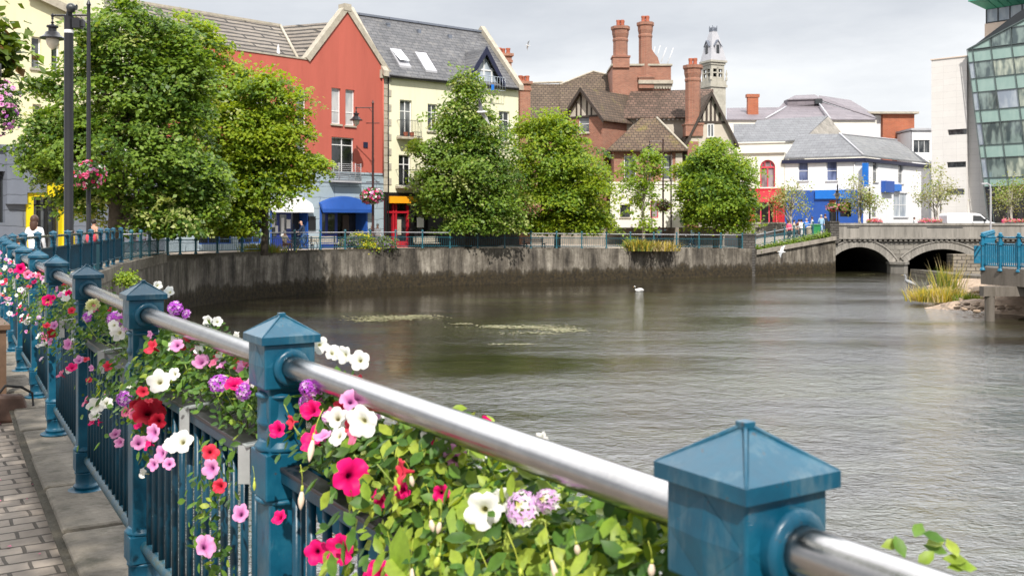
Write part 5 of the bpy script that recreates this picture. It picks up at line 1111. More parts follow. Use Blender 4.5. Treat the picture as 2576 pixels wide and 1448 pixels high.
# ------------------------------------------------------------------ white stone block and glass block
fg=Fr(2343,118,2432,115.2,.35); wb=fg.root('white_stone_block','windowless white stone clad block with slit windows, beside the green glass building','building')
zt=fg.xz(2343,152)[1]; SL=[fg.rect(2384,325,2432,339),fg.rect(2382,407,2430,421),fg.rect(2380,475,2426,490)]
m=MB(); wallh(m,0,fg.w,0,zt,SL,0,.35); m.add([(0,0,0),(0,14,0),(0,14,zt),(0,0,zt)],[(0,1,2,3)]); m.box(fg.w,fg.w+4.5,.6,8,0,zt-.2); m.add([(0,0,zt),(fg.w,0,zt),(fg.w,14,zt),(0,14,zt)],[(0,1,2,3)]); m.add([(fg.w,0,0),(fg.w,.6,0),(fg.w,.6,zt),(fg.w,0,zt)],[(0,1,2,3)]); m.build('wall','white_stone',wb,fix=False)
for r in SL: window(wb,r,0,.35,'dark_frame','window_glass',2,1,sill=False,name='slit_window')
MB().box(-.1,fg.w+.1,-.1,14,zt+.003,zt+.12).build('parapet_coping','pink_stone',wb)
ff=Fr(2433,114.4,2576,109.7,.35); gb=ff.root('glass_building','leaning green glass office building with dark mullions under a copper green canopy roof','building')
# leaning edge: x moves right as it goes down
xt,zt0=ff.xz(2433,126); xb_,zb0=ff.xz(2487,560); sh_=(xb_-xt)/(zb0-zt0)
def xs(c,z): return xt+c+(z-zt0)*sh_
rows=[(v,ff.xz(2460,v)[1]) for v in (126,155,197,232,278,310,366,398,448,470,505,560)]
kinds=['spandrel','tower_window','spandrel','tower_window','spandrel','tower_window','spandrel','tower_window','spandrel','window_dark','window_dark']
cols=[0,.63,2.7,4.95,7.25,9.55,11.8,14.1]
W_=14.9
core=MB(); zlo,zhi=0,zt0
core.prism([(xs(0.05,0),0),(xs(W_,0),0),(xs(W_,zt0+7.8),zt0+7.8),(xs(5.3,zt0)+.0,zt0+3.3),(xs(.05,zt0),zt0)],.12,16); core.build('core','dark_frame',gb)
rj=random.Random(3); npan=0
for ri in range(len(rows)-1):
    za,zb_=rows[ri][1],rows[ri+1][1]
    for ci in range(len(cols)-1):
        c0,c1=cols[ci],cols[ci+1]; kd=kinds[ri]
        if kd=='tower_window':
            kd=rj.choice(['tower_window','tower_window','tower_window','tower_window','tower_curtain','sash_pale']) if ci else 'sash_pale'
        m=MB(); g=.05
        m.slab([(xs(c0+g,zb_),0,zb_+g),(xs(c1-g,zb_),0,zb_+g),(xs(c1-g,za),0,za-g),(xs(c0+g,za),0,za-g)],(0,.06,0)); m.build('spandrel_panel' if kd=='spandrel' else 'window_pane',kd,gb)
# sloping top of the glass wall
k=(ff.xz(2576,50)[1]-zt0)/(ff.x(2576)-xt)
for z0_,c in ((0,0),):
    for ci in range(len(cols)-1):
        c0,c1=cols[ci],cols[ci+1]
        x0,x1=xs(c0+.05,zt0),xs(c1-.05,zt0); h0,h1=(x0-xt)*k,(x1-xt)*k
        zq=zt0+.02
        while zq<zt0+h1-.1:
            top=min(zq+1.9,zt0+h1); pts=[(x0,0,zq),(x1,0,zq)]
            hl=zt0+h0
            if hl>=zq+1.9: pts+=[(x1,0,zq+1.85),(x0,0,zq+1.85)]
            else:
                if zt0+h1>zq+1.9: 
                    xx=xt+(zq+1.85-zt0)/k; pts+=[(x1,0,zq+1.85),(xx,0,zq+1.85)]
                else: pts+=[(x1,0,zt0+h1)]
                if hl>zq+.05: pts+=[(x0,0,hl)]
                elif len(pts)>2: pts[0]=(max(x0,xt+(zq-zt0)/k),0,zq)
            m=MB(); m.slab(pts,(0,.06,0)); m.build('spandrel_panel','spandrel' if not(ci>=2 and zq-zt0<1.6) else 'tower_window',gb); zq+=1.9
m=MB()
for c in cols: m.bar((xs(c,0),-.06,0),(xs(c,zt0),-.06,zt0),.065,.06)
for v,z in rows: m.bar((xs(0,z),-.06,z),(xs(W_,z),-.06,z),.06,.06)
for i in range(4): z=zt0+1.9*(i+0); x=xt+(z-zt0)/k; m.bar((x,-.06,z),(xs(W_,z),-.06,z),.07,.07)
for c in cols[1:]: x=xs(c,zt0); m.bar((x,-.06,zt0),(x-.1,-.06,zt0+(x-xt)*k),.08,.07)
m.bar((xt,-.08,zt0),(xt+W_,-.08,zt0+W_*k),.14,.14); m.build('mullion_grid','mullion_grey',gb)
# penthouse and canopy behind
y=5.0; m=MB(); x0=ff.x(2477,y); m.box(x0,x0+14,y,y+8,zt0-1,ff.xz(2500,57,y)[1]); m.build('penthouse_wall','pink_stone',gb)
r0=ff.xz(2500,57,y)[1]; r1=ff.xz(2500,22,y)[1]; MB().box(ff.x(2481,y),x0+14,y+.05,y+7.5,r0+.003,r1).build('penthouse_glass','sash_pale',gb)
m=MB()
for i in range(9): x=ff.x(2481,y)+i*1.35; m.box(x-.06,x+.06,y-.02,y+.045,r0,r1)
m.box(ff.x(2481,y),x0+14,y-.03,y+.04,r0-.02,r0+.12); m.build('penthouse_mullions','dark_frame',gb)
m=MB(); xa_=ff.x(2437,y-2.5); m.add([(xa_,y-2.5,r1+.75),(xa_+20,y-2.5,r1+.75),(xa_+20,y+10,r1+.75),(xa_,y+10,r1+.75),(ff.x(2481,y),y-.05,r1),(xa_+20,y-.05,r1),(xa_+20,y+8,r1),(ff.x(2481,y),y+8,r1)],[(0,1,5,4),(0,4,7,3),(0,3,2,1)],0)
m.box(xa_-.05,xa_+20,y-2.6,y+10,r1+.753,r1+.9)
for i in range(14): x=xa_+2+i*.9; m.bar((x,y-2.45,r1+.70),(x+.2,y-.1,r1+.02),.06,.1)
m.build('canopy_roof','copper_green',gb)
# ------------------------------------------------------------------ bridge
DB=82.; br=empty('stone_bridge',(PX(2105,DB),DB,0),0,'old grey stone road bridge with two segmental arches and a plain parapet','bridge'); bx0=br.location.x
def BX(u): return PX(u,DB)-bx0
def BZ(v): return PZ(v,DB)
arches=[(BX(2082),BX(2240),BZ(664),BZ(621)),(BX(2277),BX(2466),BZ(662),BZ(626))]
def az(a,x):
    x0,x1,zs,za=a; c=(x0+x1)/2; h=(x1-x0)/2; rise=za-zs; Rr=(h*h+rise*rise)/(2*rise); return zs+math.sqrt(max(0,Rr*Rr-(x-c)**2))-(Rr-rise)
xe=BX(2700); zc=BZ(601); m=MB()
xsn=sorted(set([BX(2088),arches[0][1],arches[1][0],arches[1][1],xe]+[a[0]+(a[1]-a[0])*i/28 for a in arches for i in range(29)]))
xsn=[x for x in xsn if x>=BX(2088)]
for x0,x1 in zip(xsn,xsn[1:]):
    xm=(x0+x1)/2; a=next((a for a in arches if a[0]<xm<a[1]),None)
    zb0,zb1=(az(a,x0),az(a,x1)) if a else (-3.4,-3.4)
    m.add([(x0,0,zb0),(x1,0,zb1),(x1,0,zc),(x0,0,zc)],[(0,1,2,3)])
m.build('spandrel_wall','bridge_stone',br,fix=False)
m=MB()
for a in arches:
    for i in range(28):
        x0,x1=a[0]+(a[1]-a[0])*i/28,a[0]+(a[1]-a[0])*(i+1)/28; m.add([(x0,0,az(a,x0)),(x1,0,az(a,x1)),(x1,14,az(a,x1)),(x0,14,az(a,x0))],[(0,1,2,3)])
    for x in a[:2]: m.add([(x,0,-3.4),(x,14,-3.4),(x,14,a[2]),(x,0,a[2])],[(0,1,2,3)])
    m.add([(a[0],14,-3.4),(a[1],14,-3.4),(a[1],14,a[3]),(a[0],14,a[3])],[(0,1,2,3)])  # end wall added to block daylight, so the arches stay dark
m.build('vault','bridge_dark',br,fix=False)
for a in arches:
    m=MB(); n=26; t=.62
    for i in range(n):
        x0,x1=a[0]+(a[1]-a[0])*(i+.02)/n,a[0]+(a[1]-a[0])*(i+.98)/n; c=(a[0]+a[1])/2; z0,z1=az(a,x0),az(a,x1)
        def out(x,z):
            h=(a[1]-a[0])/2; rise=a[3]-a[2]; Rr=(h*h+rise*rise)/(2*rise); d=Vector((x-c,z-(a[3]-Rr))).normalized(); return (x+d.x*t,z+d.y*t)
        m.prism([(x0,z0),(x1,z1),out(x1,z1),out(x0,z0)],-.10,.3)
    m.build('arch_ring','bridge_smooth',br)
    m=MB(); pts=[]
    for i in range(29):
        x=a[0]+(a[1]-a[0])*i/28; pts.append((out(x,az(a,x))[0],-.12,out(x,az(a,x))[1]))
    m.tube(pts,.07,6); m.build('hood_mould','bridge_smooth',br)
px0,px1=arches[0][1],arches[1][0]
m=MB(); m.prismz([(px0-.1,.5),(px0-.1,-.3),((px0+px1)/2,-1.3),(px1+.1,-.3),(px1+.1,.5)],-3.4,BZ(664)); m.prismz([(px0-.2,.5),(px0-.2,-.35),((px0+px1)/2,-1.45),(px1+.2,-.35),(px1+.2,.5)],BZ(664),BZ(658)); m.build('pier','bridge_smooth',br)
m=MB(); m.box(BX(2096),xe,-.12,.5,BZ(597)+.003,BZ(567)-.003); m.build('parapet','bridge_smooth',br)
m=MB(); m.box(BX(2094),xe,-.22,.6,BZ(567),BZ(561)); m.box(BX(2094),xe,-.36,.5,BZ(601)+.004,BZ(597)); m.build('coping','bridge_smooth',br)
m=MB()
for i in range(46): x=BX(2106)+i*.42; m.box(x,x+.22,-.26,-.003,BZ(606),BZ(601))
m.build('dentil_course','bridge_smooth',br)
m=MB(); m.box(BX(2084),BX(2107),-.4,.9,BZ(612),BZ(560)); m.box(BX(2083),BX(2108),-.46,.96,BZ(560),BZ(556)); m.build('end_pier','dark_rubble',br)
for u0,u1 in ((2130,2160),(2330,2420)): MB().box(BX(u0),BX(u1),-.15,-.123,BZ(573),BZ(571)).build('parapet_slot','dark_frame',br)
MB().box(BX(2086),xe,.5,14,-.2,.336).build('roadway','asphalt',br)
MB().box(BX(2086),xe,13.6,14,-.2,1.3).build('far_parapet','bridge_smooth',br)
# ------------------------------------------------------------------ ramp wall, pier, terrace wall
rp=empty('ramp_wall',(PX(1895,78),78,0),0,'sloping concrete retaining wall under the ramp up to the bridge','wall'); o_=Vector(rp.location)
def rl(u,v,d): return P(u,v,d)-o_
m=MB(); A=[rl(1895,642,78),rl(2102,604,81.6)]
b0=A[0].copy(); b0.z=-3.4; b1=A[1].copy(); b1.z=-3.4
m.slab([b0,b1,A[1],A[0]],(-.05,.6,0)); m.build('wall_face','quay_wall',rp)
m=MB(); m.slab([A[0]+Vector((0,-.25,.02)),A[1]+Vector((0,-.25,.02)),A[1]+Vector((0,.9,.02)),A[0]+Vector((0,.9,.02))],(0,0,.32)); m.build('coping','grey_concrete',rp)
m=MB(); a=rl(1896,627,79.2); b=rl(2064,588,81.8); m.slab([A[0]+Vector((0,.9,.3)),A[1]+Vector((0,.9,.3)),b+Vector((1.5,.5,0)),a],(0,0,-.5)); m.build('planting_bed','soil',rp)
# ramp surface
rs=MB(); q=[P(1894,624,79.3),P(2090,583,82.4),P(2070,570,90),P(1896,600,89)]; q=[Vector((p.x,p.y,max(-.67,min(.6,p.z)))) for p in q]; rs.add(q,[(0,1,2,3)]); tag(rs.build('ramp_path','sand_paving',fix=False),kind='structure')
sp=empty('stone_gate_pier',(PX(1878,78.2),78.2,-.7),0,'dark rubble stone pier where the quay wall meets the ramp','pillar'); h=PZ(588,78.2)+.7; w=.55
m=MB(); m.box(-w,w,-w,w,-2.6,h-.15); m.box(-w-.06,w+.06,-w-.06,w+.06,h-.15,h); m.build('shaft','dark_rubble',sp)
tw=Fr(1322,87,1900,94,-.75); tr=tw.root('terrace_wall','long grey concrete retaining wall behind the promenade below the tudor house','wall'); zt=tw.xz(1600,561)[1]
MB().box(0,tw.w,0,.4,-.5,zt-.12).build('wall_face','grey_concrete',tr); MB().box(-.05,tw.w+.05,-.08,.5,zt-.12,zt).build('coping','stone_trim',tr)
m=MB(); a=Vector((tw.o.x,tw.o.y)); b=a+tw.e*tw.w; m.add([(a.x-.3,a.y+.3,.95),(b.x,b.y+.3,.95),(40,112,.95),(40,140,.95),(-20,140,.95),(a.x-4,112,.95)],[(0,1,2,3,4,5)]); tag(m.build('terrace','sand_paving',fix=False),kind='structure')
f2=Fr(1898,95,1975,97,.0); t2=f2.root('forecourt_wall','cream topped low wall in front of the red shopfront above the ramp','wall'); MB().box(0,f2.w,0,.4,-1,f2.xz(1930,563)[1]).build('wall_face','grey_concrete',t2); MB().box(-.05,f2.w,-.08,.45,f2.xz(1930,563)[1]+.003,f2.xz(1930,559)[1]).build('coping','stone_trim',t2)
# ------------------------------------------------------------------ leaf clouds
def spray_cloud(ells,n_spray,per,leaf,d0,seed,spread=.75,flat=.22,tilt=.5,droop=.25,shell=.55):
    """ells: (x,y,z,rx,ry,rz) world; returns leaf positions, normals and which spray"""
    r=np.random.RandomState(seed); vol=np.array([e[3]*e[5] for e in ells]); vol=vol**.62; vol/=vol.sum(); pos=[];nm=[];sid=[];cen=[]
    for k in range(n_spray):
        e=ells[r.choice(len(ells),p=vol)]; d=r.normal(size=3); d/=np.linalg.norm(d); q=shell+(1-shell)*r.uniform()**.6 if r.uniform()<.8 else r.uniform(.2,.8); q=r.uniform(1.02,1.32) if r.uniform()<.09 else q
        c=np.array(e[:3])+d*q*np.array(e[3:]); out=np.array([d[0],d[1],max(-.3,d[2])*.6]); out/=np.linalg.norm(out)+1e-6
        n=np.array([out[0]*tilt,out[1]*tilt,1.0])+r.normal(size=3)*.25; n/=np.linalg.norm(n)
        n_=n; a=np.cross(n,[.3,.2,.9]); a/=np.linalg.norm(a); b=np.cross(n,a); S=spread*r.uniform(.6,1.3); m_=int(per*r.uniform(.6,1.3))
        rad=S*np.sqrt(r.uniform(size=m_)); th=r.uniform(0,6.28,m_); ex=1+.6*np.abs(r.normal())
        px=rad*np.cos(th)*ex; py=rad*np.sin(th); pz=r.normal(size=m_)*flat*S-droop*rad**2/S
        pos.append(c+px[:,None]*a+py[:,None]*b+pz[:,None]*n); nm.append(n+r.normal(size=(m_,3))*.42+np.array([0,-.2,0])); sid+= [k]*m_; cen.append(c)
    return np.vstack(pos),np.vstack(nm),np.array(sid),np.array(cen)
TQ=(np.array([(0,0,0),(-.36,.45,.06),(0,1,-.12),(.36,.45,.06)],float),np.array([(0,1,2,3)]))
def tree(name,label,cat,base,ells_px,n_spray,per,leaf,mats,probs,seed,trunk=(.2,.1),bark='bark',group=None,dr=None,spread=.75,tilt=.5,limbs=14,top=None,shell=.55,flat=.22,stems=1,droop=.25,clear=1.0):
    bu,bd,bz=base; d=bd; ox=PX(bu,d); root=empty(name,(ox,d,bz),0,label,cat,group); r=random.Random(seed)
    ells=[]
    for u,v,ru,rv in ells_px:
        rx=max(.22,ru/FX*d-.42*spread); rz=max(.3,rv/FX*d-.22*spread); ells.append((PX(u,d),d+r.uniform(-.3,.3)*rx,PZ(v,d),rx,min(rx*1.0,rz*1.6) if dr is None else dr,rz))
    pos,nm,sid,cen=spray_cloud(ells,n_spray,per,leaf,d,seed,spread,flat,tilt,droop,shell)
    kp=pos[:,2]>bz+clear; pos,nm,sid=pos[kp],nm[kp],sid[kp]; rr=np.random.RandomState(seed+1); size=leaf*rr.uniform(.65,1.3,len(pos)); V,F=scatter(TQ,pos,nm,size,seed+2)
    sp=np.random.RandomState(seed+3).choice(len(mats),sid.max()+1,p=probs); mi=np.where(rr.uniform(size=len(sid))<.7,sp[sid],rr.choice(len(mats),len(sid),p=probs))
    npmesh('crown',V-np.array(root.location),F,mats,mi,root)
    m=MB(); lo=Vector(root.location); tz=max(e[2] for e in ells)-bz; zlow=min(e[2]-e[5] for e in ells)-bz
    for s in range(stems):
        off=Vector((r.uniform(-.25,.25),r.uniform(-.25,.25),0)) if stems>1 else Vector((0,0,0)); lean=Vector((r.uniform(-.5,.5),0,0)) if stems>1 else Vector((0,0,0))
        m.tube([off,off+lean*.3+Vector((.05,.03,tz*.22)),off+lean*.7+Vector((-.04,0,tz*.45)),off+lean+Vector((.06,.05,tz*(.95 if stems>1 else .68)))],[trunk[0]*1.15,trunk[0],trunk[0]*.8,trunk[1]*.3],8)
    idx=[r.randrange(len(cen)) for _ in range(limbs)]
    for i in idx:
        c=Vector(cen[i])-lo; z0=max(tz*.2,min(c.z-1.0,tz*.6)); z0=max(.6,z0-abs(c.x)*.3); p0=Vector((0,0,z0)); mid=p0.lerp(c,.5)+Vector((0,0,.35)); m.tube([p0,mid,c],[trunk[1]*.8,trunk[1]*.45,.02],6)
    m.build('trunk',bark,root,fix=False); return root
LM=['lime_leaf','deep_leaf','lime_leaf_pale','mid_leaf']
tree('lime_tree','largest tree, broad deep green lime with pale flower bracts on the left bank','tree',(290,43.,-.05),[(330,120,120,105),(250,240,150,110),(420,220,120,120),(180,330,120,80),(320,380,230,130),(130,400,70,60),(430,450,130,120),(240,480,130,70),(420,545,100,65),(90,400,50,30),(300,30,60,40),(400,75,70,60),(460,160,80,70),(230,120,70,60),(520,480,55,90),(110,215,30,20)],576,132,0.200,LM,[.44,.38,.07,.11],1,(.34,.16),limbs=30,spread=0.73,flat=.13,tilt=.42,droop=.34)
tree('yellow_green_tree','spreading yellow green tree overlapping the left end of the red building','tree',(665,51.,-.15),[(500,130,80,85),(565,210,90,90),(650,270,90,90),(715,330,75,90),(620,380,110,90),(740,420,62,55),(570,470,80,110),(670,460,80,50),(600,560,70,50),(480,60,45,40),(785,400,36,28),(530,300,70,90),(690,215,50,45),(745,265,38,40),(545,560,80,60),(610,510,70,60),(560,420,70,70)],458,126,0.207,['yellow_leaf','mid_leaf','lime_leaf','deep_leaf'],[.62,.2,.08,.10],2,(.17,.12),limbs=26,spread=0.78,flat=.13,tilt=.42,droop=.34)
tree('pale_lime_tree','tall pointed green lime tree in front of the cream apartments','tree',(1178,68.5,-.3),[(1172,215,42,50),(1160,300,85,60),(1200,330,75,60),(1120,380,85,45),(1230,400,80,60),(1160,440,115,65),(1240,480,85,55),(1110,510,75,45),(1190,560,105,55),(1245,545,70,50),(1060,375,45,25),(1085,450,50,35)],384,126,0.222,LM,[.46,.32,.10,.12],3,(.22,.14),limbs=22,spread=0.94,flat=.13,tilt=.42,droop=.34)
tree('bright_green_tree','rounded bright green tree left of the tudor house gable','tree',(1402,73.,-.4),[(1395,320,60,45),(1370,380,90,60),(1440,400,90,65),(1350,460,75,60),(1470,470,75,55),(1400,500,120,60),(1430,560,115,50),(1490,550,55,40),(1360,570,70,40),(1320,330,35,35)],355,126,0.229,['yellow_leaf','mid_leaf','lime_leaf','deep_leaf'],[.5,.28,.1,.12],4,(.22,.14),limbs=22,spread=1.00,flat=.13,tilt=.42,droop=.34)
tree('young_thin_tree','young open crowned tree with a pale trunk before the tudor house','tree',(1618,80.,-.55),[(1630,400,40,35),(1600,450,55,40),(1650,445,45,40),(1620,500,60,40),(1590,415,28,22),(1655,400,22,25),(1622,560,22,28)],85,34,.27,['mid_leaf','yellow_leaf','lime_leaf'],[.5,.3,.2],5,(.11,.07),'pale_bark',limbs=20,spread=.6,shell=.2)
tree('round_green_tree','dense round green tree with dark trunk beside the stone gate pier','tree',(1800,81.,-.65),[(1795,385,55,42),(1760,430,60,50),(1840,430,60,50),(1800,480,95,60),(1740,500,45,45),(1860,500,48,50),(1800,540,90,42),(1850,560,40,30)],295,132,0.244,['mid_leaf','yellow_leaf','lime_leaf','deep_leaf'],[.4,.24,.2,.16],6,(.22,.12),limbs=16,spread=1.00,flat=.13,tilt=.42,droop=.34)
BG=dict(group='young birches along the street')
BLb=['birch standing left of the blue shopfront, hiding the red shopfront corner','birch in front of the white corner house, right of the flower baskets','birch in front of the white stone block, left of the white van','birch at the right edge, in front of the glass building']
for i,(u,els,d) in enumerate([(1988,[(1985,495,50,38),(2005,475,35,25),(1960,510,30,30),(2015,520,28,25)],93),(2165,[(2165,490,48,38),(2190,510,40,30),(2140,505,35,30),(2160,455,30,20)],94),(2358,[(2355,470,55,42),(2395,490,40,25),(2325,490,35,30),(2365,430,30,20)],95),(2545,[(2545,490,45,40),(2575,470,40,40),(2520,500,20,25)],94)]):
    tree('birch_tree','sparse pale leaved '+BLb[i],'tree',(u,d,.34),els,52,34,.19,['birch_leaf','olive_leaf','mid_leaf'],[.6,.25,.15],20+i,(.08,.05),'pale_bark',limbs=26,spread=.75,shell=.15,flat=.4,stems=3,group=BG['group'],tilt=.9)
# branch reaching in from a tree left of the frame
t=tree('overhanging_maple','maple leaning in over the left edge, only leafy branch ends showing','tree',(-330,15.,0),[(-58,40,38,22),(-48,110,40,28),(-56,165,38,22),(-150,80,120,90),(-300,20,170,120),(-8,112,24,12)],130,26,.17,['maple_leaf','mid_leaf','russet_leaf'],[.66,.2,.14],31,(.2,.09),limbs=22,spread=.36,tilt=.6,shell=.2)
def shade_tree():
    root=empty('shade_maple',(-3.6,-2.6,0),0,'maple standing behind the viewer, shading the near paving','tree'); ells=[(-1.7,.5,5.6,1.2,1.5,.9),(-3.0,2.0,5.6,1.5,1.6,.9),(-1.3,1.7,6.2,1.0,1.1,.6)]
    pos,nm,sid,cen=spray_cloud(ells,120,30,.16,0,77,.42,.25,.5,.2,.2); V,F_=scatter(TQ,pos,nm,np.random.RandomState(1).uniform(.11,.2,len(pos)),78); npmesh('crown',V-np.array(root.location),F_,['maple_leaf','mid_leaf'],np.random.RandomState(2).choice(2,len(pos),p=[.7,.3]),root)
    m=MB(); m.tube([(0,0,0),(.1,.2,2.5),(.6,.9,4.2),(1.8,2.0,5.2)],[.16,.13,.10,.05],8)
    for c in cen[::6]: c=Vector(c)-root.location; m.tube([(.6,.9,4.2),Vector((.6,.9,4.2)).lerp(c,.5)+Vector((0,0,.2)),c],[.05,.03,.01],5)
    m.build('trunk','bark',root,fix=False)
shade_tree()
# ------------------------------------------------------------------ shrubs, grasses, hedge
def blades(name,label,cat,base,n,h,spread,mats,probs,seed,group=None,w=.02,lean=.45,kind=None,wx=1.0,top=False):
    r=np.random.RandomState(seed); root=empty(name,base,0,label,cat,group)
    x=r.normal(size=n)*spread*wx; y=r.normal(size=n)*spread*.8; hh=h*r.uniform(.5,1.1,n); an=r.uniform(0,6.28,n); ln=np.abs(r.normal(size=n))*lean; V=[];F=[]
    dx=np.cos(an)*ln+x*.14/max(spread,.1); dy=np.sin(an)*ln+y*.2
    ww=w*r.uniform(.7,1.4,n); px=-np.sin(an+1.57)*0+1.0
    for k,(q,wq) in enumerate(((0,1),(.4,.9),(.75,.55),(1,.06))):
        cx=x+dx*hh*q*q; cy=y+dy*hh*q*q; cz=hh*q*(1-.25*q*ln); V.append(np.stack([cx-ww*wq,cy,cz],1)); V.append(np.stack([cx+ww*wq,cy+ww*.4,cz],1))
    V=np.stack(V,1).reshape(-1,3); f=np.array([(0,1,3,2),(2,3,5,4),(4,5,7,6)]); F=(f[None]+(np.arange(n)*8)[:,None,None]).reshape(-1,4)
    mi=np.repeat(r.choice(len(mats),n,p=probs),3); npmesh('blades',V,F,mats,mi,root); return root
def shrub(name,label,cat,base,ells,n,leaf,mats,probs,seed,group=None,part='foliage'):
    root=empty(name,base,0,label,cat,group); pos,nm,sid,cen=spray_cloud([(base[0]+a,base[1]+b,base[2]+c,d,e,f) for a,b,c,d,e,f in ells],n,26,leaf,0,seed,.22,.3,.6,.2,.3)
    rr=np.random.RandomState(seed); V,F=scatter(TQ,pos,nm,leaf*rr.uniform(.6,1.3,len(pos)),seed+1); mi=rr.choice(len(mats),len(pos),p=probs); npmesh(part,V-np.array(base),F,mats,mi,root)
    m=MB(); r=random.Random(seed)
    for _ in range(7): c=Vector(cen[r.randrange(len(cen))])-Vector(base); m.tube([(r.uniform(-.1,.1),r.uniform(-.1,.1),0),c*.6,c],[.018,.012,.005],5)
    m.build('woody_stem','bark',root,fix=False); return root
def g_at(u,d,z=None): return Vector((PX(u,d),d,zb(d)+.02 if z is None else z))
shrub('flowering_shrub','silvery lavender bush behind the promenade railing, below the blue awning','shrub',g_at(880,62.4),[(0,0,.5,.75,.5,.45)],60,.11,['silver_leaf','mid_leaf','lilac_bloom'],[.55,.25,.2],71)
shrub('flowering_shrub','bright yellow flowering bush left of the lamp post with the pink basket','shrub',g_at(908,62.9),[(0,0,.75,.85,.5,.38),(.3,0,.3,.8,.4,.3)],70,.12,['yellow_bloom','yellow_leaf','mid_leaf'],[.4,.3,.3],72)
shrub('flowering_shrub','purple and green mixed bush in the promenade bed, right of the yellow bush','shrub',g_at(968,63.6),[(0,0,.45,.95,.5,.42)],70,.11,['lilac_bloom','mid_leaf','deep_leaf','silver_leaf'],[.25,.35,.2,.2],73)
blades('grass_clump','yellow grass clump spilling over the quay wall, left of the two by the thin tree','grass clump',g_at(1606,73.1)+Vector((0,-.35,-.1)),420,.95,.36,['grass_blade','green_blade','olive_leaf'],[.4,.35,.25],81,w=.035,lean=.8)
blades('grass_clump','brownish trailing grass clump spilling over the quay wall, right of the thin tree','grass clump',g_at(1652,74.)+Vector((0,-.35,-.1)),520,.85,.55,['straw_blade','olive_leaf','grass_blade'],[.35,.35,.3],82,w=.035,lean=.9)
shrub('small_shrub','small green bush at the foot of the thin pale trunked tree','shrub',g_at(1585,74.2),[(0,0,.45,.5,.4,.42)],40,.12,['mid_leaf','yellow_leaf'],[.6,.4],83)
blades('grass_clump','low dark grass tuft on the quay wall under the yellow green tree','grass clump',g_at(662,56.4)+Vector((0,-.2,0)),300,.6,.45,['green_blade','olive_leaf'],[.6,.4],84,w=.03)
shrub('wall_weed','leafy weed growing from the quay wall behind the third post cap','weed',(-9.0,28.,-.6) if False else (PX(318,33),33,PZ(712,33)),[(0,0,.15,.28,.25,.22)],26,.10,['fresh_leaf','mid_leaf'],[.6,.4],85)
# hedge on the ramp
h0=P(1897,633,78.7); h1=P(2086,592,81.6); r=np.random.RandomState(91); n=3600; tq=r.uniform(0,1,n); base=np.array(h0)[None]*(1-tq[:,None])+np.array(h1)[None]*tq[:,None]
base+=np.stack([r.normal(size=n)*.05,r.normal(size=n)*.25+.2,np.abs(r.normal(size=n))*.19-.05],1); nm=np.stack([r.normal(size=n)*.4,-.4+r.normal(size=n)*.4,np.ones(n)],1)
hr=empty('hedge',tuple(h0),0,'low bright green hedge planted along the sloping ramp wall','hedge'); V,F=scatter(TQ,base,nm,r.uniform(.1,.22,n),92); npmesh('foliage',V-np.array(h0),F,['hedge_leaf','mid_leaf'],r.choice(2,n,p=[.75,.25]),hr)
# ------------------------------------------------------------------ promenade railing (far) and ramp railing
def simple_rail(root,line,zf,sp=2.0,hgt=1.06,bal=True,matn='railing_teal_far',drop=0):
    o0=Vector(root.location); ps=resample(line,sp); pmm=None; b=MB()
    def W(p,h): return Vector((p.x,p.y,zf(p)+h))-o0
    for p in ps:
        if pmm is None:
            m=MB(); m.box(-.045,.045,-.045,.045,0,hgt-.02); m.lathe([(.09,0),(.09,.05),(.06,.08)],seg=8); m.box(-.065,.065,-.065,.065,hgt-.42,hgt-.28); m.ball((0,0,hgt+.06),(.085,.085,.10),8,6); pmm=m.build('post',matn,root); o=pmm
        else: o=pmm.copy(); C.objects.link(o)
        o.location=W(p,0)
    m=MB()
    for hh,rr,mt in ((hgt-.03,.032,1),(hgt-.34,.026,0),(.13,.026,0)):
        mm=MB().tube([W(p,hh) for p in ps],rr,6); mm.build('handrail' if mt else 'rail','lead_grey' if mt else matn,root,fix=False)
    if bal:
        for a,c in zip(ps,ps[1:]):
            for k in range(1,13): q=a.lerp(c,k/13); b.tube([W(q,.13),W(q,hgt-.34)],.011,4,caps=False,smooth=False)
        tag(b.build('baluster_row',matn,root,fix=False),kind='stuff')
fl_=[p for p in BL if p.y>36.2]; fl_=offs(fl_,-.0)
pr_=empty('promenade_railing',(fl_[0].x,fl_[0].y,zb(fl_[0].y)),0,'dark teal iron railing with ball topped posts along the far quay wall','railing')
simple_rail(pr_,fl_,lambda p: zb(p.y)+.11,sp=2.05)
la=P(1899,622,79.2); lb=P(2062,588,81.9); rl_=[Vector((la.x,la.y)).lerp(Vector((lb.x,lb.y)),i/20) for i in range(21)]
rr_=empty('ramp_railing',tuple(la),0,'dark teal iron railing climbing beside the ramp to the bridge','railing')
def rzf(p): t=(p.x-la.x)/(lb.x-la.x); return la.z+(lb.z-la.z)*t
simple_rail(rr_,rl_,rzf,sp=.98,hgt=1.0)
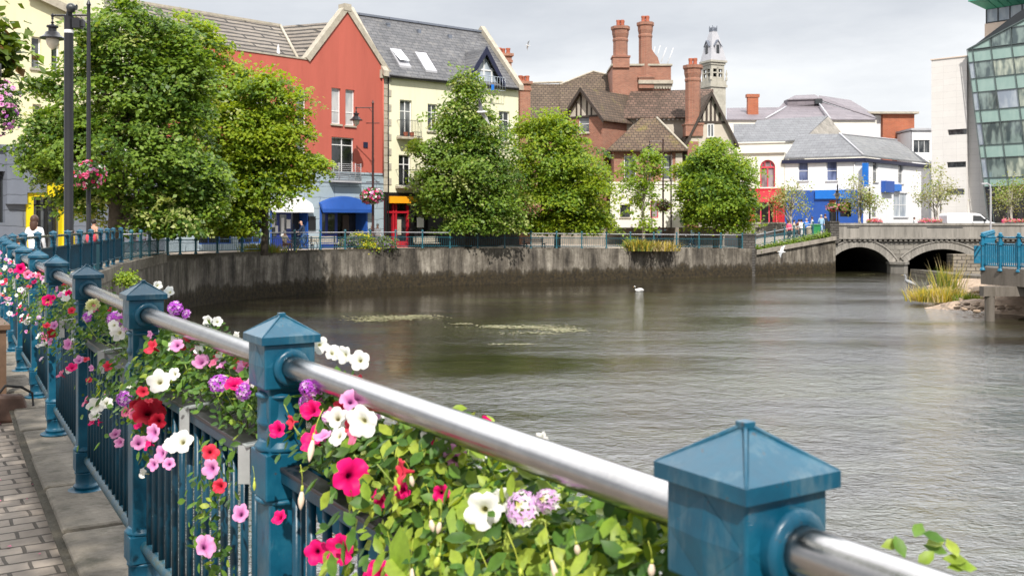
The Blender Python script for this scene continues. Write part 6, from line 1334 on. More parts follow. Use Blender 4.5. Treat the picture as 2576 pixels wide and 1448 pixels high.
# ------------------------------------------------------------------ right bank: gravel, walls, deck and its blue railing
m=MB(); gx=np.linspace(0,1,40); gy=np.linspace(0,1,26); r=np.random.RandomState(5)
V=[]; 
for j in range(26):
    for i in range(40):
        d=44+(66-44)*j/25; xl=PX(2325,d)+ (1.2*math.sin(j*.7)+.6*math.sin(j*1.9)) + (3.0 if d<49 else 0)*(49-d)/5; x=xl+ (i/39)**1.15*22; e=min(1,i/9); V.append((x,d,ZW-.25+.62*e+.35*(i/39)+r.uniform(-.05,.05)*e+.10*math.sin(i*.9+j*1.3)*e))
F=[(j*40+i,j*40+i+1,(j+1)*40+i+1,(j+1)*40+i) for j in range(25) for i in range(39)]
o=npmesh('gravel_bank',V,F,['gravel'],None,None,True); tag(o,kind='structure')
st=empty('river_stones',(PX(2480,52),52,ZW),0); bpy.data.objects.remove(st)
m=MB(); r=random.Random(8)
for i in range(220):
    d=r.uniform(45,60); u=r.uniform(2400,2600); s=r.uniform(.06,.22); m.ball((PX(u,d),d,ZW+.25+r.uniform(-.03,.1)),(s,s*.8,s*.45),7,4)
tag(m.build('shore_stones','gravel',fix=False),'loose pale stones and driftwood on the gravel bank below the deck','stones',kind='stuff')
def blades_at(u,d,n,h,sp,mats,pr,seed,label,**k): return blades('reed_clump',label,'reeds',(PX(u,d),d,ZW+.15),n,h,sp,mats,pr,seed,'reeds and grasses on the gravel bank',**k)
blades_at(2345,51.5,700,.8,.42,['grass_blade','straw_blade','green_blade'],[.55,.2,.25],101,'golden yellow grass tussock at the water edge of the gravel bank',w=.018,lean=.6,wx=1.15)
blades_at(2388,53.0,340,.7,.34,['straw_blade','grass_blade','green_blade'],[.45,.35,.2],102,'orange brown dry tussock right of the golden one on the gravel bank',w=.018,lean=.5,wx=1.1)
blades_at(2378,56,240,1.6,.28,['green_blade','grass_blade'],[.7,.3],103,'tall green reeds standing before the right bridge arch',w=.018,lean=.2)
blades_at(2390,56.5,46,2.2,.35,['straw_blade'],[1],104,'tall straw coloured seed stalks behind the green reeds',w=.014,lean=.12,wx=1.3)
blades_at(2328,52.5,45,1.7,.45,['straw_blade','silver_leaf'],[.5,.5],105,'thin pale arching stalks leaning left over the water',w=.012,lean=.6,wx=1.2)
blades_at(2435,50.5,160,.6,.3,['green_blade','hedge_leaf'],[.6,.4],106,'small fresh green tuft on the gravel, right of the dry tussock',w=.02,lean=.5)
aw=empty('stone_abutment',(PX(2400,74),74,ZW),0,'rough stone bank wall stepping down beside the right bridge arch','wall'); m=MB(); o_=Vector(aw.location)
pts=[P(2396,640,80),P(2480,640,79),P(2640,640,74)]; 
def sl(p,z0,z1,th=1.2): m.slab([Vector((p[0].x,p[0].y,z0))-o_,Vector((p[1].x,p[1].y,z0))-o_,Vector((p[1].x,p[1].y,z1))-o_,Vector((p[0].x,p[0].y,z1))-o_],(0,th,0))
sl((P(2398,0,80.5),P(2700,0,79)),-3.2,PZ(640,80)); m.build('upper_wall','rubble_stone',aw)
m=MB(); sl((P(2404,0,70),P(2700,0,60)),-3.2,PZ(690,70),8); m.build('lower_wall','rubble_stone',aw)
dk=empty('river_deck',(PX(2505,42.5),42.5,ZW),0,'weathered concrete viewing deck on a round column at the right edge','deck'); o_=Vector(dk.location)
dz1,dz0=PZ(678,42.5)-ZW,PZ(722,42.5)-ZW
q=[P(2467,0,44.5),P(2700,0,40.5),P(2760,0,60),P(2500,0,60)]; q=[(p.x-o_.x,p.y-o_.y) for p in q]
m=MB(); m.prismz(q,dz0,dz1); m.build('slab','deck_concrete',dk); 
m=MB(); m.box(-.35,6,.35,.75,dz0-.42,dz0-.003); m.build('beam','deck_concrete',dk)
m=MB(); m.lathe([(.2,-1),(.2,dz0-.42)],(0,.55,0),16); m.build('column','deck_concrete',dk)
dr_=empty('deck_railing',(PX(2469,44.5),44.5,ZW+dz1),0,'bright blue iron railing with ball topped posts on the concrete deck','railing'); o2=Vector(dr_.location)
q0=Vector((PX(2472,44.4),44.4)); q1=Vector((PX(2700,40.7),40.7)); q2=Vector((PX(2503,59),59)); t=(q1-q0).normalized(); L1=(q1-q0).length; t2=(q2-q0).normalized()
pmm=None; bal=None
for base,tt,n,spn in ((q0,t,5,.88),(q0,t2,10,1.5)):
    for i in range(n):
        p=base+tt*(i*spn)
        if not(base is q0 and tt is t2 and i==0):
            if pmm is None:
                m=MB(); m.box(-.06,.06,-.06,.06,-.05,1.42); m.box(-.1,.1,-.1,.1,1.0,1.15); m.lathe([(.10,1.36),(.12,1.40),(.12,1.44),(.06,1.47)],seg=10); m.ball((0,0,1.5),(.09,.09,.08),8,5); m.lathe([(.13,-.12),(.13,-.06),(.08,0)],seg=10); pmm=m.build('post','railing_bright',dr_); o=pmm
            else: o=pmm.copy(); C.objects.link(o)
            o.location=(p.x-o2.x,p.y-o2.y,0)
        if i<n-1:
            a,b=p,p+tt*spn
            for hh,rr in ((1.36,.035),(1.06,.03),(.12,.03)): MB().tube([(a.x-o2.x,a.y-o2.y,hh),(b.x-o2.x,b.y-o2.y,hh)],rr,8).build('rail','railing_bright',dr_)
            nb2=9 if tt is t else 13
            for k in range(nb2):
                if tt is not t and k%2: pass
                pp=a.lerp(b,(k+.5)/nb2)
                if bal is None: bal=MB().box(-.022,.022,-.012,.012,.12,1.06).build('baluster','railing_bright',dr_); ob_=bal
                elif tt is t: ob_=bal.copy(); C.objects.link(ob_)
                else: continue
                ob_.location=(pp.x-o2.x,pp.y-o2.y,0); ob_.rotation_euler=(0,0,math.atan2(tt.y,tt.x))
# ledge panels seen through that railing
MB().box(.1,4.2,.9,.95,.15,.95).build('flower_box_back','railing_bright',dr_)
# ------------------------------------------------------------------ lamps
def lantern(root,x,z,s=1.0):
    l=MB(); l.lathe([(.02,.62),(.03,.5),(.07,.46),(.03,.42),(.13,.36),(.20,.34),(.20,.28),(.14,.26),(.14,.16),(.24,.10),(.27,.02),(.44,-.10),(.44,-.13),(.1,-.13)],(x,0,z),14); h=l.build('lantern_hood','pole_black',root)
    MB().lathe([(.22,-.13),(.23,-.2),(.19,-.34),(.11,-.46),(.02,-.52)],(x,0,z),14).build('lamp_globe','lamp_glass',h)
def lamp(name,label,u,d,vtop,varm,ulamp,polemat='pole_black',z0=None,group='lamp posts along the promenade',bars=()):
    z0=zb(d) if z0 is None else z0; root=empty(name,(PX(u,d),d,z0),0,label,'street lamp',group); H=PZ(vtop,d)-z0; za=PZ(varm,d)-z0; xl=PX(ulamp,d)-root.location.x
    m=MB(); m.lathe([(.16,0),(.16,.9),(.11,1.0),(.085,1.2),(.075,H*.5),(.06,H-.5),(.06,H-.25),(.09,H-.2),(.05,H-.1),(.02,H)],seg=12); m.build('pole',polemat,root)
    m=MB(); m.tube([(0,0,za),(xl,0,za)],.035,8); m.tube([(xl*.25,0,za),(0,0,za-.35)],.02,6); m.lathe([(.05,-.05),(.07,0),(.03,.06)],(xl,0,za),8); m.tube([(xl,0,za),(xl,0,za-.15)],.04,6); m.build('arm',polemat,root)
    lantern(root,xl,za-.72,1.0)
    for vb in bars: zq=PZ(vb,d)-z0; MB().tube([(-.45,0,zq),(.45,0,zq)],.03,6).build('ladder_bar',polemat,root)
    return root
lamp('lamp_post','tall dark lamp post at far left, lantern hanging against the yellow building',223,36,-2,39,132)
lamp('lamp_post','maroon lamp post in front of the red building carrying a pink flower basket',938,66,252,271,896,'pole_maroon',bars=(310,458))
lamp('lamp_post','maroon lamp post in front of the tudor house with a dark empty looking basket',1668,84,345,356,1634,'pole_maroon',bars=(382,))
lamp('lamp_post','small dark lamp post on the street before the blue shopfront',2107,98,462,470,2106,'pole_black',z0=.35)
lamp('lamp_post','slim dark post beside the birch at the white house corner',2188,97,470,478,2186,'pole_black',z0=.35)
cp_=empty('camera_pole',(PX(173,32.5),32.5,0),0,'thick black camera pole with a white band beside the yellow shopfront','pole'); d=32.5
m=MB(); H=PZ(42,d); m.lathe([(.17,0),(.17,.5),(.145,.6),(.145,H-.1),(.16,H)],seg=14); m.build('pole','pole_black',cp_); MB().lathe([(.149,PZ(84,d)),(.149,PZ(76,d))],seg=14).build('white_band','white_frame',cp_)
m=MB(); m.tube([(0,0,H),(.05,-.05,H+.15),(.16,-.1,H+.3),(.3,-.1,H+.28)],.1,8); m.ball((.14,-.15,H+.25),(.16,.16,.16),8,6); m.build('dome_camera','dark_frame',cp_); m=MB(); m.box(.17,.42,-.16,.16,PZ(72,d),PZ(48,d)); m.box(.42,.5,-.1,.1,PZ(68,d),PZ(52,d)); m.build('control_box','pole_black',cp_)
MB().lathe([(.152,PZ(582,d)),(.152,PZ(580,d))],seg=14).build('clamp','chrome',cp_)
sl_=empty('street_light',(PX(2492,64),64,-1.0),0,'slender pale grey street light with a hooked top behind the deck railing','street lamp'); d=64; z0=-1.0; H=PZ(462,d)-z0; xo=PX(2468,d)-PX(2492,d)
m=MB(); m.tube([(0,0,-2),(0,0,H-.35),(-.05,0,H-.1),(-.2,0,H),(xo*.7,0,H+.02)],[.075,.06,.055,.05,.045],8); m.build('pole','lead_grey',sl_); m=MB(); m.box(xo,xo*.55,-.1,.1,H-.05,H+.06); m.build('lamp_head','lead_grey',sl_)
# ------------------------------------------------------------------ hanging flower baskets
def basket(label,u,v,d,rad,kinds,nb_,seed,leafm=('petunia_leaf','dark_petunia_leaf'),bs=.09,zs_=.8):
    c=P(u,v,d); root=empty('flower_basket',tuple(c),0,label,'flower basket','flower baskets on the lamp posts'); r=np.random.RandomState(seed)
    MB().lathe([(rad*.2,-.6*rad),(rad*.5,-.45*rad),(rad*.7,-.1*rad),(rad*.68,-.05*rad)],seg=12).build('basket','pot_wicker',root)
    n=900; dv=r.normal(size=(n,3)); dv/=np.linalg.norm(dv,axis=1,keepdims=True); pos=dv*rad*np.array([1,1,zs_])*r.uniform(.55,1,(n,1)); V,F=scatter(TQ,pos,dv+r.normal(size=(n,3))*.5,rad*.2*r.uniform(.6,1.2,n),seed); npmesh('foliage',V,F,list(leafm),r.choice(len(leafm),n),root)
    for k in range(nb_):
        q=r.normal(size=3); q[1]=-abs(q[1])*(1 if k%4 else -1); q/=np.linalg.norm(q); kd=kinds[r.randint(len(kinds))]; p=q*rad*np.array([1,1,zs_])*r.uniform(.92,1.05)
        o=bpy.data.objects.new('blossom',blossom(kd,k)); C.objects.link(o); o.parent=root; o.location=p; o.rotation_euler=Vector(q+r.normal(size=3)*.3).to_track_quat('Z','Y').to_euler(); o.scale=(bs/.036*r.uniform(.75,1.2),)*3
    return root
lg=basket('large basket of pale pink petunias with dark throats at the left edge',2,270,14.6,.285,['pink','pink','pink','violet','lilac'],80,1,bs=.037,zs_=1.45)
m=MB(); m.tube([(-.5,0,-4),(-.5,0,4.2)],.06,10); m.tube([(-.5,0,.55),(0,0,.5),(0,0,.1)],.02,6); 
pp=empty('basket_pole',(PX(2,14.6)-.5,14.6,0),0,'dark pole just outside the left edge holding the pale petunia basket','pole'); m=MB(); m.tube([(0,0,0),(0,0,6.5)],.06,10); m.build('pole','pole_black',pp); m=MB(); m.tube([(0,0,4.0),(.5,0,3.95),(.5,0,3.5)],.02,6); m.build('bracket','pole_black',pp)
basket('round pink and red flower basket on the far left lamp post, before the lime tree',223,440,35.7,.63,['rose','magenta','white','pink','rose','coral'],96,2,bs=.062,zs_=.85)
basket('pink and magenta flower basket on the maroon lamp post before the red building',936,493,65.7,.82,['rose','pink','magenta','white','rose'],96,3,bs=.085,zs_=.66)
basket('dark purplish basket on the lamp post before the tudor house',1668,518,83.7,.75,['crimson'],10,4,('plum_leaf','deep_leaf','russet_leaf'),bs=.06,zs_=.75)
for i,(u,l) in enumerate(((2094,'left one of two red and orange baskets on the lamp post by the blue shopfront'),(2118,'right one of two red and orange baskets on the lamp post by the blue shopfront'))): basket(l,u,522,97.8,.62,['rose','coral','pink','double'],50,6+i,('hedge_leaf','petunia_leaf'),bs=.10,zs_=.75)
# red flower boxes along the bridge
for i,(u,w,l) in enumerate(((2340,1.9,'red flower trough behind the bridge parapet, left of the white van'),(2560,2.0,'pink flower trough behind the bridge parapet at the right edge'),(2200,1.2,'short red flower trough behind the parapet at the white house corner'))):
    c=Vector((PX(u,83.4),83.4,1.12)); rt=empty('flower_trough',tuple(c),0,l,'flower box','flower troughs on the bridge'); MB().box(-w/2,w/2,-.2,.2,0,.35).build('trough','dark_frame',rt); MB().box(-w/2+.1,w/2-.1,-.12,.12,-.79,-.002).build('stand','dark_frame',rt); r=np.random.RandomState(i); n=500
    pos=np.stack([r.uniform(-w/2,w/2,n),r.normal(size=n)*.15,.38+np.abs(r.normal(size=n))*.12],1); V,F=scatter(TQ,pos,np.stack([r.normal(size=n)*.5,r.normal(size=n)*.5-.4,np.ones(n)],1),r.uniform(.08,.15,n),i); npmesh('flowering_foliage',V,F,['petal_rose','petal_coral','mid_leaf'],r.choice(3,n,p=[.4,.25,.35]),rt)
# ------------------------------------------------------------------ people
def person(label,loc,face=0,h=1.72,pose='stand',shirt='cloth_white',legs='cloth_denim',hair='hair_brown',skirt=None,group=None,arms=None,longhair=False,bald=False,shoes='cloth_dark'):
    root=empty('person',tuple(loc),face,label,'person',group); k=h/1.72
    J={'pel':(0,0,.93),'sp':(0,.01,.35),'ch':(0,0,1.32),'nk':(0,.0,1.46),'hb':(0,-.01,1.54),'hm':(0,-.015,1.62),'ht':(0,-.005,1.71)}
    for s,n in ((-1,'L'),(1,'R')):
        J['sh'+n]=(s*.17,0,1.40); J['el'+n]=(s*.235,.02,1.13); J['wr'+n]=(s*.24,-.06,.90); J['ha'+n]=(s*.235,-.09,.80)
        J['hp'+n]=(s*.09,0,.90); J['kn'+n]=(s*.10,-.015,.49); J['an'+n]=(s*.10,.02,.09); J['to'+n]=(s*.115,-.14,.045)
    if pose=='walk':
        J['knL']=(-.1,-.16,.50);J['anL']=(-.1,-.22,.1);J['toL']=(-.11,-.37,.06);J['knR']=(.1,.02,.48);J['anR']=(.1,.24,.12);J['toR']=(.11,.11,.05)
        J['wrL']=(-.25,.10,.92);J['haL']=(-.25,.12,.83);J['wrR']=(.25,-.2,.95);J['haR']=(.25,-.26,.87)
    if pose in('sit','cycle'):
        dz=-.45 if pose=='sit' else .02
        for kx in ('pel','sp','ch','nk','hb','hm','ht','shL','shR','elL','elR','wrL','wrR','haL','haR','hpL','hpR'): a=J[kx]; J[kx]=(a[0],a[1],a[2]+dz)
        for s,n in ((-1,'L'),(1,'R')):
            if pose=='sit':
                J['kn'+n]=(s*.12,-.42,.48);J['an'+n]=(s*.12,-.42,.09);J['to'+n]=(s*.12,-.56,.045);J['el'+n]=(s*.25,-.08,.70);J['wr'+n]=(s*.18,-.30,.66);J['ha'+n]=(s*.16,-.38,.64)
            else:
                J['kn'+n]=(s*.11,-.30+.12*s,.62+.12*s);J['an'+n]=(s*.11,-.10+.1*s,.25+.13*s);J['to'+n]=(s*.11,-.24+.1*s,.2+.13*s)
                J['el'+n]=(s*.27,-.25,1.20);J['wr'+n]=(s*.26,-.46,1.08);J['ha'+n]=(s*.26,-.53,1.06)
        if pose=='cycle':
            for kx,dy in (('sp',-.04),('ch',-.14),('nk',-.2),('hb',-.23),('hm',-.24),('ht',-.24),('shL',-.14),('shR',-.14)): a=J[kx]; J[kx]=(a[0],a[1]+dy,a[2]-.02)
    if arms:
        for kx,p in arms.items(): J[kx]=p
    ed=[('pel','sp'),('sp','ch'),('ch','nk'),('nk','hb'),('hb','hm'),('hm','ht')]
    for n in 'LR': ed+=[('ch','sh'+n),('sh'+n,'el'+n),('el'+n,'wr'+n),('wr'+n,'ha'+n),('pel','hp'+n),('hp'+n,'kn'+n),('kn'+n,'an'+n),('an'+n,'to'+n)]
    rad={'pel':(.16,.115),'sp':(.145,.105),'ch':(.165,.11),'nk':(.055,.055),'hb':(.07,.075),'hm':(.085,.10),'ht':(.06,.07)}
    for n in 'LR': rad.update({'sh'+n:(.065,.065),'el'+n:(.045,.045),'wr'+n:(.032,.03),'ha'+n:(.03,.045),'hp'+n:(.095,.1),'kn'+n:(.065,.065),'an'+n:(.042,.045),'to'+n:(.04,.03)})
    names=list(J); me=bpy.data.meshes.new('body'); me.from_pydata([Vector(J[n])*k for n in names],[(names.index(a),names.index(b)) for a,b in ed],[])
    o=bpy.data.objects.new('body',me); C.objects.link(o); md=o.modifiers.new('s','SKIN'); md.use_smooth_shade=True; sv=me.skin_vertices[0].data
    for i,n in enumerate(names): sv[i].radius=(rad[n][0]*k,rad[n][1]*k); sv[i].use_root=(n=='pel')
    o.modifiers.new('u','SUBSURF').levels=1
    dg=bpy.context.evaluated_depsgraph_get(); me2=bpy.data.meshes.new_from_object(o.evaluated_get(dg)); bpy.data.objects.remove(o)
    for mt in ('skin',shirt,legs,shoes): me2.materials.append(MATS[mt])
    seg=[(Vector(J[a])*k,Vector(J[b])*k,a,b) for a,b in ed]
    def region(p):
        best=9;bs=None
        for a,b,na,nb in seg:
            d=b-a; t=max(0,min(1,(p-a).dot(d)/d.length_squared)); q=(p-(a+d*t)).length
            if q<best: best=q; bs=(na[:2],nb[:2],t)
        a,b,t=bs
        if b in('hb','hm','ht') or (b=='nk' and t>.7): return 0
        if b=='ha' or (b=='wr' and (t>.85 or skirt=='short')): return 0
        if a in('pe',) and b=='hp' or b in('kn',): return 2
        if b=='an': return 2 if t<.9 else 3
        if b=='to': return 3
        if a=='pe' and t<.15: return 2
        return 1
    for f in me2.polygons: f.material_index=region(f.center); f.use_smooth=True
    body=bpy.data.objects.new('body',me2); C.objects.link(body); body.parent=root
    hm=Vector(J['hm'])*k
    if not bald:
        m=MB(); m.ball((hm.x,hm.y+.022*k,hm.z+.022*k),(.096*k,.108*k,.115*k),12,8)
        if longhair: m.ball((hm.x,hm.y+.06*k,hm.z-.10*k),(.095*k,.07*k,.17*k),10,7)
        m.build('hair',hair,root)
    f=MB(); f.ball((hm.x,hm.y-.105*k,hm.z-.03*k),(.014*k,.02*k,.022*k),6,4); f.build('nose','skin',root)
    return root
def pg(u,d,z=None): return (PX(u,d),d,zb(d)+.005 if z is None else z)
person('person with brown hair and white top seen from behind at the far left railing',pg(87,24.5,.0),R(175),1.76,'stand','cloth_white','cloth_denim','hair_brown',longhair=True)
person('person with tied brown hair sitting low, left of the one in the white top',pg(46,26,.0),R(100),1.65,'sit','cloth_beige','cloth_dark','hair_brown')
person('person with bare shoulders and dark hair near the far left lamp post',pg(236,38.5),R(150),1.7,'stand','skin','cloth_dark','hair_dark')
person('person in yellow top behind the thick camera pole',pg(182,37),R(90),1.3,'stand','yellow_paint','cloth_denim','hair_brown')
person('bald person in dark jacket riding a bicycle before the blue awning',pg(768,60.3,zb(60)+.05),R(-90),1.8,'cycle','cloth_navy','cloth_denim',bald=True)
person('person in patterned beige top sitting on the promenade, left of the cyclist',pg(716,59.),R(60),1.68,'sit','cloth_beige','cloth_brown','hair_grey')
person('grey haired person in white shirt and open dark jacket behind the flower bed',pg(950,68.),R(-10),1.76,'walk','cloth_white','cloth_beige',hair='hair_grey')
person('person in blue grey jacket walking beside the one in the white shirt',pg(936,69.),R(-20),1.74,'walk','cloth_navy','cloth_denim',hair='hair_grey')
person('person in pale blue shirt stretching one arm out beside the tudor house lamp post',pg(1659,86,-.62),R(20),1.7,'stand','cloth_sky','cloth_navy','hair_dark',arms={'elR':(.45,-.02,1.42),'wrR':(.68,-.03,1.43),'haR':(.78,-.03,1.44)})
person('person in blue jeans and pale jacket walking a dark bicycle near the round tree',pg(1742,81.5,-.62),R(-70),1.76,'walk','cloth_sky','cloth_denim','hair_dark',longhair=True)
RG='people standing on the ramp by the bridge'
for i,(u,z,sh,lg,hr,fc,lb,ps) in enumerate([(1985,.15,'cloth_pink','cloth_dark','hair_brown',20,'person in pink top at the left end of the group on the ramp','stand'),(1998,.2,'cloth_beige','cloth_dark','hair_dark',60,'person in cream top with dark hair, second from the left on the ramp','walk'),(2010,.25,'cloth_brown','cloth_navy','hair_dark',150,'person in brown top at the middle of the ramp group','stand'),(2016,.25,'cloth_white','cloth_dark','hair_dark',200,'person in white shirt next to the one in the brown top on the ramp','stand'),(2029,.3,'sky_blue_sign','cloth_navy','hair_grey',0,'person in bright blue top on the ramp','stand'),(2043,.45,'cloth_white','cloth_dark','hair_brown',-90,'person in white top with a black rucksack shape, left of the green bin','stand'),(2066,.62,'cloth_sky','cloth_denim','hair_grey',160,'person in pale blue shirt leaning at the bridge end pier','walk'),(2076,.7,'cloth_navy','cloth_denim','hair_brown',200,'person in dark blue top nearest the bridge end pier','stand')]):
    person(lb,(PX(u,85+i%3),85+i%3,z-.25),R(fc),1.72,ps,sh,lg,hr,group=RG)
person('person in white top passing behind the bridge parapet, left of the red flower trough',(PX(2300,92),92,.35),R(90),1.55,'walk','cloth_white','cloth_navy','hair_brown')
person('person in pink top near the glass building entrance',(PX(2525,93),93,.35),R(-60),1.65,'walk','cloth_pink','cloth_dark','hair_brown')
person('person seated at the wooden table at the left edge, only an arm in view',(PX(-95,9.6),9.6,.05),R(-60),1.7,'sit','cloth_navy','cloth_dark','hair_brown',arms={'elR':(.27,-.10,.74),'wrR':(.16,-.38,.80),'haR':(.12,-.46,.81)})
# ------------------------------------------------------------------ table, bag, chair
tb=empty('wooden_table',(PX(-78,8.9),8.9,0),ang,'dark wooden cafe table at the left edge of the pavement','table'); m=MB(); m.box(-.42,.30,-.35,.35,.70,.75); m.build('tabletop','wood_table',tb,bev=.006)
for x in (-.36,.24):
    for y in (-.29,.29): MB().box(x-.03,x+.03,y-.03,y+.03,0,.698).build('leg','wood_table',tb)
m=MB(); m.box(-.37,.25,-.27,-.25,.60,.697); m.box(-.37,.25,.25,.27,.60,.697); m.build('apron','wood_table',tb)
bg=empty('handbag',(PX(20,8.2),8.2,0.005),R(25),'brown leather bag with a dark strap lying on the pavement by the table','bag'); m=MB(); m.prism([(-.15,0),(.14,0),(.16,.06),(.11,.22),(-.08,.23),(-.16,.1)],-.06,.06); m.build('bag_body','bag_leather',bg,bev=.025)
m=MB(); m.tube([(.13,0,.02),(.19,.02,.10),(.18,.03,.22),(.10,.0,.28),(-.02,0,.3),(-.08,0,.22)],.012,6); m.build('strap','rubber',bg)
ch=empty('cafe_chair',(PX(-130,9.9),9.9,0),R(-60),'dark metal cafe chair half outside the left edge','chair'); m=MB()
MB().box(-.2,.2,-.2,.2,.42,.45).build('seat','wood_table',ch)
for x in (-.18,.18):
    for y in (-.18,.18): MB().tube([(x,y,0),(x,y,.42 if y<0 else .85)],.012,6).build('leg','pole_black',ch)
MB().box(-.19,.19,.17,.19,.62,.84).build('backrest','wood_table',ch)
# ------------------------------------------------------------------ bicycles
def bike(label,loc,rz,frame='cloth_dark',lean=0):
    root=empty('bicycle',loc,rz,label,'bicycle'); root.rotation_euler=(lean,0,rz)
    for x in (-.52,.52):
        m=MB(); pts=[(x+.33*math.cos(a),0,.34+.33*math.sin(a)) for a in [2*math.pi*i/24 for i in range(25)]]; m.tube(pts,.02,6); w=m.build('wheel','rubber',root,fix=False); s=MB()
        for i in range(10): a=math.pi*2*i/10; s.tube([(x,0,.34),(x+.32*math.cos(a),0,.34+.32*math.sin(a))],.003,3,caps=False)
        s.build('spokes','chrome',w,fix=False)
    m=MB(); 
    for a,b in (((-.52,0,.34),(-.05,0,.30)),((-.52,0,.34),(-.18,0,.82)),((-.05,0,.30),(-.2,0,.88)),((-.05,0,.30),(.36,0,.78)),((-.17,0,.76),(.34,0,.84)),((.33,0,.92),(.52,0,.34))): m.tube([a,b],.018,6)
    m.build('frame',frame,root); MB().prism([(-.32,.90),(-.08,.92),(-.05,.95),(-.32,.97)],-.07,.07).build('saddle','rubber',root); MB().tube([(.25,-.28,1.0),(.36,-.1,1.02),(.33,0,.95),(.36,.1,1.02),(.25,.28,1.0)],.014,6).build('handlebar','chrome',root); MB().tube([(-.05,-.08,.30),(-.05,.08,.30)],.06,10).build('crank','chrome',root)
bike('dark bicycle ridden along the promenade before the blue awning',(PX(768,60.3)-.1,60.3,zb(60)),R(180),'cloth_navy')
bike('dark bicycle pushed along the promenade near the round tree',(PX(1735,81.2),81.2,-.62),R(170),'cloth_dark')
bike('bicycle parked behind the railing under the big lime tree',(PX(345,44),44,-.05),R(15),'cloth_pink')
# ------------------------------------------------------------------ benches and bins
BEN=['slatted bench below the blue awning, right of the cyclist','slatted bench by the red shop door','dark slatted bench under the tall pointed lime tree']
for i,(u,d) in enumerate(((815,61.8),(1075,66.8),(1345,70.6))):
    b=empty('park_bench',pg(u,d),math.atan2(.5,.87),BEN[i],'bench','benches on the promenade'); mt='dark_timber' if i==2 else 'stone_trim'; m=MB()
    for k in range(4): m.box(-.9,.9,-.22+k*.12,-.13+k*.12,.42,.46)
    m.build('seat',mt,b); m=MB()
    for k in range(3): m.box(-.9,.9,.24,.27,.52+k*.13,.62+k*.13)
    m.build('backrest',mt,b)
    for x in (-.75,.75): q=MB(); q.box(x-.03,x+.03,-.2,-.14,0,.42); q.box(x-.03,x+.03,.18,.24,0,.9); q.box(x-.03,x+.03,-.14,.18,.36,.415); q.build('leg','pole_black',b)
gb_=empty('litter_bin',(PX(2052,84),84,.2),0,'green wheeled bin on the ramp beside the bridge end pier','bin'); m=MB(); m.prism([(-.28,.12),(.28,.12),(.34,1.0),(-.34,1.0)],-.3,.3); m.build('bin_body','green_bin',gb_,bev=.03); m=MB(); m.prism([(-.37,1.003),(.37,1.003),(.3,1.1),(-.3,1.1)],-.35,.35); m.build('lid','green_bin',gb_,bev=.02)
for x in (-.22,.22): MB().tube([(x-.0,-.36,.1),(x,.36,.1)],.1,10).build('wheel','rubber',gb_)
bb=empty('litter_bin',(PX(2038,84.3),84.3,.1),0,'pale beige litter bin on the ramp, left of the green bin','bin'); m=MB(); m.lathe([(.26,0),(.30,.1),(.30,.85),(.33,.88),(.33,.95),(.2,1.02)],seg=14); m.build('bin_body','cloth_beige',bb); MB().lathe([(.18,1.02),(.16,1.06)],seg=12).build('lid','dark_frame',bb)
# things on the wall at the far left: a red rucksack and yellow flowers behind the railing
rk=empty('rucksack',(PX(341-112,30.5),30.5,.95),0,'bright red rucksack with black top, propped behind the far left railing','bag'); m=MB(); m.ball((0,0,.16),(.17,.12,.19),12,8); m.build('bag_body','pink_red_paint',rk); m=MB(); m.tube([(-.07,0,.33),(-.05,0,.42),(.05,0,.42),(.07,0,.33)],.015,6); m.build('handle','rubber',rk)
MB().box(-.2,.2,-.15,.15,-.95,-.03).build('support_box','railing_teal_far',rk)
# ------------------------------------------------------------------ white van
vn=empty('white_van',(PX(2436,90),90,.35),0,'white panel van crossing the bridge, nose to the right','van'); m=MB()
body=[(-2.3,.45),(-2.3,1.75),(-2.15,1.92),(.35,1.92),(.75,1.82),(1.45,1.22),(2.15,1.02),(2.35,.85),(2.35,.45)]
m.prism(body,-.86,.86); m.build('body','van_white',vn,bev=.08)
m=MB(); m.prism([(.05,1.22),(1.25,1.22),(.72,1.68),(.05,1.72)],-.885,-.862); m.build('side_window','window_dark',vn); m=MB(); m.slab([(.80,-.78,1.82),(1.47,-.8,1.245),(1.47,.8,1.245),(.80,.78,1.82)],(.02,0,.02)); m.build('windscreen','window_dark',vn)
MB().box(.0,.03,-.872,-.861,.5,1.85).build('door_seam','dark_frame',vn)
for x in (-1.45,1.5):
    w=MB().tube([(x,-.92,.34),(x,-.68,.34)],.34,18).build('wheel','rubber',vn); MB().tube([(x,-.935,.34),(x,-.921,.34)],.2,12).build('hub','chrome',w); MB().tube([(x,.68,.34),(x,.92,.34)],.34,18).build('wheel','rubber',vn)
m=MB(); m.box(2.1,2.34,-.8,-.5,.72,.9); m.build('headlight','lamp_glass',vn); m=MB(); m.box(2.1,2.34,.5,.8,.72,.9); m.build('headlight','lamp_glass',vn); MB().box(2.2,2.42,-.84,.84,.4,.56).build('bumper','dark_frame',vn); MB().box(1.0,1.15,-1.05,-.88,1.2,1.42).build('mirror','dark_frame',vn)
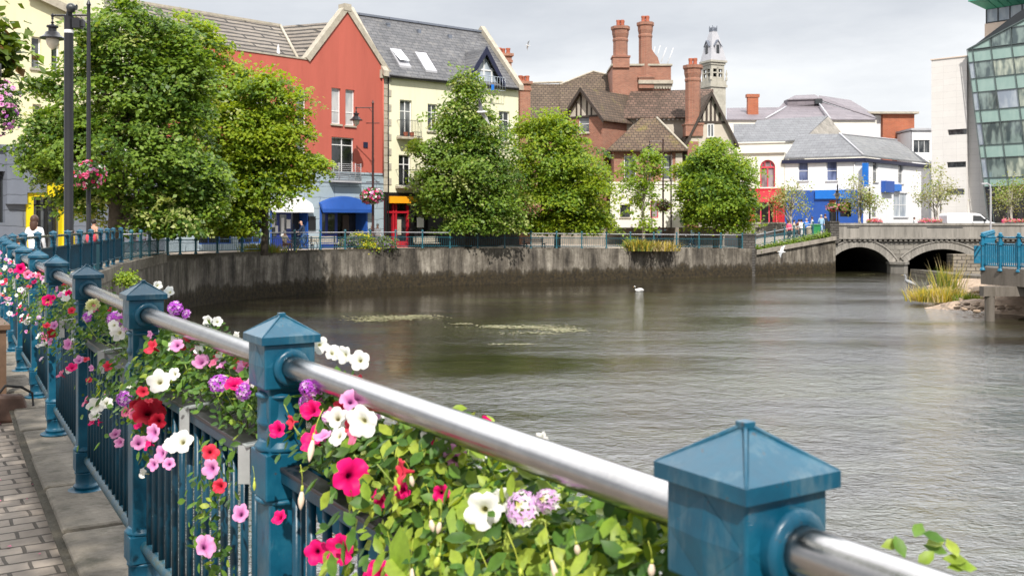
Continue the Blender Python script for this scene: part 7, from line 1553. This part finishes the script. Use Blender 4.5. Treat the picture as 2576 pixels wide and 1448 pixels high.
# ------------------------------------------------------------------ birds
def bird(name,label,loc,rz,parts):
    root=empty(name,loc,rz,label,'bird'); 
    for nm,mt,fn in parts: m=MB(); fn(m); m.build(nm,mt,root)
    return root
def loft(m,pts,rad): m.tube(pts,rad,10)
d=10925/(733-553); bird('swan','white swan swimming with folded wings in mid river',(PX(1608,d),d,ZW),R(175),[('body','feather_white',lambda m:(loft(m,[(-.62,0,.2),(-.4,0,.16),(0,0,.14),(.35,0,.16),(.5,0,.26),(.54,0,.42),(.50,0,.58),(.56,0,.66),(.66,0,.64)],[.02,.17,.24,.19,.09,.055,.045,.06,.035]))),('wing','feather_white',lambda m:m.ball((-.1,-.16,.26),(.42,.1,.17),10,6)),('wing','feather_white',lambda m:m.ball((-.1,.16,.26),(.42,.1,.17),10,6)),('beak','orange_paint',lambda m:m.tube([(.66,0,.63),(.77,0,.60)],[.03,.008],6))]).scale=(.48,.48,.48)
d=62.; bird('heron','grey heron standing in the shallows before the right bridge arch',(PX(2286,d),d,ZW-.1),R(150),[('body','feather_grey',lambda m:loft(m,[(-.42,0,.42),(-.2,0,.52),(.05,0,.62),(.2,0,.74),(.16,0,.9),(.22,0,1.02),(.3,0,1.03)],[.02,.11,.13,.07,.04,.05,.03])),('beak','straw_blade',lambda m:m.tube([(.3,0,1.03),(.5,0,1.0)],[.025,.004],6)),('leg','straw_blade',lambda m:m.tube([(0,-.05,.52),(.02,-.05,0)],.015,5)),('leg','straw_blade',lambda m:m.tube([(0,.05,.52),(-.04,.05,0)],.015,5))])
def gull(label,loc,rz,s=1,bank=0):
    def w(sgn):
        def f(m): m.slab([(.12*s,sgn*.05*s,0),(.10*s,sgn*.38*s,.14*s),(-.12*s,sgn*.78*s,.06*s),(-.10*s,sgn*.38*s,.12*s),(-.1*s,sgn*.05*s,0)],(0,0,-.02*s))
        return f
    o=bird('gull',label,loc,rz,[('body','feather_white',lambda m:loft(m,[(-.3*s,0,0),(-.1*s,0,0),(.1*s,0,.01),(.22*s,0,.03),(.3*s,0,.03)],[.02*s,.075*s,.08*s,.05*s,.02*s])),('wing','feather_white',w(-1)),('wing','feather_grey',w(1)),('beak','orange_paint',lambda m:m.tube([(.3*s,0,.03*s),(.36*s,0,.02*s)],[.015*s,.004*s],5))]); o.rotation_euler=(bank,0,rz)
gull('white gull gliding in the sky between the brick chimneys',tuple(P(1328,115,85)),R(200),.6,R(60)); gull('white gull gliding in front of the tall pointed lime tree',tuple(P(1212,282,62)),R(150),1.3,R(50)); gull('white gull with raised wings flying before the sloping ramp wall',tuple(P(1966,634,76)),R(150),1.05,R(-35))
bird('pigeon','pale bird perched on the wall coping at far left near the railing',(PX(1040*0+247,40),40,.12),0,[('body','feather_grey',lambda m:loft(m,[(-.16,0,.1),(0,0,.12),(.1,0,.16),(.13,0,.22)],[.01,.07,.05,.035]))])
# ------------------------------------------------------------------ floating weed mats
def mats(name,label,spots,seed):
    r=np.random.RandomState(seed); P_=[]
    for u,v,ru,rv,n in spots:
        a=r.normal(size=(n,2))*.42; uu=u+a[:,0]*ru; vv=v+a[:,1]*rv+ (r.normal(size=n)*.3); d=10925/(np.maximum(vv,640)-553); P_.append(np.stack([(uu-UC)/FX*d,d,np.full(n,ZW+.012)+np.abs(r.normal(size=n))*.004],1))
    pos=np.vstack(P_); n=len(pos); nm=np.stack([r.normal(size=n)*.03,r.normal(size=n)*.03,np.ones(n)],1); V,F=scatter((TQ[0]*np.array([1,1,.12]),TQ[1]),pos,nm,r.uniform(.05,.18,n),seed,tdir=np.tile([1,.15,0],(n,1)))
    o=npmesh(name,V,F,['weed_pale','weed_green'],r.choice(2,n,p=[.75,.25])); tag(o,label,'water weed',kind='stuff')
leafmat('weed_pale',(.20,.19,.09),(.36,.33,.19),.1,.6); leafmat('weed_green',(.09,.11,.03),(.15,.16,.05),.1,.6)
mats('water_weed','pale floating weed mats drifting in streaks on the dark river',[(985,799,110,6,800),(1045,795,60,4,260),(930,806,60,4,240),(1310,823,125,5,700),(1420,832,70,4,240),(1400,828,60,3,180),(1240,820,40,2,120),(1350,838,120,5,120),(1290,866,60,2,90),(1160,815,40,2,70),(2180,690,60,1.5,60)],201)
# fallen petals and specks on the paving near the kerb
m=MB(); r=random.Random(4)
for i in range(26):
    d=r.uniform(4.6,12); p=Vector((PX(r.uniform(-20,170),d),d)); s=r.uniform(.006,.016); m.add([(p.x-s,p.y,.012),(p.x,p.y-s,.016),(p.x+s,p.y,.011),(p.x,p.y+s,.015)],[(0,1,2,3)])
tag(m.build('fallen_petals','petal_rose',fix=False),'scattered fallen petals on the paving along the kerb','petals',kind='stuff')
for o in list(bpy.data.objects):
    if o.type=='EMPTY' and not o.children: bpy.data.objects.remove(o)
